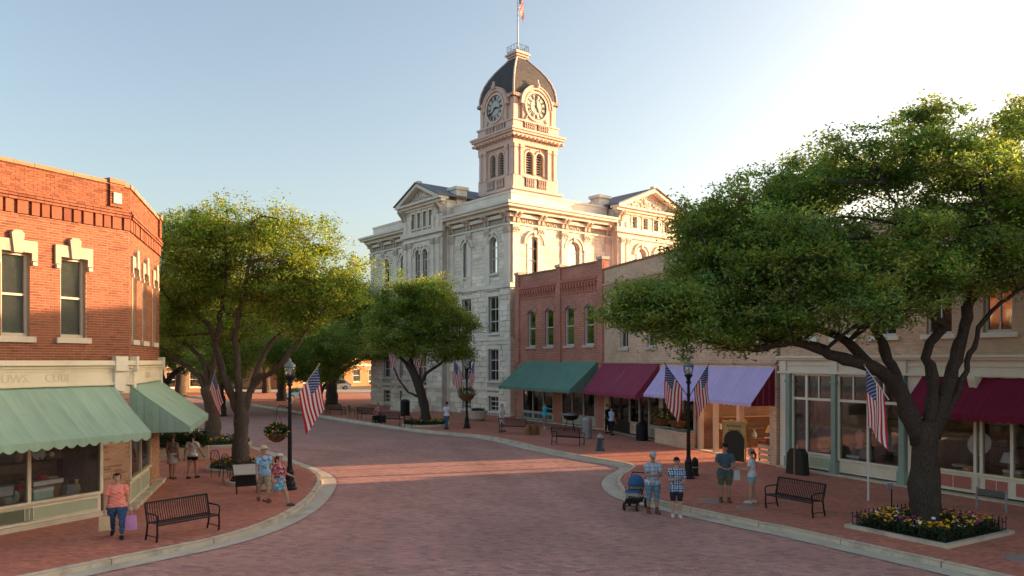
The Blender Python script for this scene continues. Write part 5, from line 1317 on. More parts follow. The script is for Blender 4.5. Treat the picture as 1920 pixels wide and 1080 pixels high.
# ------------------------------------------------------------------ benches
def make_bench(label, L=1.66):
    t = thing('steel_bench', label, 'bench', (0, 0, 0), 0, 'black slatted street benches'); h = L/2     # seat faces -y
    n = 27
    for k in range(n):
        x = -h+.05+(L-.1)*k/(n-1)
        if k == 0: bs = MB().tube([(x, .20, .43), (x, .235, .52), (x, .30, .72), (x, .325, .88)], .017, 5, flat=.4).mesh('back_slat', 'black_iron'); ss = MB().tube([(0, .20, .43), (0, .05, .415), (0, -.14, .435), (0, -.22, .43), (0, -.245, .39)], .017, 5, flat=.4).mesh('seat_slat', 'black_iron'); bs.transform(Matrix.Translation((-x, 0, 0)))
        link('back_slat', bs, t, (x, 0, 0)); link('seat_slat', ss, t, (x, 0, 0))
    r = MB(); r.tube([(-h, .33, .885), (h, .33, .885)], .022, 8); r.build('top_rail', 'black_iron', t)
    MB().tube([(-h, -.23, .405), (h, -.23, .405)], .02, 8).build('front_rail', 'black_iron', t); MB().tube([(-h, .20, .42), (h, .20, .42)], .02, 8).build('rear_rail', 'black_iron', t)
    for s in (-1, 1):
        x = s*(h-.0)
        MB().tube([(x, -.20, 0), (x, -.235, .2), (x, -.22, .42)], [.026, .024, .024], 8).build('leg', 'black_iron', t)
        MB().tube([(x, .30, 0), (x, .24, .2), (x, .21, .42), (x, .245, .55), (x, .33, .885)], .024, 8).build('leg', 'black_iron', t)
        MB().tube([(x, .28, .66), (x, .1, .655), (x, -.14, .655), (x, -.235, .62), (x, -.25, .52), (x, -.22, .42)], .02, 8).build('armrest', 'black_iron', t)
        MB().tube([(x, -.215, .12), (x, .27, .12)], .012, 6).build('leg_brace', 'black_iron', t)
    return t
bench = make_bench('black steel bench beside the woman in coral')
bench.location = (-8.2, 19.35, .13); bench.rotation_euler[2] = R(54)
for x, y, a, lb in ((8.12, 22.3, -60, 'black steel bench next to the pair of standing tourists at right'), (2.9, 40.1, 145, 'dark bench facing the shops near the blue hydrant'),
                    (.1, 46.5, 165, 'bench in front of the dark green awning'), (-8.1, 52.4, 150, 'bench left of the planter in front of the leaning tree'),
                    (-10.6, 57.2, 152, 'middle bench of the row along the far kerb'), (-14.2, 62.3, 150, 'bench under the plaza tree, farthest along the kerb'),
                    (-6.9, 51.3, 100, 'dark bench beside the flower bed of the leaning tree')):
    copy_thing(bench, (x, y, .13), R(a), lb)
def make_chair(label):
    t = thing('cafe_chair', label, 'chair', (0, 0, 0), 0, 'iron chairs')
    for x in (-.2, .2):
        MB().tube([(x, -.2, 0), (x, -.18, .44)], .014, 6).build('leg', 'black_iron', t)
        MB().tube([(x, .24, 0), (x, .2, .44), (x, .26, .68), (x*.9, .3, .92)], .014, 6).build('leg', 'black_iron', t)
        MB().tube([(x*1.15, .23, .66), (x*1.2, 0, .66), (x*1.15, -.17, .6), (x, -.18, .44)], .013, 6).build('armrest', 'black_iron', t)
    MB().lathe([(.22, .43), (.235, .445), (.22, .46)], 16, (0, 0, 0)).build('seat', 'black_iron', t)
    b = MB(); b.tube([(-.19, .3, .9), (-.1, .32, .98), (.1, .32, .98), (.19, .3, .9)], .014, 6)
    for k in range(5): b.tube([(-.14+.07*k, .22, .48), (-.14+.07*k, .31, .95)], .007, 5)
    b.build('backrest', 'black_iron', t)
    return t
ch = make_chair('iron chair nearest the forked tree, facing the flower bed'); ch.location = (-10.1, 27.9, .13); ch.rotation_euler[2] = R(75)
copy_thing(ch, (-10.95, 29.0, .13), R(60), 'iron chair behind the other by the forked tree'); copy_thing(ch, (-12.2, 59.3, .13), R(120), 'single iron armchair by the far kerb')
# plaque stand and map lectern beside the forked tree
t = thing('map_lectern', 'dark stand with tilted wooden board beside the forked tree', 'lectern', (-8.7, 25.4, .13), R(25))
for x in (-.32, .32): MB().box(x-.02, x+.02, -.02, .02, 0, .72).build('leg', 'black_iron', t)
MB().box(-.36, .36, -.04, .04, .25, .62).build('panel', 'black_iron', t)
o = MB(); o.prism([(-.3, .66), (.3, .9), (.3, .93), (-.3, .69)], -.42, .42, 'x'); o.build('board', 'taupe_frame', t)
t = thing('wooden_sign', 'low wooden sign box beside the map stand', 'sign', (-8.15, 25.9, .13), R(20))
MB().prism([(-.3, 0), (.3, 0), (.3, .42), (-.3, .30)], -.05, .05).build('panel', 'brown_wood', t); MB().prism([(-.24, .07), (.24, .07), (.24, .34), (-.24, .24)], -.062, -.05).build('face', 'taupe_frame', t)

# ------------------------------------------------------------------ flower beds and baskets
mat('flower_yellow', (.72, .42, .02), .7, .2, 8, 40); mat('flower_magenta', (.36, .03, .20), .7, .2, 8, 40); mat('flower_white', (.7, .68, .66), .7, .1, 8, 40); mat('flower_orange', (.62, .17, .02), .7, .2, 8, 40)
mat('wicker', (.16, .09, .045), .9, .3, 6, 60, .5, 60)
def blossoms(name, pts, r, m, parent, rr):
    mb = MB()
    for p in pts:
        k = r*rr.uniform(.7, 1.25); tilt = Matrix.Translation(p)@Euler((rr.uniform(-.7, .7), rr.uniform(-.7, .7), rr.uniform(0, 6))).to_matrix().to_4x4(); b0 = len(mb.v); n = 6
        mb.v += [tuple(tilt@Vector((0, 0, k*.25)))]+[tuple(tilt@Vector((k*(1 if q % 2 else .72)*math.cos(math.pi*q/n), k*(1 if q % 2 else .72)*math.sin(math.pi*q/n), k*.1*(q % 2)))) for q in range(2*n)]
        mb.f += [(b0, b0+1+q, b0+1+(q+1) % (2*n)) for q in range(2*n)]
    o = mb.build(name, m, parent); o['kind'] = 'stuff'
    return o
def plants(parent, inside_fn, box, n, h, zb, seed, mixf=((.62, 'flower_yellow'), (.16, 'flower_magenta'), (.08, 'flower_white'), (.14, 'flower_orange')), leaf=.13, nf=140, fr=.045):
    rr = random.Random(seed); g = np.random.default_rng(seed); P = []
    while len(P) < n:
        x, y = rr.uniform(box[0], box[1]), rr.uniform(box[2], box[3])
        if inside_fn(x, y): P.append((x, y, zb+h*rr.random()**.7*rr.uniform(.5, 1)))
    o = link('foliage', leaves_mesh('foliage', np.array(P), leaf, leaf*.4, 'bed_leaf', up=.1, seed=seed), parent); o['kind'] = 'stuff'
    for share, m in mixf:
        Q = []
        cl = [(rr.uniform(box[0], box[1]), rr.uniform(box[2], box[3])) for _ in range(9)]
        while len(Q) < int(nf*share):
            c = rr.choice(cl); x, y = rr.gauss(c[0], .26), rr.gauss(c[1], .26)
            if m == 'flower_yellow': x, y = rr.uniform(box[0], box[1]), rr.uniform(box[2], box[3])
            if inside_fn(x, y): Q.append(Vector((x, y, zb+h*rr.uniform(.75, 1.12))))
        blossoms('flowers', Q, fr, m, parent, rr)
t = thing('flower_bed', 'raised bed of yellow and magenta flowers round the oak trunk', 'flower bed', (10.68, 19.87, .13), R(-58.8))
hx, hy = 1.22, 1.35
for a, b, c, d in ((-hx-.14, hx+.14, -hy-.14, -hy), (-hx-.14, hx+.14, hy, hy+.14), (-hx-.14, -hx, -hy, hy), (hx, hx+.14, -hy, hy)): MB().box(a, b, c, d, -.02, .09).build('edging', 'kerb_concrete', t)
MB().box(-hx, hx, -hy, hy, -.02, .05).build('soil', 'soil', t)
plants(t, lambda x, y: abs(x) < hx-.08 and abs(y) < hy-.08 and x*x+y*y > .3, (-hx, hx, -hy, hy), 5200, .34, .06, 3, nf=330, fr=.052)
t2 = thing('bed_fence', 'low black iron picket fence round the oak bed', 'fence', (10.68, 19.87, .13), R(-58.8))
pk = MB().tube([(0, 0, .03), (0, 0, .40)], .010, 5).tube([(-.035, 0, .36), (0, 0, .43), (.035, 0, .36)], .007, 4).mesh('picket', 'black_iron')
for s, (a, b) in enumerate((((-hx, -hy), (hx, -hy)), ((hx, -hy), (hx, hy)), ((hx, hy), (-hx, hy)), ((-hx, hy), (-hx, -hy)))):
    for z in (.12, .30): MB().tube([(a[0], a[1], z), (b[0], b[1], z)], .008, 5).build('rail', 'black_iron', t2)
    n = 15
    for k in range(n): link('picket', pk, t2, (a[0]+(b[0]-a[0])*k/n, a[1]+(b[1]-a[1])*k/n, 0), R(90)*(s % 2))
def round_bed(label, x, y, r, seed, n=1800, nf=90, lf=.15, trunk=.5):
    t = thing('flower_bed', label, 'flower bed', (x, y, .13))
    MB().lathe([(r+.12, -.02), (r+.12, .12), (r+.08, .14), (r, .14), (r-.01, .06)], 24).build('edging', 'kerb_concrete', t)
    MB().lathe([(r-.02, .04), (.02, .07)], 20).build('soil', 'soil', t)
    plants(t, lambda a, b: a*a+b*b < (r-.06)**2 and a*a+b*b > trunk*trunk, (-r, r, -r, r), n, .34, .07, seed, leaf=lf, nf=nf, fr=.06)
round_bed('round yellow flower bed under the forked tree', -10.9, 31.2, 1.25, 4); round_bed('flower bed with yellow and red blooms behind the two walking women', -15.4, 40.2, 1.7, 5, 2200, 120, .18)
round_bed('flower bed under the leaning courthouse tree', -5.8, 52.2, 1.5, 6, 1800, 110, .2); round_bed('small flower bed behind the iron chairs', -9.3, 27.6, .75, 14, 900, 60, .13, .05)
def basket(label, x, y, z, r, seed, chain=None):
    t = thing('flower_basket', label, 'flower basket', (x, y, z), 0, 'flower baskets'); rr = random.Random(seed)
    MB().lathe([(r*.25, -r*.75), (r*.6, -r*.55), (r*.82, -.2*r), (r*.86, 0), (r*.8, 0)], 16).build('basket', 'wicker', t)
    if chain:
        for k in range(3): a = 2*math.pi*k/3; MB().tube([(r*.8*math.cos(a), r*.8*math.sin(a), 0), (0, 0, chain)], .006, 4).build('chain', 'black_iron', t)
    g = np.random.default_rng(seed); d = g.normal(size=(1100, 3)); d /= np.linalg.norm(d, axis=1)[:, None]; P = d*r*g.uniform(.55, 1.05, (1100, 1)); P[:, 2] = P[:, 2]*.75+.12*r
    P = P[P[:, 2] > -.6*r]
    o = link('foliage', leaves_mesh('foliage', P, .10, .05, 'bed_leaf', up=.1, seed=seed), t); o['kind'] = 'stuff'
    for n, m in ((46, 'flower_yellow'), (26, 'flower_orange')):
        Q = []
        for _ in range(n):
            v = Vector((rr.gauss(0, 1), rr.gauss(0, 1), rr.gauss(.3, .8))).normalized()*r*rr.uniform(.95, 1.12); v.z = v.z*.75+.12*r; Q.append(v)
        blossoms('flowers', Q, .042, m, t, rr)
basket('hanging basket of yellow flowers on the left street lamp', -7.93, 26.1, 2.05, .40, 21, .75)
MB().tube([(.0, 0, 2.75), (-.3, -.1, 2.86), (-.42, -.12, 2.72)], .014, 6).build('basket_arm', 'black_iron', lamp)
basket('flower basket circling the far courthouse lamp', -2.92, 49.7, 2.35, .62, 22)
def tbw(x, y): q = Matrix.Rotation(R(-72.6), 3, 'Z')@Vector((x, y, 0)); return (5.8+q.x, 48.8+q.y)
for x, lb, sd in ((8.5, 'left flower basket on the brick planter under the purple awning', 23), (10.15, 'right flower basket on the brick planter under the purple awning', 24)):
    X, Y = tbw(x, -.45); basket(lb, X, Y, 1.5, .60, sd)
t = thing('hedge_planter', 'leafy shrub in a stone trough beyond the corner building', 'planter', (-14.6, 34.2, .13), R(20))
MB().box(-1.1, 1.1, -.35, .35, 0, .55).build('trough', 'concrete', t)
plants(t, lambda x, y: abs(x) < 1.1 and abs(y) < .4, (-1.1, 1.1, -.4, .4), 2600, .9, .5, 31, leaf=.17, nf=30, fr=.05)
# ------------------------------------------------------------------ small street furniture
mat('hydrant_blue', (.035, .07, .10), .5, .15, 3, 30)
t = thing('fire_hydrant', 'dark blue fire hydrant on the sidewalk before the purple awning', 'hydrant', (4.27, 37.5, .13))
MB().lathe([(.24, 0), (.24, .05), (.19, .1), (.16, .35), (.13, .55), (.12, .62)], 16).build('barrel', 'hydrant_blue', t, smooth=False)
MB().lathe([(.16, .62), (.17, .66), (.15, .72), (.10, .78), (.03, .82), (.03, .86)], 14).build('bonnet', 'galvanised', t)
for a in (0, 1, 2): MB().tube([(0, 0, .55), (.19*math.cos(a*1.57-1.57), .19*math.sin(a*1.57-1.57), .55)], .05, 8).build('nozzle', 'hydrant_blue', t)
t = thing('bollard', 'short black bollard beside the right street lamp', 'bollard', (6.95, 29.4, .13))
MB().lathe([(.17, 0), (.17, .04), (.13, .08), (.125, .5), (.14, .54), (.12, .6), (.05, .68), (.02, .7)], 16).build('post', 'black_iron', t)
MB().lathe([(.135, .3), (.135, .34)], 16).build('ring', 'galvanised', t)
def bin_(label, x, y, m, w=.42, h=.95, rz=0.):
    t = thing('litter_bin', label, 'bin', (x, y, .13), rz)
    MB().lathe([(w*.5, 0), (w*.52, .04), (w*.52, h*.82)], 14).build('body', m, t); MB().lathe([(w*.56, h*.82), (w*.56, h*.87), (w*.4, h*.96), (w*.1, h)], 14).build('lid', m, t)
    for k in range(12): a = 2*math.pi*k/12; MB().box(-.012, .012, -.006, .006, .06, h*.78).xf(Matrix.Translation((w*.53*math.cos(a), w*.53*math.sin(a), 0))@Matrix.Rotation(a+1.57, 4, 'Z')).build('slat', m, t)
bin_('grey slatted litter bin beside the bench facing the shops', 4.2, 43.4, 'galvanised', .5, 1.2); bin_('black litter bin at the maroon shop door', *tbw(6.6, -.7), 'black_iron', .6, 1.0)
bin_('black bin by the courthouse wall behind the plaza benches', -8.5, 61.5, 'black_iron', .7, 1.3)
t = thing('stone_planter', 'white stone planter against the courthouse wall', 'planter', (-2.5, 56.6, .13)); MB().lathe([(.45, 0), (.62, .15), (.68, .55), (.72, .7), (.6, .72), (.56, .6)], 14).build('bowl', 'carved_stone', t, smooth=False)
plants(t, lambda x, y: x*x+y*y < .25, (-.5, .5, -.5, .5), 500, .3, .6, 33, leaf=.16, nf=12, fr=.05)
# sandwich board
mat('chalkboard', (.035, .033, .026), .8, .2, 3, 30); mat('sign_wood', (.50, .32, .12), .7, .2, 3, 30)
t = thing('sandwich_board', 'tall wooden sign board with rounded black panel at the passage', 'sign', (9.55, 33.2, .13), R(-50))
for s in (-1, 1):
    MB().tube([(s*.55, -.03, 0), (s*.55, 0, 1.75)], .035, 6).build('post', 'sign_wood', t); MB().tube([(s*.55, .55, 0), (s*.55, .02, 1.7)], .025, 6).build('rear_leg', 'brown_wood', t)
MB().box(-.6, .6, -.05, .05, 1.68, 1.78).build('top_rail', 'sign_wood', t); hb = MB().box(-.52, .52, -.02, .02, 1.15, 1.68).build('header', 'sign_wood', t)
MB().prism([(-.5, .06), (.5, .06), (.5, .95)]+[(.5*math.cos(a), .95+.42*math.sin(a)) for a in [math.pi*k/12 for k in range(1, 12)]]+[(-.5, .95)], -.05, -.025).build('panel', 'chalkboard', t)
for s, z, sz in (('POTIENTEL', 1.50, .15), ('NOV OPEN', 1.33, .12)): o = link('lettering', text_mesh(s, sz, .003, 'lettering', 'chalkboard'), t); o.location = (0, -.025, z)
t = thing('covered_board', 'black fabric covered board leaning by the cream shop door', 'sign', (11.0, 29.75, .13), R(-60))
MB().prism([(-.42, 0), (.42, 0), (.36, .8), (.22, .98), (-.22, .98), (-.36, .8)], -.2, .14).build('cover', 'chalkboard', t); MB().box(-.04, .04, -.22, -.2, .02, 1.0).build('strap', 'brown_wood', t); MB().tube([(0, -.05, .96), (0, -.05, 1.12)], .04, 8).build('handle', 'steel', t)
t = thing('white_post', 'thin white post standing left of the oak', 'post', (11.05, 24.0, .13)); MB().tube([(0, 0, 0), (0, 0, 1.95)], .03, 8).build('shaft', 'white_paint', t); MB().lathe([(.06, 0), (.06, .03)], 10).build('foot', 'galvanised', t)
t = thing('small_sign_post', 'low black post with small lantern behind the oak bed', 'lantern', (10.6, 21.6, .13)); MB().tube([(0, 0, 0), (0, 0, .95)], .02, 6).build('post', 'black_iron', t); MB().box(-.12, .02, -.04, .04, .78, .94).build('lantern', 'galvanised', t); MB().box(-.16, .1, -.06, .06, .95, .97).build('cap', 'white_paint', t)
mat('g_dim', (.12, .12, .12), .7, .2)
t = thing('low_sign_frame', 'low grey angled frame by the recessed shop entrance', 'sign', (14.0, 22.6, .13), R(-63)); MB().box(-.45, -.40, -.02, .02, 0, .62).build('post', 'galvanised', t); MB().box(.40, .45, -.02, .02, 0, .62).build('post', 'galvanised', t); MB().box(-.4, .4, -.015, .015, .4, .58).build('panel', 'g_dim', t)
t = thing('luggage', 'brown leather travel bag beside the bench before the green awning', 'bag', (1.2, 45.6, .13), R(20)); MB().prism([(-.4, 0), (.4, 0), (.42, .35), (.3, .55), (-.3, .55), (-.42, .35)], -.22, .22).build('body', 'brown_wood', t); MB().tube([(-.15, 0, .54), (-.1, 0, .66), (.1, 0, .66), (.15, 0, .54)], .02, 6).build('handle', 'dark_wood', t)
for s in (-.2, .2): MB().box(s-.03, s+.03, -.235, .235, .01, .56).build('strap', 'dark_wood', t)
t = thing('grill_cart', 'black kettle grill with steel lid outside the red brick shop', 'grill', (3.65, 47.9, .13), R(-60))
MB().lathe([(.1, .65), (.4, .75), (.5, .95), (.52, 1.0)], 16).build('bowl', 'black_iron', t); MB().lathe([(.53, 1.0), (.53, 1.04), (.4, 1.1), (.1, 1.14)], 16).build('lid', 'steel', t)
for a in range(3): MB().tube([(.2*math.cos(a*2.1), .2*math.sin(a*2.1), .75), (.42*math.cos(a*2.1), .42*math.sin(a*2.1), 0)], .02, 6).build('leg', 'black_iron', t)
# ------------------------------------------------------------------ cars far down the street
mat('tyre', (.02, .02, .02), .9, .1); mat('car_glass', (.03, .04, .045), .08, .1, spec=.6)
for nm, c in dict(car_silver=(.42, .44, .46), car_blue=(.10, .22, .40), car_white=(.16, .16, .17), car_red=(.25, .02, .02)).items(): mat(nm, c, .3, .04, 2, 20, spec=.5, coat=.6)
def car(label, x, y, rz, paint, suv=False):
    t = thing('parked_car', label, 'car', (x, y, .0), rz, 'cars parked at the end of the street'); h = 1.62 if suv else 1.42
    side = [(-2.15, .35), (-2.2, .62), (-2.1, .82), (-1.2, .92), (-.62, h-.08), (-.3, h), (.95, h), (1.35, h-.12), (1.95, .95 if not suv else 1.0), (2.2, .9), (2.24, .55), (2.15, .33)]
    b = MB(); n = len(side)
    for yy, ins in ((-.86, 0), (.86, 0)):
        for (px, pz) in side: b.v.append((px, yy*(1-.14*max(0, (pz-.9))/.6), pz))
    b.f = [tuple(range(n-1, -1, -1)), tuple(range(n, 2*n))]+[(i, (i+1) % n, (i+1) % n+n, i+n) for i in range(n)]
    bd = b.build('body', paint, t)
    for s in (-1, 1):
        MB().prism([(-1.0, .95), (-.56, h-.14), (.1, h-.08), (.1, .95)], s*.80, s*.872).build('window', 'car_glass', t); MB().prism([(.16, .95), (.16, h-.08), (.95, h-.08), (1.5, 1.0)], s*.80, s*.872).build('window', 'car_glass', t)
        for wx in (-1.35, 1.35):
            w = MB().tube([(wx, s*.70, .33), (wx, s*.89, .33)], .33, 18).build('wheel', 'tyre', t); MB().tube([(wx, s*.88, .33), (wx, s*.90, .33)], .2, 12).build('rim', 'steel', w)
        MB().box(-2.235, -2.19, s*.5, s*.8, .62, .76).build('headlight', 'white_paint', t); MB().box(2.19, 2.25, s*.52, s*.82, .68, .84).build('tail_light', 'car_red', t)
    MB().add([(-1.17, -.74, .94), (-1.17, .74, .94), (-.64, .66, h-.09), (-.64, -.66, h-.09)], [(0, 1, 2, 3)]).xf(Matrix.Translation((-.02, 0, .01))).build('windscreen', 'car_glass', t)
    MB().add([(1.40, .68, h-.13), (1.90, .76, .98), (1.90, -.76, .98), (1.40, -.68, h-.13)], [(0, 1, 2, 3)]).xf(Matrix.Translation((.02, 0, .012))).build('rear_window', 'car_glass', t)
car('silver car parked under the plaza tree before the orange building', -27.2, 119.5, R(20), 'car_silver', True); car('light blue car parked at the far kerb behind the left lamp', -24.0, 88, R(35), 'car_blue')
# ------------------------------------------------------------------ goods shown in the shop windows
mat('g_teal', (0.45, 0.67, 0.61), .6, .2, 6, 30); mat('g_red', (0.48, 0.05, 0.05), .6, .2, 6, 30); mat('g_gold', (0.67, 0.42, 0.10), .45, .2, 6, 30); mat('g_white', (0.80, 0.80, 0.80), .7, .15, 6, 30)
mat('g_grey', (0.26, 0.27, 0.29), .6, .2, 6, 30); mat('g_pink', (0.72, 0.32, 0.35), .7, .2, 6, 30); mat('g_blue', (0.13, 0.26, 0.51), .6, .2, 6, 30); mat('g_brown', (0.26, 0.14, 0.06), .6, .2, 6, 30); mat('g_purple', (0.26, 0.13, 0.42), .7, .2, 6, 30)
CN = dict(g_teal='teal', g_red='red', g_gold='golden', g_white='white', g_grey='grey', g_pink='pink', g_blue='blue', g_brown='brown', g_purple='purple')
def item(kind, m, x, y, z, rz, where, s=1.0):
    a = dict(handbag='bag', vase='vase', box='box', picture='picture', lamp='lamp', plate='plate', hat='hat', cushion='cushion', stool='stool', dress_form='mannequin', board='sign', radio='radio')[kind]
    nm = dict(picture='framed_picture', lamp='table_lamp', board='notice_board', radio='old_radio', plate='display_plate').get(kind, kind)
    t = thing(nm, f"{CN[m]} {nm.replace('_', ' ')} {where}", a, (x, y, z), rz); t.scale = (s, s, s)
    if kind == 'handbag':
        MB().prism([(-.2, 0), (.2, 0), (.16, .26), (-.16, .26)], -.07, .07).build('body', m, t); MB().tube([(-.1, 0, .25), (-.08, 0, .4), (.08, 0, .4), (.1, 0, .25)], .014, 6).build('handle', 'dark_wood', t)
    elif kind == 'vase':
        MB().lathe([(.08, 0), (.14, .12), (.12, .24), (.05, .34), (.07, .42)], 14).build('body', m, t, smooth=True); MB().lathe([(.072, .415), (.085, .43), (.07, .44)], 14).build('rim', 'g_white', t)
    elif kind == 'box':
        MB().box(-.22, .22, -.14, .14, 0, .2).build('body', m, t); MB().box(-.23, .23, -.15, .15, .2, .26).build('lid', 'g_white', t)
    elif kind == 'picture':
        f = MB(); f.box(-.3, .3, -.02, .02, 0, .05); f.box(-.3, .3, -.02, .02, .6, .65); f.box(-.3, -.25, -.02, .02, .05, .6); f.box(.25, .3, -.02, .02, .05, .6); f.build('frame', 'g_gold', t); MB().box(-.25, .25, -.008, .01, .05, .6).build('picture', m, t)
    elif kind == 'lamp':
        MB().lathe([(.12, 0), (.1, .03), (.03, .06), (.03, .3)], 12).build('base', 'brass', t); MB().lathe([(.2, .28), (.11, .52)], 14).build('shade', m, t)
    elif kind == 'plate':
        MB().lathe([(.08, 0), (.24, .02), (.25, .03), (.1, .012)], 18).xf(Matrix.Rotation(R(75), 4, 'X')@Matrix.Translation((0, .25, 0))).build('plate', m, t); MB().prism([(-.1, 0), (.12, 0), (.1, .2)], -.02, .02, 'x').build('stand', 'dark_wood', t)
    elif kind == 'hat':
        MB().lathe([(.22, 0), (.22, .012), (.13, .025), (.12, .13), (.06, .16), (.01, .165)], 16).build('brim', m, t); MB().lathe([(.125, .03), (.127, .06)], 16).build('band', 'dark_wood', t)
    elif kind == 'cushion':
        MB().ball((0, 0, .2), .26, .1, .2, 12, 8).build('cover', m, t); MB().tube([(-.24, 0, .05), (.24, 0, .05)], .012, 5).build('piping', 'g_white', t)
    elif kind == 'stool':
        MB().lathe([(.2, .42), (.22, .45), (.2, .48)], 14).build('seat', m, t)
        for k in range(4): MB().tube([(.15*math.cos(k*1.57+.8), .15*math.sin(k*1.57+.8), .43), (.2*math.cos(k*1.57+.8), .2*math.sin(k*1.57+.8), 0)], .02, 6).build('leg', 'brown_wood', t)
    elif kind == 'dress_form':
        MB().lathe([(.15, .78), (.17, .86), (.12, 1.02), (.19, 1.22), (.18, 1.38), (.06, 1.46), (.05, 1.54)], 14, sy=.7).build('torso', m, t, smooth=True); MB().lathe([(.2, 0), (.2, .02), (.02, .05), (.02, .78)], 10).build('stand', 'black_iron', t)
    elif kind == 'board':
        MB().box(-.28, .28, -.015, .015, 0, .34).build('panel', m, t); MB().box(-.24, .24, -.022, -.015, .05, .29).build('face', 'g_white', t)
    elif kind == 'radio':
        MB().prism([(-.22, 0), (.22, 0), (.22, .2), (.15, .28), (-.15, .28), (-.22, .2)], -.1, .1).build('case', m, t); MB().lathe([(.07, 0), (.07, .01)], 12, (0, 0, 0)).xf(Matrix.Translation((-.08, -.1, .14))@Matrix.Rotation(R(90), 4, 'X')).build('dial', 'g_white', t)
    return t
def fw(o, ang, x, y): q = Matrix.Rotation(ang, 3, 'Z')@Vector((x, y, 0)); return (o[0]+q.x, o[1]+q.y)
def shelf(label, o, ang, x0, x1, y, zs, m='dark_wood', dp=.3):
    X, Y = fw(o, ang, x0, y); t = thing('display_shelf', label, 'shelf', (X, Y, .1), ang); L = x1-x0
    for z in zs: MB().box(0, L, 0, dp, z-.03, z).build('shelf_board', m, t)
    for x in (0, L-.04): MB().box(x, x+.04, .001, dp-.001, 0, zs[-1]-.031).build('upright', m, t)
LO = (-11.2, 22.6); RO = (.32, 58.2); TO = (5.8, 48.8); CO = (11.3, 31.6)
shelf('dark shelf at the back of the corner shop window', LO, A1, -5.2, -1.1, 1.3, (.9, 1.6, 2.3))
MB().box(-5.0, -1.0, .25, 1.2, .62, .74).build('display_plinth', 'interior_wall', LB, *G1)
W1 = 'in the left corner shop window, '
for k, (kd, m, x, y, z, a, s, wh) in enumerate((
    ('board', 'g_grey', -3.25, .42, .95, 0, 1.0, 'standing left of the post'), ('picture', 'g_white', -1.75, .95, .75, .1, .8, 'at the middle of the big pane'), ('handbag', 'g_grey', -1.45, .45, .75, .2, 1.15, 'in front of the framed picture'),
    ('box', 'g_teal', -2.35, .42, .75, .15, 1.3, 'at the front of the big pane'), ('cushion', 'g_red', -2.55, .85, .75, 0, 1.2, 'behind the teal box'), ('hat', 'g_red', -2.05, .8, 1.25, 0, .9, 'on top of a stack'), ('box', 'g_brown', -2.05, .8, .75, .1, 1.9, 'under the red hat'),
    ('vase', 'g_gold', -1.2, .6, .75, 0, .9, 'next to the right post'), ('radio', 'g_brown', -1.35, 1.45, 1.7, 0, 1, 'on the dark shelf'), ('vase', 'g_pink', -2.3, 1.45, 1.7, 0, .8, 'on the dark shelf'), ('plate', 'g_white', -1.75, 1.4, 1.7, 0, .8, 'on the dark shelf'),
    ('handbag', 'g_gold', -3.45, .75, .75, -.2, 1.3, 'left of the post'), ('box', 'g_white', -3.3, .9, .75, .2, 1.6, 'behind the grey board'), ('cushion', 'g_teal', -3.0, .5, .75, .2, .9, 'at the foot of the post'), ('lamp', 'g_brown', -3.9, .7, .75, 0, 1.2, 'at the left edge'),
    ('vase', 'g_teal', -2.9, 1.45, 2.4, 0, .8, 'on the upper shelf'), ('box', 'g_grey', -2.1, 1.45, 2.4, 0, .9, 'on the upper shelf'))):
    X, Y = fw(LO, A1, x, y); item(kd, m, X, Y, z, A1+a, W1+wh, s)
for kd, m, x, y, z, s, wh in (('dress_form', 'g_white', 2.8, .5, .62, 1.0, 'in the angled corner window'), ('lamp', 'g_gold', .8, .5, 1.02, 1, 'in the angled corner window'), ('vase', 'g_red', 1.5, .5, 1.02, 1, 'in the angled corner window')):
    X, Y = fw(LO, A2, x, y); item(kd, m, X, Y, z-(.0 if kd == 'dress_form' else .38), A2, wh, s)
for kd, m, x, y, z, s, wh in (('dress_form', 'g_white', 1.6, .7, .33, 1.1, 'in the window behind the turquoise shopper'), ('dress_form', 'g_red', 2.9, .9, .33, 1.1, 'in the window behind the turquoise shopper'), ('dress_form', 'g_pink', 4.3, .8, .33, 1.1, 'at the right end of the first red shop window'),
    ('cushion', 'g_purple', 7.9, .6, .75, 1.4, 'in the second red shop window'), ('lamp', 'g_white', 6.7, .7, .9, 1.5, 'in the second red shop window'), ('vase', 'g_teal', 9.2, .7, .8, 1.4, 'in the second red shop window')):
    X, Y = fw(RO, R(-59.8), x, y); item(kd, m, X, Y, z, R(-59.8), wh, s)
for kd, m, x, y, z, s, wh in (('dress_form', 'g_brown', 4.3, .7, .33, 1.1, 'in the window beside the maroon shop door'), ('picture', 'g_pink', 5.5, 1.2, 1.2, 1.3, 'beside the maroon shop door'), ('handbag', 'g_gold', 6.7, .5, 1.0, 1.3, 'beside the maroon shop door'),
    ('dress_form', 'g_red', 8.2, .8, .33, 1.15, 'under the purple awning, leftmost'), ('dress_form', 'g_gold', 9.3, .9, .33, 1.15, 'under the purple awning, second from left'), ('dress_form', 'g_white', 10.3, .8, .33, 1.15, 'under the purple awning, third from left'), ('lamp', 'g_pink', 10.7, .5, 1.0, 1.3, 'under the purple awning, rightmost')):
    X, Y = fw(TO, R(-72.6), x, y); item(kd, m, X, Y, z, R(-72.6), wh, s)
shelf('wooden shelf along the passage wall under the purple awning', TO, R(-72.6)+R(90), 1.2, 4.6, -11.55, (.5, 1.0, 1.6), 'brown_wood', .34)
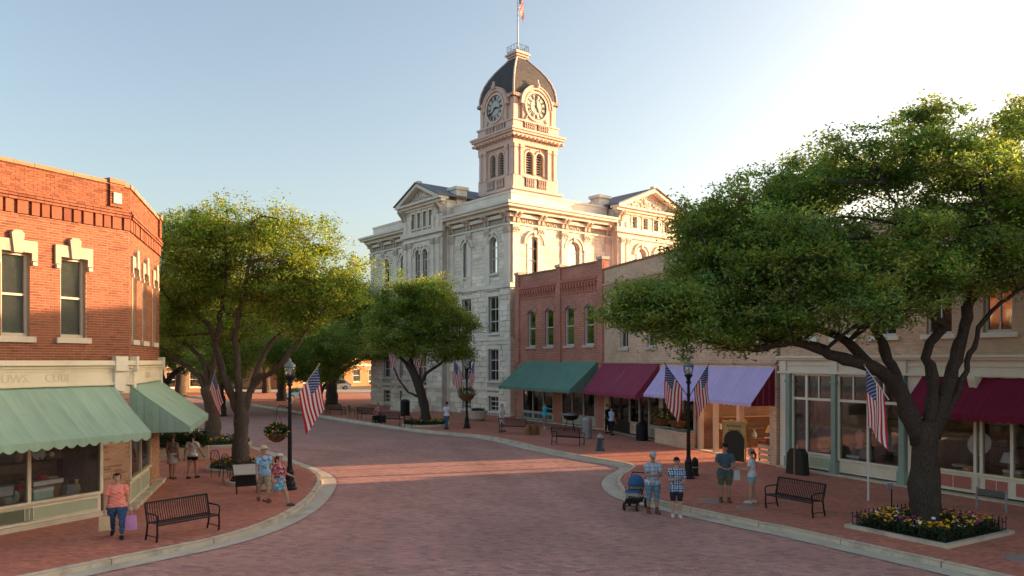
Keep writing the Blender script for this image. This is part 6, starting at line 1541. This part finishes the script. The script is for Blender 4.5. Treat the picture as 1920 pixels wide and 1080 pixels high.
for kd, m, x, y, z, s, wh in (('box', 'g_white', 11.38, 1.4, 1.1, 1.1, 'on the passage shelf'), ('vase', 'g_red', 11.38, 1.7, 1.1, 1.1, 'on the passage shelf'), ('plate', 'g_gold', 11.38, 2.4, 1.1, 1.1, 'on the passage shelf'), ('vase', 'g_teal', 11.38, 3.1, .6, 1.0, 'on the passage shelf'),
    ('lamp', 'g_gold', 16.3, .55, 1.02, 1.3, 'on the table at the passage corner'), ('box', 'g_red', 16.6, .25, 1.02, .8, 'on the table at the passage corner')):
    X, Y = fw(TO, R(-72.6), x, y); item(kd, m, X, Y, z, R(-72.6)+1.2, wh, s)
X, Y = fw(TO, R(-72.6), 16.4, .4); t = thing('display_table', 'slatted grey display table at the corner of the passage', 'table', (X, Y, .1), R(-72.6))
MB().box(-.45, .45, -.3, .3, .86, .92).build('top', 'dark_wood', t)
for k in range(3): MB().box(-.42, .42, -.285, -.265, .18+.22*k, .34+.22*k).build('slat', 'taupe_frame', t)
for a in (-.42, .38):
    for b in (-.26, .22): MB().box(a, a+.05, b, b+.05, .02, .86).build('leg', 'dark_wood', t)
shelf('dark shelf inside the cream shopfront', CO, R(-63), 2.6, 4.9, 1.5, (.8, 1.5, 2.2)); shelf('dark shelf behind the recessed window at right', CO, R(-63), 6.6, 10.2, 2.2, (.8, 1.5, 2.2))
for kd, m, x, y, z, s, wh in (('dress_form', 'g_grey', 4.2, .7, .35, 1.0, 'in the cream shopfront, dark dress'), ('dress_form', 'g_white', 4.65, .9, .35, 1.0, 'in the cream shopfront next to the dark one'), ('dress_form', 'g_pink', 2.75, .8, .35, 1.0, 'at the left of the cream double window'),
    ('handbag', 'g_grey', 3.35, .5, .82, 1.5, 'in the cream double window'), ('box', 'g_blue', 2.85, .45, .6, 1.2, 'in the cream double window'), ('vase', 'g_brown', 1.6, .8, .9, 1.4, 'in the narrow cream window'), ('lamp', 'g_gold', 1.75, 1.3, 1.2, 1.5, 'in the narrow cream window'),
    ('stool', 'g_white', 6.75, .7, .5, 1.1, 'behind the oak in the recessed window'), ('plate', 'g_white', 7.25, .9, 1.35, 1.6, 'oval, in the recessed window'), ('radio', 'g_gold', 7.2, .6, .75, 1.0, 'in the recessed window'), ('stool', 'g_gold', 7.45, .5, .5, 1.0, 'low, in the recessed window'),
    ('lamp', 'g_white', 8.3, .8, .9, 1.3, 'in the window at the right edge'), ('box', 'g_gold', 8.6, .6, .75, 1.2, 'in the window at the right edge'), ('vase', 'g_pink', 8.2, 2.3, 1.6, 1.2, 'on the dark shelf at the right edge'), ('hat', 'g_brown', 7.2, 2.35, 1.62, 1.3, 'on the dark shelf behind the recessed window')):
    X, Y = fw(CO, R(-63), x, y); item(kd, m, X, Y, z, R(-63), wh, s)
# ------------------------------------------------------------------ people
for nm, c in dict(skin_light=(.52, .31, .22), skin_tan=(.42, .24, .16), hair_dark=(.03, .02, .015), hair_brown=(.09, .05, .03), hair_grey=(.3, .28, .26), hair_blond=(.35, .25, .12),
                  coral=(.95, .30, .22), denim=(.05, .11, .20), denim_light=(.15, .27, .36), denim_blue=(.09, .22, .42), shoe_black=(.02, .02, .022), shoe_white=(.6, .6, .58), shoe_brown=(.14, .08, .05), sky_blue=(.30, .48, .66), khaki=(.40, .34, .25),
                  straw=(.62, .52, .36), tee_slate=(.07, .12, .16), olive=(.11, .13, .09), tee_white=(.66, .64, .70), aqua_shorts=(.22, .46, .56), navy=(.025, .03, .05), blouse=(.60, .58, .55), taupe_top=(.20, .15, .15), pale_skirt=(.48, .44, .46),
                  cap_grey=(.22, .22, .23), cap_check=(.45, .47, .5), turquoise=(.03, .42, .55), grey_pants=(.24, .21, .19), bag_cream=(.62, .46, .28), bag_pink=(.72, .33, .58), bag_white=(.66, .66, .66), black_cloth=(.018, .017, .018), pale_blue=(.40, .5, .66)).items():
    mat(nm, c, .85 if 'skin' not in nm else .6, .14, 5, 30, .35 if 'skin' not in nm else .03, 34, spec=.2, coord='object')
plaid_mat('plaid_pale', (.50, .58, .66), (.14, .28, .48), (.70, .72, .75), 17); plaid_mat('plaid_bold', (.62, .68, .74), (.03, .14, .32), (.02, .05, .14), 15)
print_mat('wrap_print', (.03, .03, .06), (.52, .10, .13), (.62, .45, .40), 11); print_mat('tee_print', (.30, .50, .68), (.34, .54, .70), (.10, .22, .42), 9); print_mat('skirt_print', (.04, .22, .38), (.08, .36, .55), (.4, .55, .62), 13)
def loft(mb, rings, n=14):
    """rings: (x, y, z, rx, ry) stacked cross sections"""
    b = len(mb.v)
    for x, y, z, rx, ry in rings:
        for k in range(n): t = 2*math.pi*k/n; mb.v.append((x+rx*math.cos(t), y+ry*math.sin(t), z))
    for i in range(len(rings)-1):
        for k in range(n): mb.f.append((b+i*n+k, b+i*n+(k+1) % n, b+(i+1)*n+(k+1) % n, b+(i+1)*n+k))
    mb.f.append(tuple(b+k for k in range(n-1, -1, -1))); e = b+(len(rings)-1)*n; mb.f.append(tuple(e+k for k in range(n)))
def person(label, x, y, z, face, H, legs=((8, 4), (-8, 10)), arms=((10, 8, 15), (-10, 8, 15)), girth=1.0, lean=0, turn=0, nod=0, wear=(), skin='skin_light', hair=None, hat=None, bust=0, sit=False, vox=.013):
    """legs: (thigh forward deg, knee bend); arms: (forward deg, outward deg, elbow bend[, elbow inward]) for left, right. local +y is forward; face is the heading in degrees from +y"""
    t = thing('person', label, 'person', (x, y, z), R(-face), 'people on the square')
    S = H; g = girth; bones = {}; mb = MB()
    thigh, shin = .245*S, .235*S; hipz = 0
    J = {}
    for s, (a, k) in zip((-1, 1), legs):
        h = Vector((s*.052*S*g, 0, 0)); kn = h+Vector((s*.004*S, math.sin(R(a))*thigh, -math.cos(R(a))*thigh)); an = kn+Vector((0, math.sin(R(a-k))*shin, -math.cos(R(a-k))*shin))
        J[s] = [h, kn, an, R(a-k)]
    hipz = -min(J[-1][2].z, J[1][2].z)+.042*S
    for s in (-1, 1):
        for i in range(3): J[s][i] = J[s][i]+Vector((0, 0, hipz))
        h, kn, an, sh = J[s]
        mb.tube([h+Vector((0, 0, .03*S)), h.lerp(kn, .25), h.lerp(kn, .7), kn, kn.lerp(an, .3), kn.lerp(an, .75), an], [.058*S*g, .060*S*g, .045*S*(.4+.6*g), .036*S, .036*S, .025*S, .023*S], 12)
        pitch = max(-.5, min(.0, sh*.9)) if an.z > hipz*0+.06*S else 0
        up = max(0, an.z-.042*S); toe = an+Vector((s*.012*S, .115*S, -.030*S-min(up*.6, .04))); heel = an+Vector((0, -.032*S, -.026*S))
        mb.tube([heel, an+Vector((0, .03*S, -.014*S)), an.lerp(toe, .7), toe], [.024*S, .030*S, .025*S, .017*S], 10)
        bones['thigh%d' % s] = (h, kn, .058*S*g, .036*S); bones['shin%d' % s] = (kn, an, .036*S, .023*S); bones['foot%d' % s] = (heel, toe, .028*S, .02*S)
    L = R(lean); P = lambda xx, yy, zz: Vector((xx, yy+math.sin(L)*(zz)*S, hipz+zz*S))
    tor = [(-.045, .060*g, .052*g, 0), (-.01, .084*g, .064*g, -.006), (.035, .086*g, .064*g, -.004), (.09, .074*g*g**.3, .054*g, .004), (.14, .078*g**.7, .056*g, .006), (.20, .090*g**.6, .062*g**.7, .004), (.255, .096*g**.5, .058*g**.6, 0), (.295, .086*g**.4, .046, -.004), (.315, .048, .036, -.004), (.335, .030, .032, 0), (.365, .029, .030, .006)]
    loft(mb, [(P(0, oy*S, zz).x, P(0, oy*S, zz).y, P(0, oy*S, zz).z, rx*S, ry*S) for zz, rx, ry, oy in tor], 18)
    if bust:
        for s in (-1, 1): c = P(s*.04*S, .048*S, .205); mb.ball(tuple(c), .04*S, .034*S, .036*S, 10, 7)
    bones['pelvis'] = (P(0, 0, -.03), P(0, 0, .09), .08*S*g, .075*S*g); bones['chest'] = (P(0, 0, .09), P(0, 0, .29), .075*S*g, .085*S); bones['neck'] = (P(0, 0, .315), P(0, .005*S, .36), .03*S, .03*S)
    hc = P(0, .012*S, .425); HM = Matrix.Translation(hc)@Euler((R(-nod), 0, R(-turn))).to_matrix().to_4x4(); b0 = len(mb.v)
    loft(mb, [(0, -.004*S, -.068*S, .018*S, .022*S), (0, .004*S, -.060*S, .030*S, .036*S), (0, .004*S, -.040*S, .038*S, .046*S), (0, .002*S, -.010*S, .044*S, .053*S), (0, -.002*S, .020*S, .046*S, .055*S), (0, -.004*S, .046*S, .040*S, .047*S), (0, -.004*S, .062*S, .024*S, .028*S), (0, -.004*S, .066*S, .008*S, .01*S)], 16)
    mb.tube([(0, .050*S, .012*S), (0, .064*S, -.012*S), (0, .052*S, -.018*S)], [.006*S, .010*S, .008*S], 8)
    for s in (-1, 1): mb.ball((s*.046*S, -.004*S, -.004*S), .006*S, .012*S, .018*S, 8, 6)
    mb.xf(HM, b0)
    bones['head'] = (hc+Vector((0, 0, -.03*S)), hc+Vector((0, 0, .03*S)), .05*S, .05*S)
    hands = []
    for s, A in zip((-1, 1), arms):
        a, o, k = A[:3]; inw = A[3] if len(A) > 3 else 0
        sh = P(s*.098*S*g**.45, -.002*S, .272); d1 = Vector((s*math.sin(R(o)), math.sin(R(a))*math.cos(R(o)), -math.cos(R(a))*math.cos(R(o)))).normalized()
        el = sh+d1*.172*S; fa = a+k; d2 = Vector((s*math.sin(R(o))*.5-s*math.sin(R(inw)), math.sin(R(fa))*math.cos(R(inw)), -math.cos(R(fa))*math.cos(R(inw)))).normalized()
        wr = el+d2*.148*S
        mb.tube([sh-Vector((s*.02*S, 0, 0)), sh, sh.lerp(el, .4), el, el.lerp(wr, .3), wr], [.040*S, .039*S*g**.4, .033*S*g**.5, .026*S, .026*S, .017*S], 10)
        bones['upper%d' % s] = (sh, el, .038*S, .027*S); bones['fore%d' % s] = (el, wr, .027*S, .018*S)
        side = Vector((1, 0, 0)); side = (side-d2*side.dot(d2)).normalized(); nn = d2.cross(side); hands.append((s, wr, d2, side, nn))
    tmp = mb.build('tmp_body', skin)
    md = tmp.modifiers.new('r', 'REMESH'); md.mode = 'VOXEL'; md.voxel_size = vox*S/1.7; md.use_smooth_shade = True
    sm = tmp.modifiers.new('s', 'SMOOTH'); sm.factor = .5; sm.iterations = 4
    bpy.context.view_layer.update()
    me = bpy.data.meshes.new_from_object(tmp.evaluated_get(bpy.context.evaluated_depsgraph_get())); bpy.data.objects.remove(tmp)
    nv = len(me.vertices); V = np.empty(nv*3, np.float32); me.vertices.foreach_get('co', V); V = V.reshape(-1, 3).astype(float)
    N = np.empty(nv*3, np.float32); me.vertices.foreach_get('normal', N); N = N.reshape(-1, 3)
    nf = len(me.polygons); F = np.empty(nf*4, np.int32); me.loops.foreach_get('vertex_index', F); F = F.reshape(-1, 4)
    names = list(bones); D = np.empty((len(names), nv)); Tt = np.empty((len(names), nv))
    for i, b in enumerate(names):
        a, e, r0, r1 = bones[b]; a = np.array(a); e = np.array(e); ab = e-a; tt = np.clip((V-a)@ab/(ab@ab), 0, 1); D[i] = np.linalg.norm(V-(a+tt[:, None]*ab), axis=1)-(r0+(r1-r0)*tt); Tt[i] = tt
    for i, b in enumerate(names):
        if b[:4] == 'fore': D[i][Tt[i] <= 0] += .01
        if b[:5] == 'thigh': D[i][(V[:, 2] > hipz+.0)] += .02
    B = np.argmin(D, 0); tb = Tt[B, np.arange(nv)]
    reg = np.array(names, dtype=object)[B]
    # hands: palm, four fingers of unequal length, thumb from the side of the palm
    hb = MB()
    for s, wr, d, side, nn in hands:
        pc = wr+d*.028*S; hb.tube([wr-d*.012*S, wr+d*.012*S, wr+d*.045*S, wr+d*.056*S], [.014*S, .019*S, .022*S, .018*S], 10, flat=.55)
        for q, (off, ln) in enumerate(((-.016, .040), (-.0055, .046), (.005, .043), (.0155, .034))):
            r0 = wr+d*.052*S+side*off*S; m1 = r0+d*ln*.5*S+nn*.004*S*s; hb.tube([r0, m1, m1+(d*.8+nn*.55*(-1 if s > 0 else 1)).normalized()*ln*.5*S], [.0055*S, .005*S, .004*S], 6)
        th = wr+d*.016*S-side*s*.017*S; hb.tube([th, th+(d*.7-side*s*.7).normalized()*.022*S, th+(d*1.0-side*s*.45).normalized()*.042*S], [.007*S, .006*S, .005*S], 6)
    bm = bmesh.new(); bm.from_mesh(me); hm = hb.mesh('h', skin); bm.from_mesh(hm); bpy.data.meshes.remove(hm)
    me2 = bpy.data.meshes.new('body'); bm.to_mesh(me2); bm.free(); me2.materials.append(MATS[skin]); me2.polygons.foreach_set('use_smooth', [True]*len(me2.polygons)); bpy.data.meshes.remove(me)
    link('body', me2, t)
    for s in (-1, 1):
        e = MB().ball((s*.018*S, .049*S, .010*S), .0065*S, .006*S, .0045*S, 8, 6); e.xf(HM); e.build('eye', 'hair_dark', t)
        e = MB().tube([(s*.009*S, .053*S, .021*S), (s*.018*S, .053*S, .024*S), (s*.027*S, .048*S, .021*S)], .0028*S, 5); e.xf(HM); e.build('eyebrow', hair or 'hair_brown', t)
    e = MB().tube([(-.014*S, .050*S, -.034*S), (0, .0535*S, -.036*S), (.014*S, .050*S, -.034*S)], [.002*S, .0036*S, .002*S], 6); e.xf(HM); e.build('mouth', 'mouth_red', t)
    def garment(nm, m, off, pred, loose=0.0):
        k = pred(reg, tb, V); fs = F[k[F].all(1)]
        if not len(fs): return
        u, inv = np.unique(fs, return_inverse=True); W = V[u]+N[u]*off+loose*(np.sin(V[u][:, 2:3]*38+V[u][:, 0:1]*21+V[u][:, 1:2]*17)+.8*np.sin(V[u][:, 2:3]*71-V[u][:, 0:1]*47+2*np.sin(V[u][:, 1:2]*30)))*N[u]
        o = link(nm, raw_mesh(nm, W, inv.ravel().astype(np.int32), 4, None, m, True), t)
        so = o.modifiers.new('t', 'SOLIDIFY'); so.thickness = -.006; so.offset = 1
        return o
    isin = lambda r, *p: np.array([any(q.startswith(w) for w in p) for q in r])
    for w in wear:
        k, m = w[0], w[1]
        if k == 'shirt':
            sl = w[2]; lo = w[3] if len(w) > 3 else -.02
            zl = hipz+lo*S
            garment('shirt', m, .011*S/1.7+.004, lambda r, tt, v: ((isin(r, 'chest')) | (isin(r, 'pelvis', 'thigh') & (v[:, 2] > zl)) | (isin(r, 'upper') & (tt < min(sl, 1.0))) | (isin(r, 'fore') & (tt < sl-1))) & (v[:, 2] < hipz+.312*S), .006)
        elif k == 'pants':
            ln = w[2]
            garment('trousers' if ln > 1.2 else 'shorts', m, .012, lambda r, tt, v: (isin(r, 'pelvis') & (v[:, 2] < hipz+.085*S)) | (isin(r, 'thigh') & (tt < ln)) | (isin(r, 'shin') & (tt < ln-1)), .006)
        elif k == 'shoes':
            garment('shoe', m, .009, lambda r, tt, v: isin(r, 'foot') | (isin(r, 'shin') & (tt > (w[2] if len(w) > 2 else .97))))
        elif k == 'skirt':
            z1, z0, fl = w[2], w[3], w[4]; sk = MB(); my = (J[-1][1].y+J[1][1].y)/2; n = 22; rings = 7; b0 = 0
            for i in range(rings):
                f = i/(rings-1); zz = hipz+(z1+(z0-z1)*f)*S; rx = (.090*g+fl*f)*S; ry = (.072*g+fl*f*.9)*S
                for q in range(n): a = 2*math.pi*q/n; rip = 1+.06*f*math.sin(q*2.9+i*.2); sk.v.append((rx*rip*math.cos(a), my*f*.8+ry*rip*math.sin(a), zz))
            for i in range(rings-1):
                for q in range(n): sk.f.append((i*n+q, i*n+(q+1) % n, (i+1)*n+(q+1) % n, (i+1)*n+q))
            o = sk.build('skirt', m, t, smooth=True); so = o.modifiers.new('t', 'SOLIDIFY'); so.thickness = .006
        elif k == 'strap':
            a, b = P(-.05*S, -.055*S, .30), P(.085*S*g, .0, .04); mid = P(.02*S, -.078*S*g, .17)
            f1 = P(-.03*S, .06*S*g, .25); f2 = P(.05*S, .078*S*g, .12); MB().tube(catmull([b, mid, a, P(-.055*S, .0, .318), f1, f2, b], .04), .009, 6, flat=.5).build('bag_strap', m, t)
    if hair:
        ln = {'short': -.012, 'bob': -.05, 'pony': -.03}.get(hair_style(label), -.012)
        HI = np.array(HM.inverted()); hv = (np.c_[V, np.ones(nv)]@HI.T)[:, :3]
        k = np.array([q in ('head', 'neck') for q in reg]) & ((hv[:, 2] > .030*S) | ((hv[:, 1] < .012*S) & (hv[:, 2] > ln*S)))
        fs = F[k[F].all(1)]; u, inv = np.unique(fs, return_inverse=True); W = V[u]+N[u]*.013*S/1.7*(1+.35*np.sin(V[u][:, 0:1]*160+V[u][:, 2:3]*60)); link('hair', raw_mesh('hair', W, inv.ravel().astype(np.int32), 4, None, hair, True), t)
        if hair_style(label) == 'pony':
            q = MB().tube([(0, -.05*S, .01*S), (0, -.075*S, -.03*S), (.005*S, -.072*S, -.09*S), (.0, -.06*S, -.14*S)], [.016*S, .022*S, .018*S, .004*S], 8); q.xf(HM); q.build('ponytail', hair, t, smooth=True)
    if hat:
        kind, m = hat; h = MB()
        if kind == 'brim': h.lathe([(.098*S, .034*S), (.102*S, .038*S), (.056*S, .042*S), (.053*S, .072*S), (.042*S, .086*S), (.01*S, .089*S)], 20, (0, -.002*S, 0), 1.08)
        elif kind == 'visor': h.lathe([(.058*S, .028*S), (.062*S, .04*S), (.05*S, .066*S), (.02*S, .080*S)], 18, (0, -.004*S, 0), 1.1); h.prism([(-.045*S, .045*S), (-.03*S, .085*S), (.03*S, .085*S), (.045*S, .045*S)], .034*S, .040*S, 'z')
        else: h.lathe([(.050*S, .026*S), (.052*S, .04*S), (.046*S, .062*S), (.02*S, .075*S)], 18, (0, -.004*S, 0), 1.16); h.prism([(-.038*S, .045*S), (-.028*S, .092*S), (.028*S, .092*S), (.038*S, .045*S)], .030*S, .036*S, 'z')
        h.xf(HM); h.build('hat', m, t, smooth=False)
    t['_hands'] = [c for s, wr, d, side, nn in hands for c in (wr+d*.06*S)]
    return t
def hair_style(lb): return 'pony' if 'ponytail' in lb or 'woman' in lb or 'girl' in lb else 'short'
mat('mouth_red', (.25, .08, .07), .6, .1)
def hand(p, i):
    c = p['_hands'][i*3:i*3+3]; return p.matrix_basis@Vector(c)
def bag(label, at, rz, m, w=.3, h=.34, d=.12, drop=.16):
    t = thing('shopping_bag', label, 'bag', (at.x, at.y, at.z-drop-h), rz)
    b = MB(); b.v = [(-w/2, -d/2, 0), (w/2, -d/2, 0), (w/2, d/2, 0), (-w/2, d/2, 0), (-w/2*.9, -d/2*.5, h), (w/2*.9, -d/2*.5, h), (w/2*.9, d/2*.5, h), (-w/2*.9, d/2*.5, h), (0, -d*.62, h*.45), (0, d*.62, h*.45)]
    b.f = [(0, 3, 2, 1), (0, 1, 8), (1, 5, 8), (5, 4, 8), (4, 0, 8), (1, 2, 6, 5), (2, 3, 9), (3, 7, 9), (7, 6, 9), (6, 2, 9), (3, 0, 4, 7)]; b.build('bag_body', m, t)
    for s in (-1, 1): MB().tube([(-w*.22, s*d*.25, h-.02), (-w*.1, s*.01, h+drop*.9), (w*.1, s*.01, h+drop*.9), (w*.22, s*d*.25, h-.02)], .006, 5).build('handle', m, t)
p1_ = person('woman in coral top and jeans carrying two shopping bags', -9.75, 19.1, .13, 158, 1.58, ((14, 6), (-14, 22)), ((-4, 14, 14), (8, 12, 10)), 1.32, wear=(('shirt', 'coral', .72, -.03), ('pants', 'denim', 1.93), ('shoes', 'shoe_black')), hair='hair_dark', bust=1)
bag('cream shopping bag in the hand of the woman in coral', hand(p1_, 1), .6, 'bag_cream', .26, .34, .1, .1); bag('pink shopping bag held by the woman in coral', hand(p1_, 0), .3, 'bag_pink', .34, .36, .12, .12)
person('woman in grey top and pale skirt walking away by the corner, left one', -12.55, 28.6, .13, -8, 1.62, ((12, 14), (-10, 6)), ((10, 10, 40), (-8, 10, 20)), 1.0, wear=(('shirt', 'taupe_top', .08, -.02), ('skirt', 'pale_skirt', .07, -.17, .035), ('shoes', 'shoe_brown', .99)), skin='skin_tan', hair='hair_brown')
person('woman in white tee and black shorts walking away by the corner', -11.85, 28.7, .13, 4, 1.64, ((-8, 8), (10, 6)), ((-14, 18, 20), (16, 22, 18)), 1.0, wear=(('shirt', 'blouse', .6, -.02), ('pants', 'black_cloth', .42), ('strap', 'black_cloth'), ('shoes', 'shoe_black')), skin='skin_tan', hair='hair_dark')
person('man in straw hat, light blue tee and khaki shorts by the lamp', -7.72, 24.05, .13, 150, 1.70, ((14, 4), (-12, 14)), ((-14, 8, 20), (12, 8, 15)), 1.14, turn=-10, wear=(('shirt', 'tee_print', .68, -.04), ('pants', 'khaki', 1.02), ('shoes', 'shoe_brown', .93)), hair='hair_grey', hat=('brim', 'straw'))
p5_ = person('woman in red patterned wrap and white visor striding past the lamp', -7.02, 23.3, .13, 112, 1.60, ((26, 8), (-24, 26)), ((14, 10, 60), (-16, 8, 30)), 1.12, turn=-25, wear=(('shirt', 'wrap_print', .9, -.06), ('skirt', 'skirt_print', .05, -.18, .03), ('shoes', 'shoe_brown', .985)), hair='hair_brown', hat=('visor', 'shoe_white'), bust=1)
person('man in pale blue checked shirt beside the stroller', 4.15, 22.8, .005, 172, 1.78, ((3, 2), (-3, 3)), ((18, 6, 75, 35), (22, 6, 80, 40)), 1.16, nod=22, wear=(('shirt', 'plaid_pale', .75, -.05), ('pants', 'denim_light', 1.32), ('shoes', 'shoe_brown', .72)), skin='skin_tan', hair='hair_grey', hat=('cap', 'cap_check'))
person('young man in bold blue checked shirt looking down at his hands', 4.72, 22.2, .005, 188, 1.70, ((3, 2), (-2, 2)), ((16, 10, 70, 25), (20, 6, 85, 45)), 1.02, nod=20, turn=10, wear=(('shirt', 'plaid_bold', .85, -.09), ('pants', 'navy', 1.0), ('shoes', 'shoe_white', .93)), hair='hair_dark')
person('man in slate tee, olive shorts and dark cap with folded hands', 6.58, 23.9, .13, 186, 1.79, ((2, 1), (-2, 1)), ((20, 20, 52, 48), (20, 20, 52, 48)), 1.16, nod=12, wear=(('shirt', 'tee_slate', .7, -.04), ('pants', 'olive', .92), ('shoes', 'shoe_brown', .8)), skin='skin_tan', hair='hair_dark', hat=('cap', 'black_cloth'))
p9_ = person('girl in white tee, aqua shorts and grey cap with ponytail', 7.35, 23.7, .13, -62, 1.64, ((3, 2), (-3, 3)), ((22, 8, 70, 20), (-4, 8, 30)), 1.03, turn=-8, wear=(('shirt', 'tee_white', .62, -.02), ('pants', 'aqua_shorts', .45), ('strap', 'hair_brown'), ('shoes', 'shoe_white', .95)), hair='hair_brown', hat=('cap', 'cap_grey'))
bag('white plastic bag held by the girl in aqua shorts', hand(p9_, 0), .4, 'bag_white', .2, .3, .08, .06)
person('person in white shirt and dark trousers walking near the far lamp', -4.15, 49.2, .13, 35, 1.74, ((14, 8), (-14, 14)), ((-14, 10, 20), (14, 12, 25)), 1.08, wear=(('shirt', 'tee_white', .8, -.03), ('pants', 'denim', 1.93), ('shoes', 'shoe_black')), skin='skin_tan', hair='hair_dark', vox=.02)
person('person in white dress standing behind the bench near the green awning', -.62, 47.6, .13, 120, 1.68, ((3, 2), (-3, 2)), ((20, 8, 70, 20), (10, 8, 20)), 1.0, wear=(('shirt', 'tee_white', .6, -.02), ('skirt', 'tee_white', .06, -.24, .03), ('shoes', 'shoe_brown', .98)), hair='hair_blond', vox=.02)
person('person in turquoise top and grey trousers looking into the red shop window', 2.1, 49.6, .13, 55, 1.68, ((4, 2), (-3, 3)), ((20, 10, 60, 10), (70, 10, 40)), 1.06, wear=(('shirt', 'turquoise', .85, -.04), ('pants', 'grey_pants', 1.8), ('shoes', 'shoe_white', .94)), hair='hair_brown', vox=.02)
person('person in pale blue shirt and black trousers at the maroon shop door', *tbw(3.3, -1.0), .13, 60, 1.66, ((6, 3), (-5, 5)), ((10, 8, 40), (5, 8, 20)), 1.04, wear=(('shirt', 'pale_blue', .8, -.03), ('pants', 'black_cloth', 1.9), ('shoes', 'shoe_black')), hair='hair_dark', vox=.02)
person('person all in black by the maroon shop door', *tbw(2.2, -.75), .13, 130, 1.72, ((4, 2), (-4, 3)), ((12, 10, 60, 20), (8, 8, 30)), 1.05, wear=(('shirt', 'black_cloth', 1.7, -.05), ('pants', 'black_cloth', 1.9), ('shoes', 'shoe_black')), hair='hair_dark', vox=.02)
person('person in red and white top seated among the far benches', -9.45, 54.6, .13, 200, 1.66, ((80, 82), (78, 80)), ((25, 10, 60, 20), (25, 10, 60, 20)), 1.1, wear=(('shirt', 'wrap_print', .8, -.03), ('pants', 'black_cloth', 1.8), ('shoes', 'shoe_black')), hair='hair_dark', vox=.02)
t = thing('low_wall_seat', 'dark box seat under the person in red and white', 'seat', (-9.4, 54.75, .13), R(20)); MB().box(-.45, .45, -.2, .4, .0, .40).build('box', 'black_iron', t); MB().box(-.47, .47, -.22, .42, .40, .44).build('top', 'dark_wood', t)
# ------------------------------------------------------------------ stroller
mat('stroller_blue', (.04, .13, .29), .8, .12, 4, 30); mat('stroller_grey', (.38, .36, .34), .8, .12, 4, 30)
t = thing('baby_stroller', 'blue hooded baby stroller beside the man in checked shirt', 'stroller', (3.72, 23.5, .005), R(-25))     # faces -y
for x, y, r in ((-.26, .38, .15), (.26, .38, .15), (-.2, -.38, .12), (.2, -.38, .12)):
    w = MB().tube([(x-.025, y, r), (x+.025, y, r)], r, 18).build('wheel', 'tyre', t); MB().tube([(x-.03, y, r), (x+.03, y, r)], r*.66, 14).build('rim', 'steel', w)
for s in (-1, 1):
    MB().tube([(s*.24, .38, .15), (s*.24, 0, .5), (s*.24, -.2, .66)], .014, 6).build('frame_tube', 'black_iron', t); MB().tube([(s*.2, -.38, .13), (s*.22, .1, .5), (s*.23, .42, .88), (s*.22, .55, 1.02)], .014, 6).build('frame_tube', 'black_iron', t)
MB().tube([(-.22, .55, 1.02), (.22, .55, 1.02)], .018, 8).build('handle', 'black_iron', t); MB().tube([(-.26, .38, .15), (.26, .38, .15)], .012, 6).build('axle', 'black_iron', t); MB().tube([(-.2, -.38, .13), (.2, -.38, .13)], .012, 6).build('axle', 'black_iron', t)
MB().prism([(-.28, .42), (.28, .46), (.36, .78), (.26, .8), (.16, .54), (-.3, .52)], -.2, .2, 'x').build('seat', 'stroller_grey', t)
MB().prism([(-.34, .2), (.3, .2), (.34, .32), (-.36, .32)], -.19, .19, 'x').build('basket', 'black_iron', t)
hd = MB(); n = 9; m_ = 9
for i in range(n+1):
    a = R(10)+R(150)*i/n
    for j in range(m_+1):
        b = math.pi*j/m_; hd.v.append((-.23*math.cos(b), .16-.34*math.cos(a)*math.sin(b)**.6, .66+.36*math.sin(a)*math.sin(b)**.6))
for i in range(n):
    for j in range(m_): q = i*(m_+1)+j; hd.f.append((q, q+1, q+m_+2, q+m_+1))
o = hd.build('hood', 'stroller_blue', t, smooth=True); so = o.modifiers.new('t', 'SOLIDIFY'); so.thickness = .012
MB().box(-.2, .2, -.32, .1, .52, .58).build('blanket', 'stroller_blue', t)
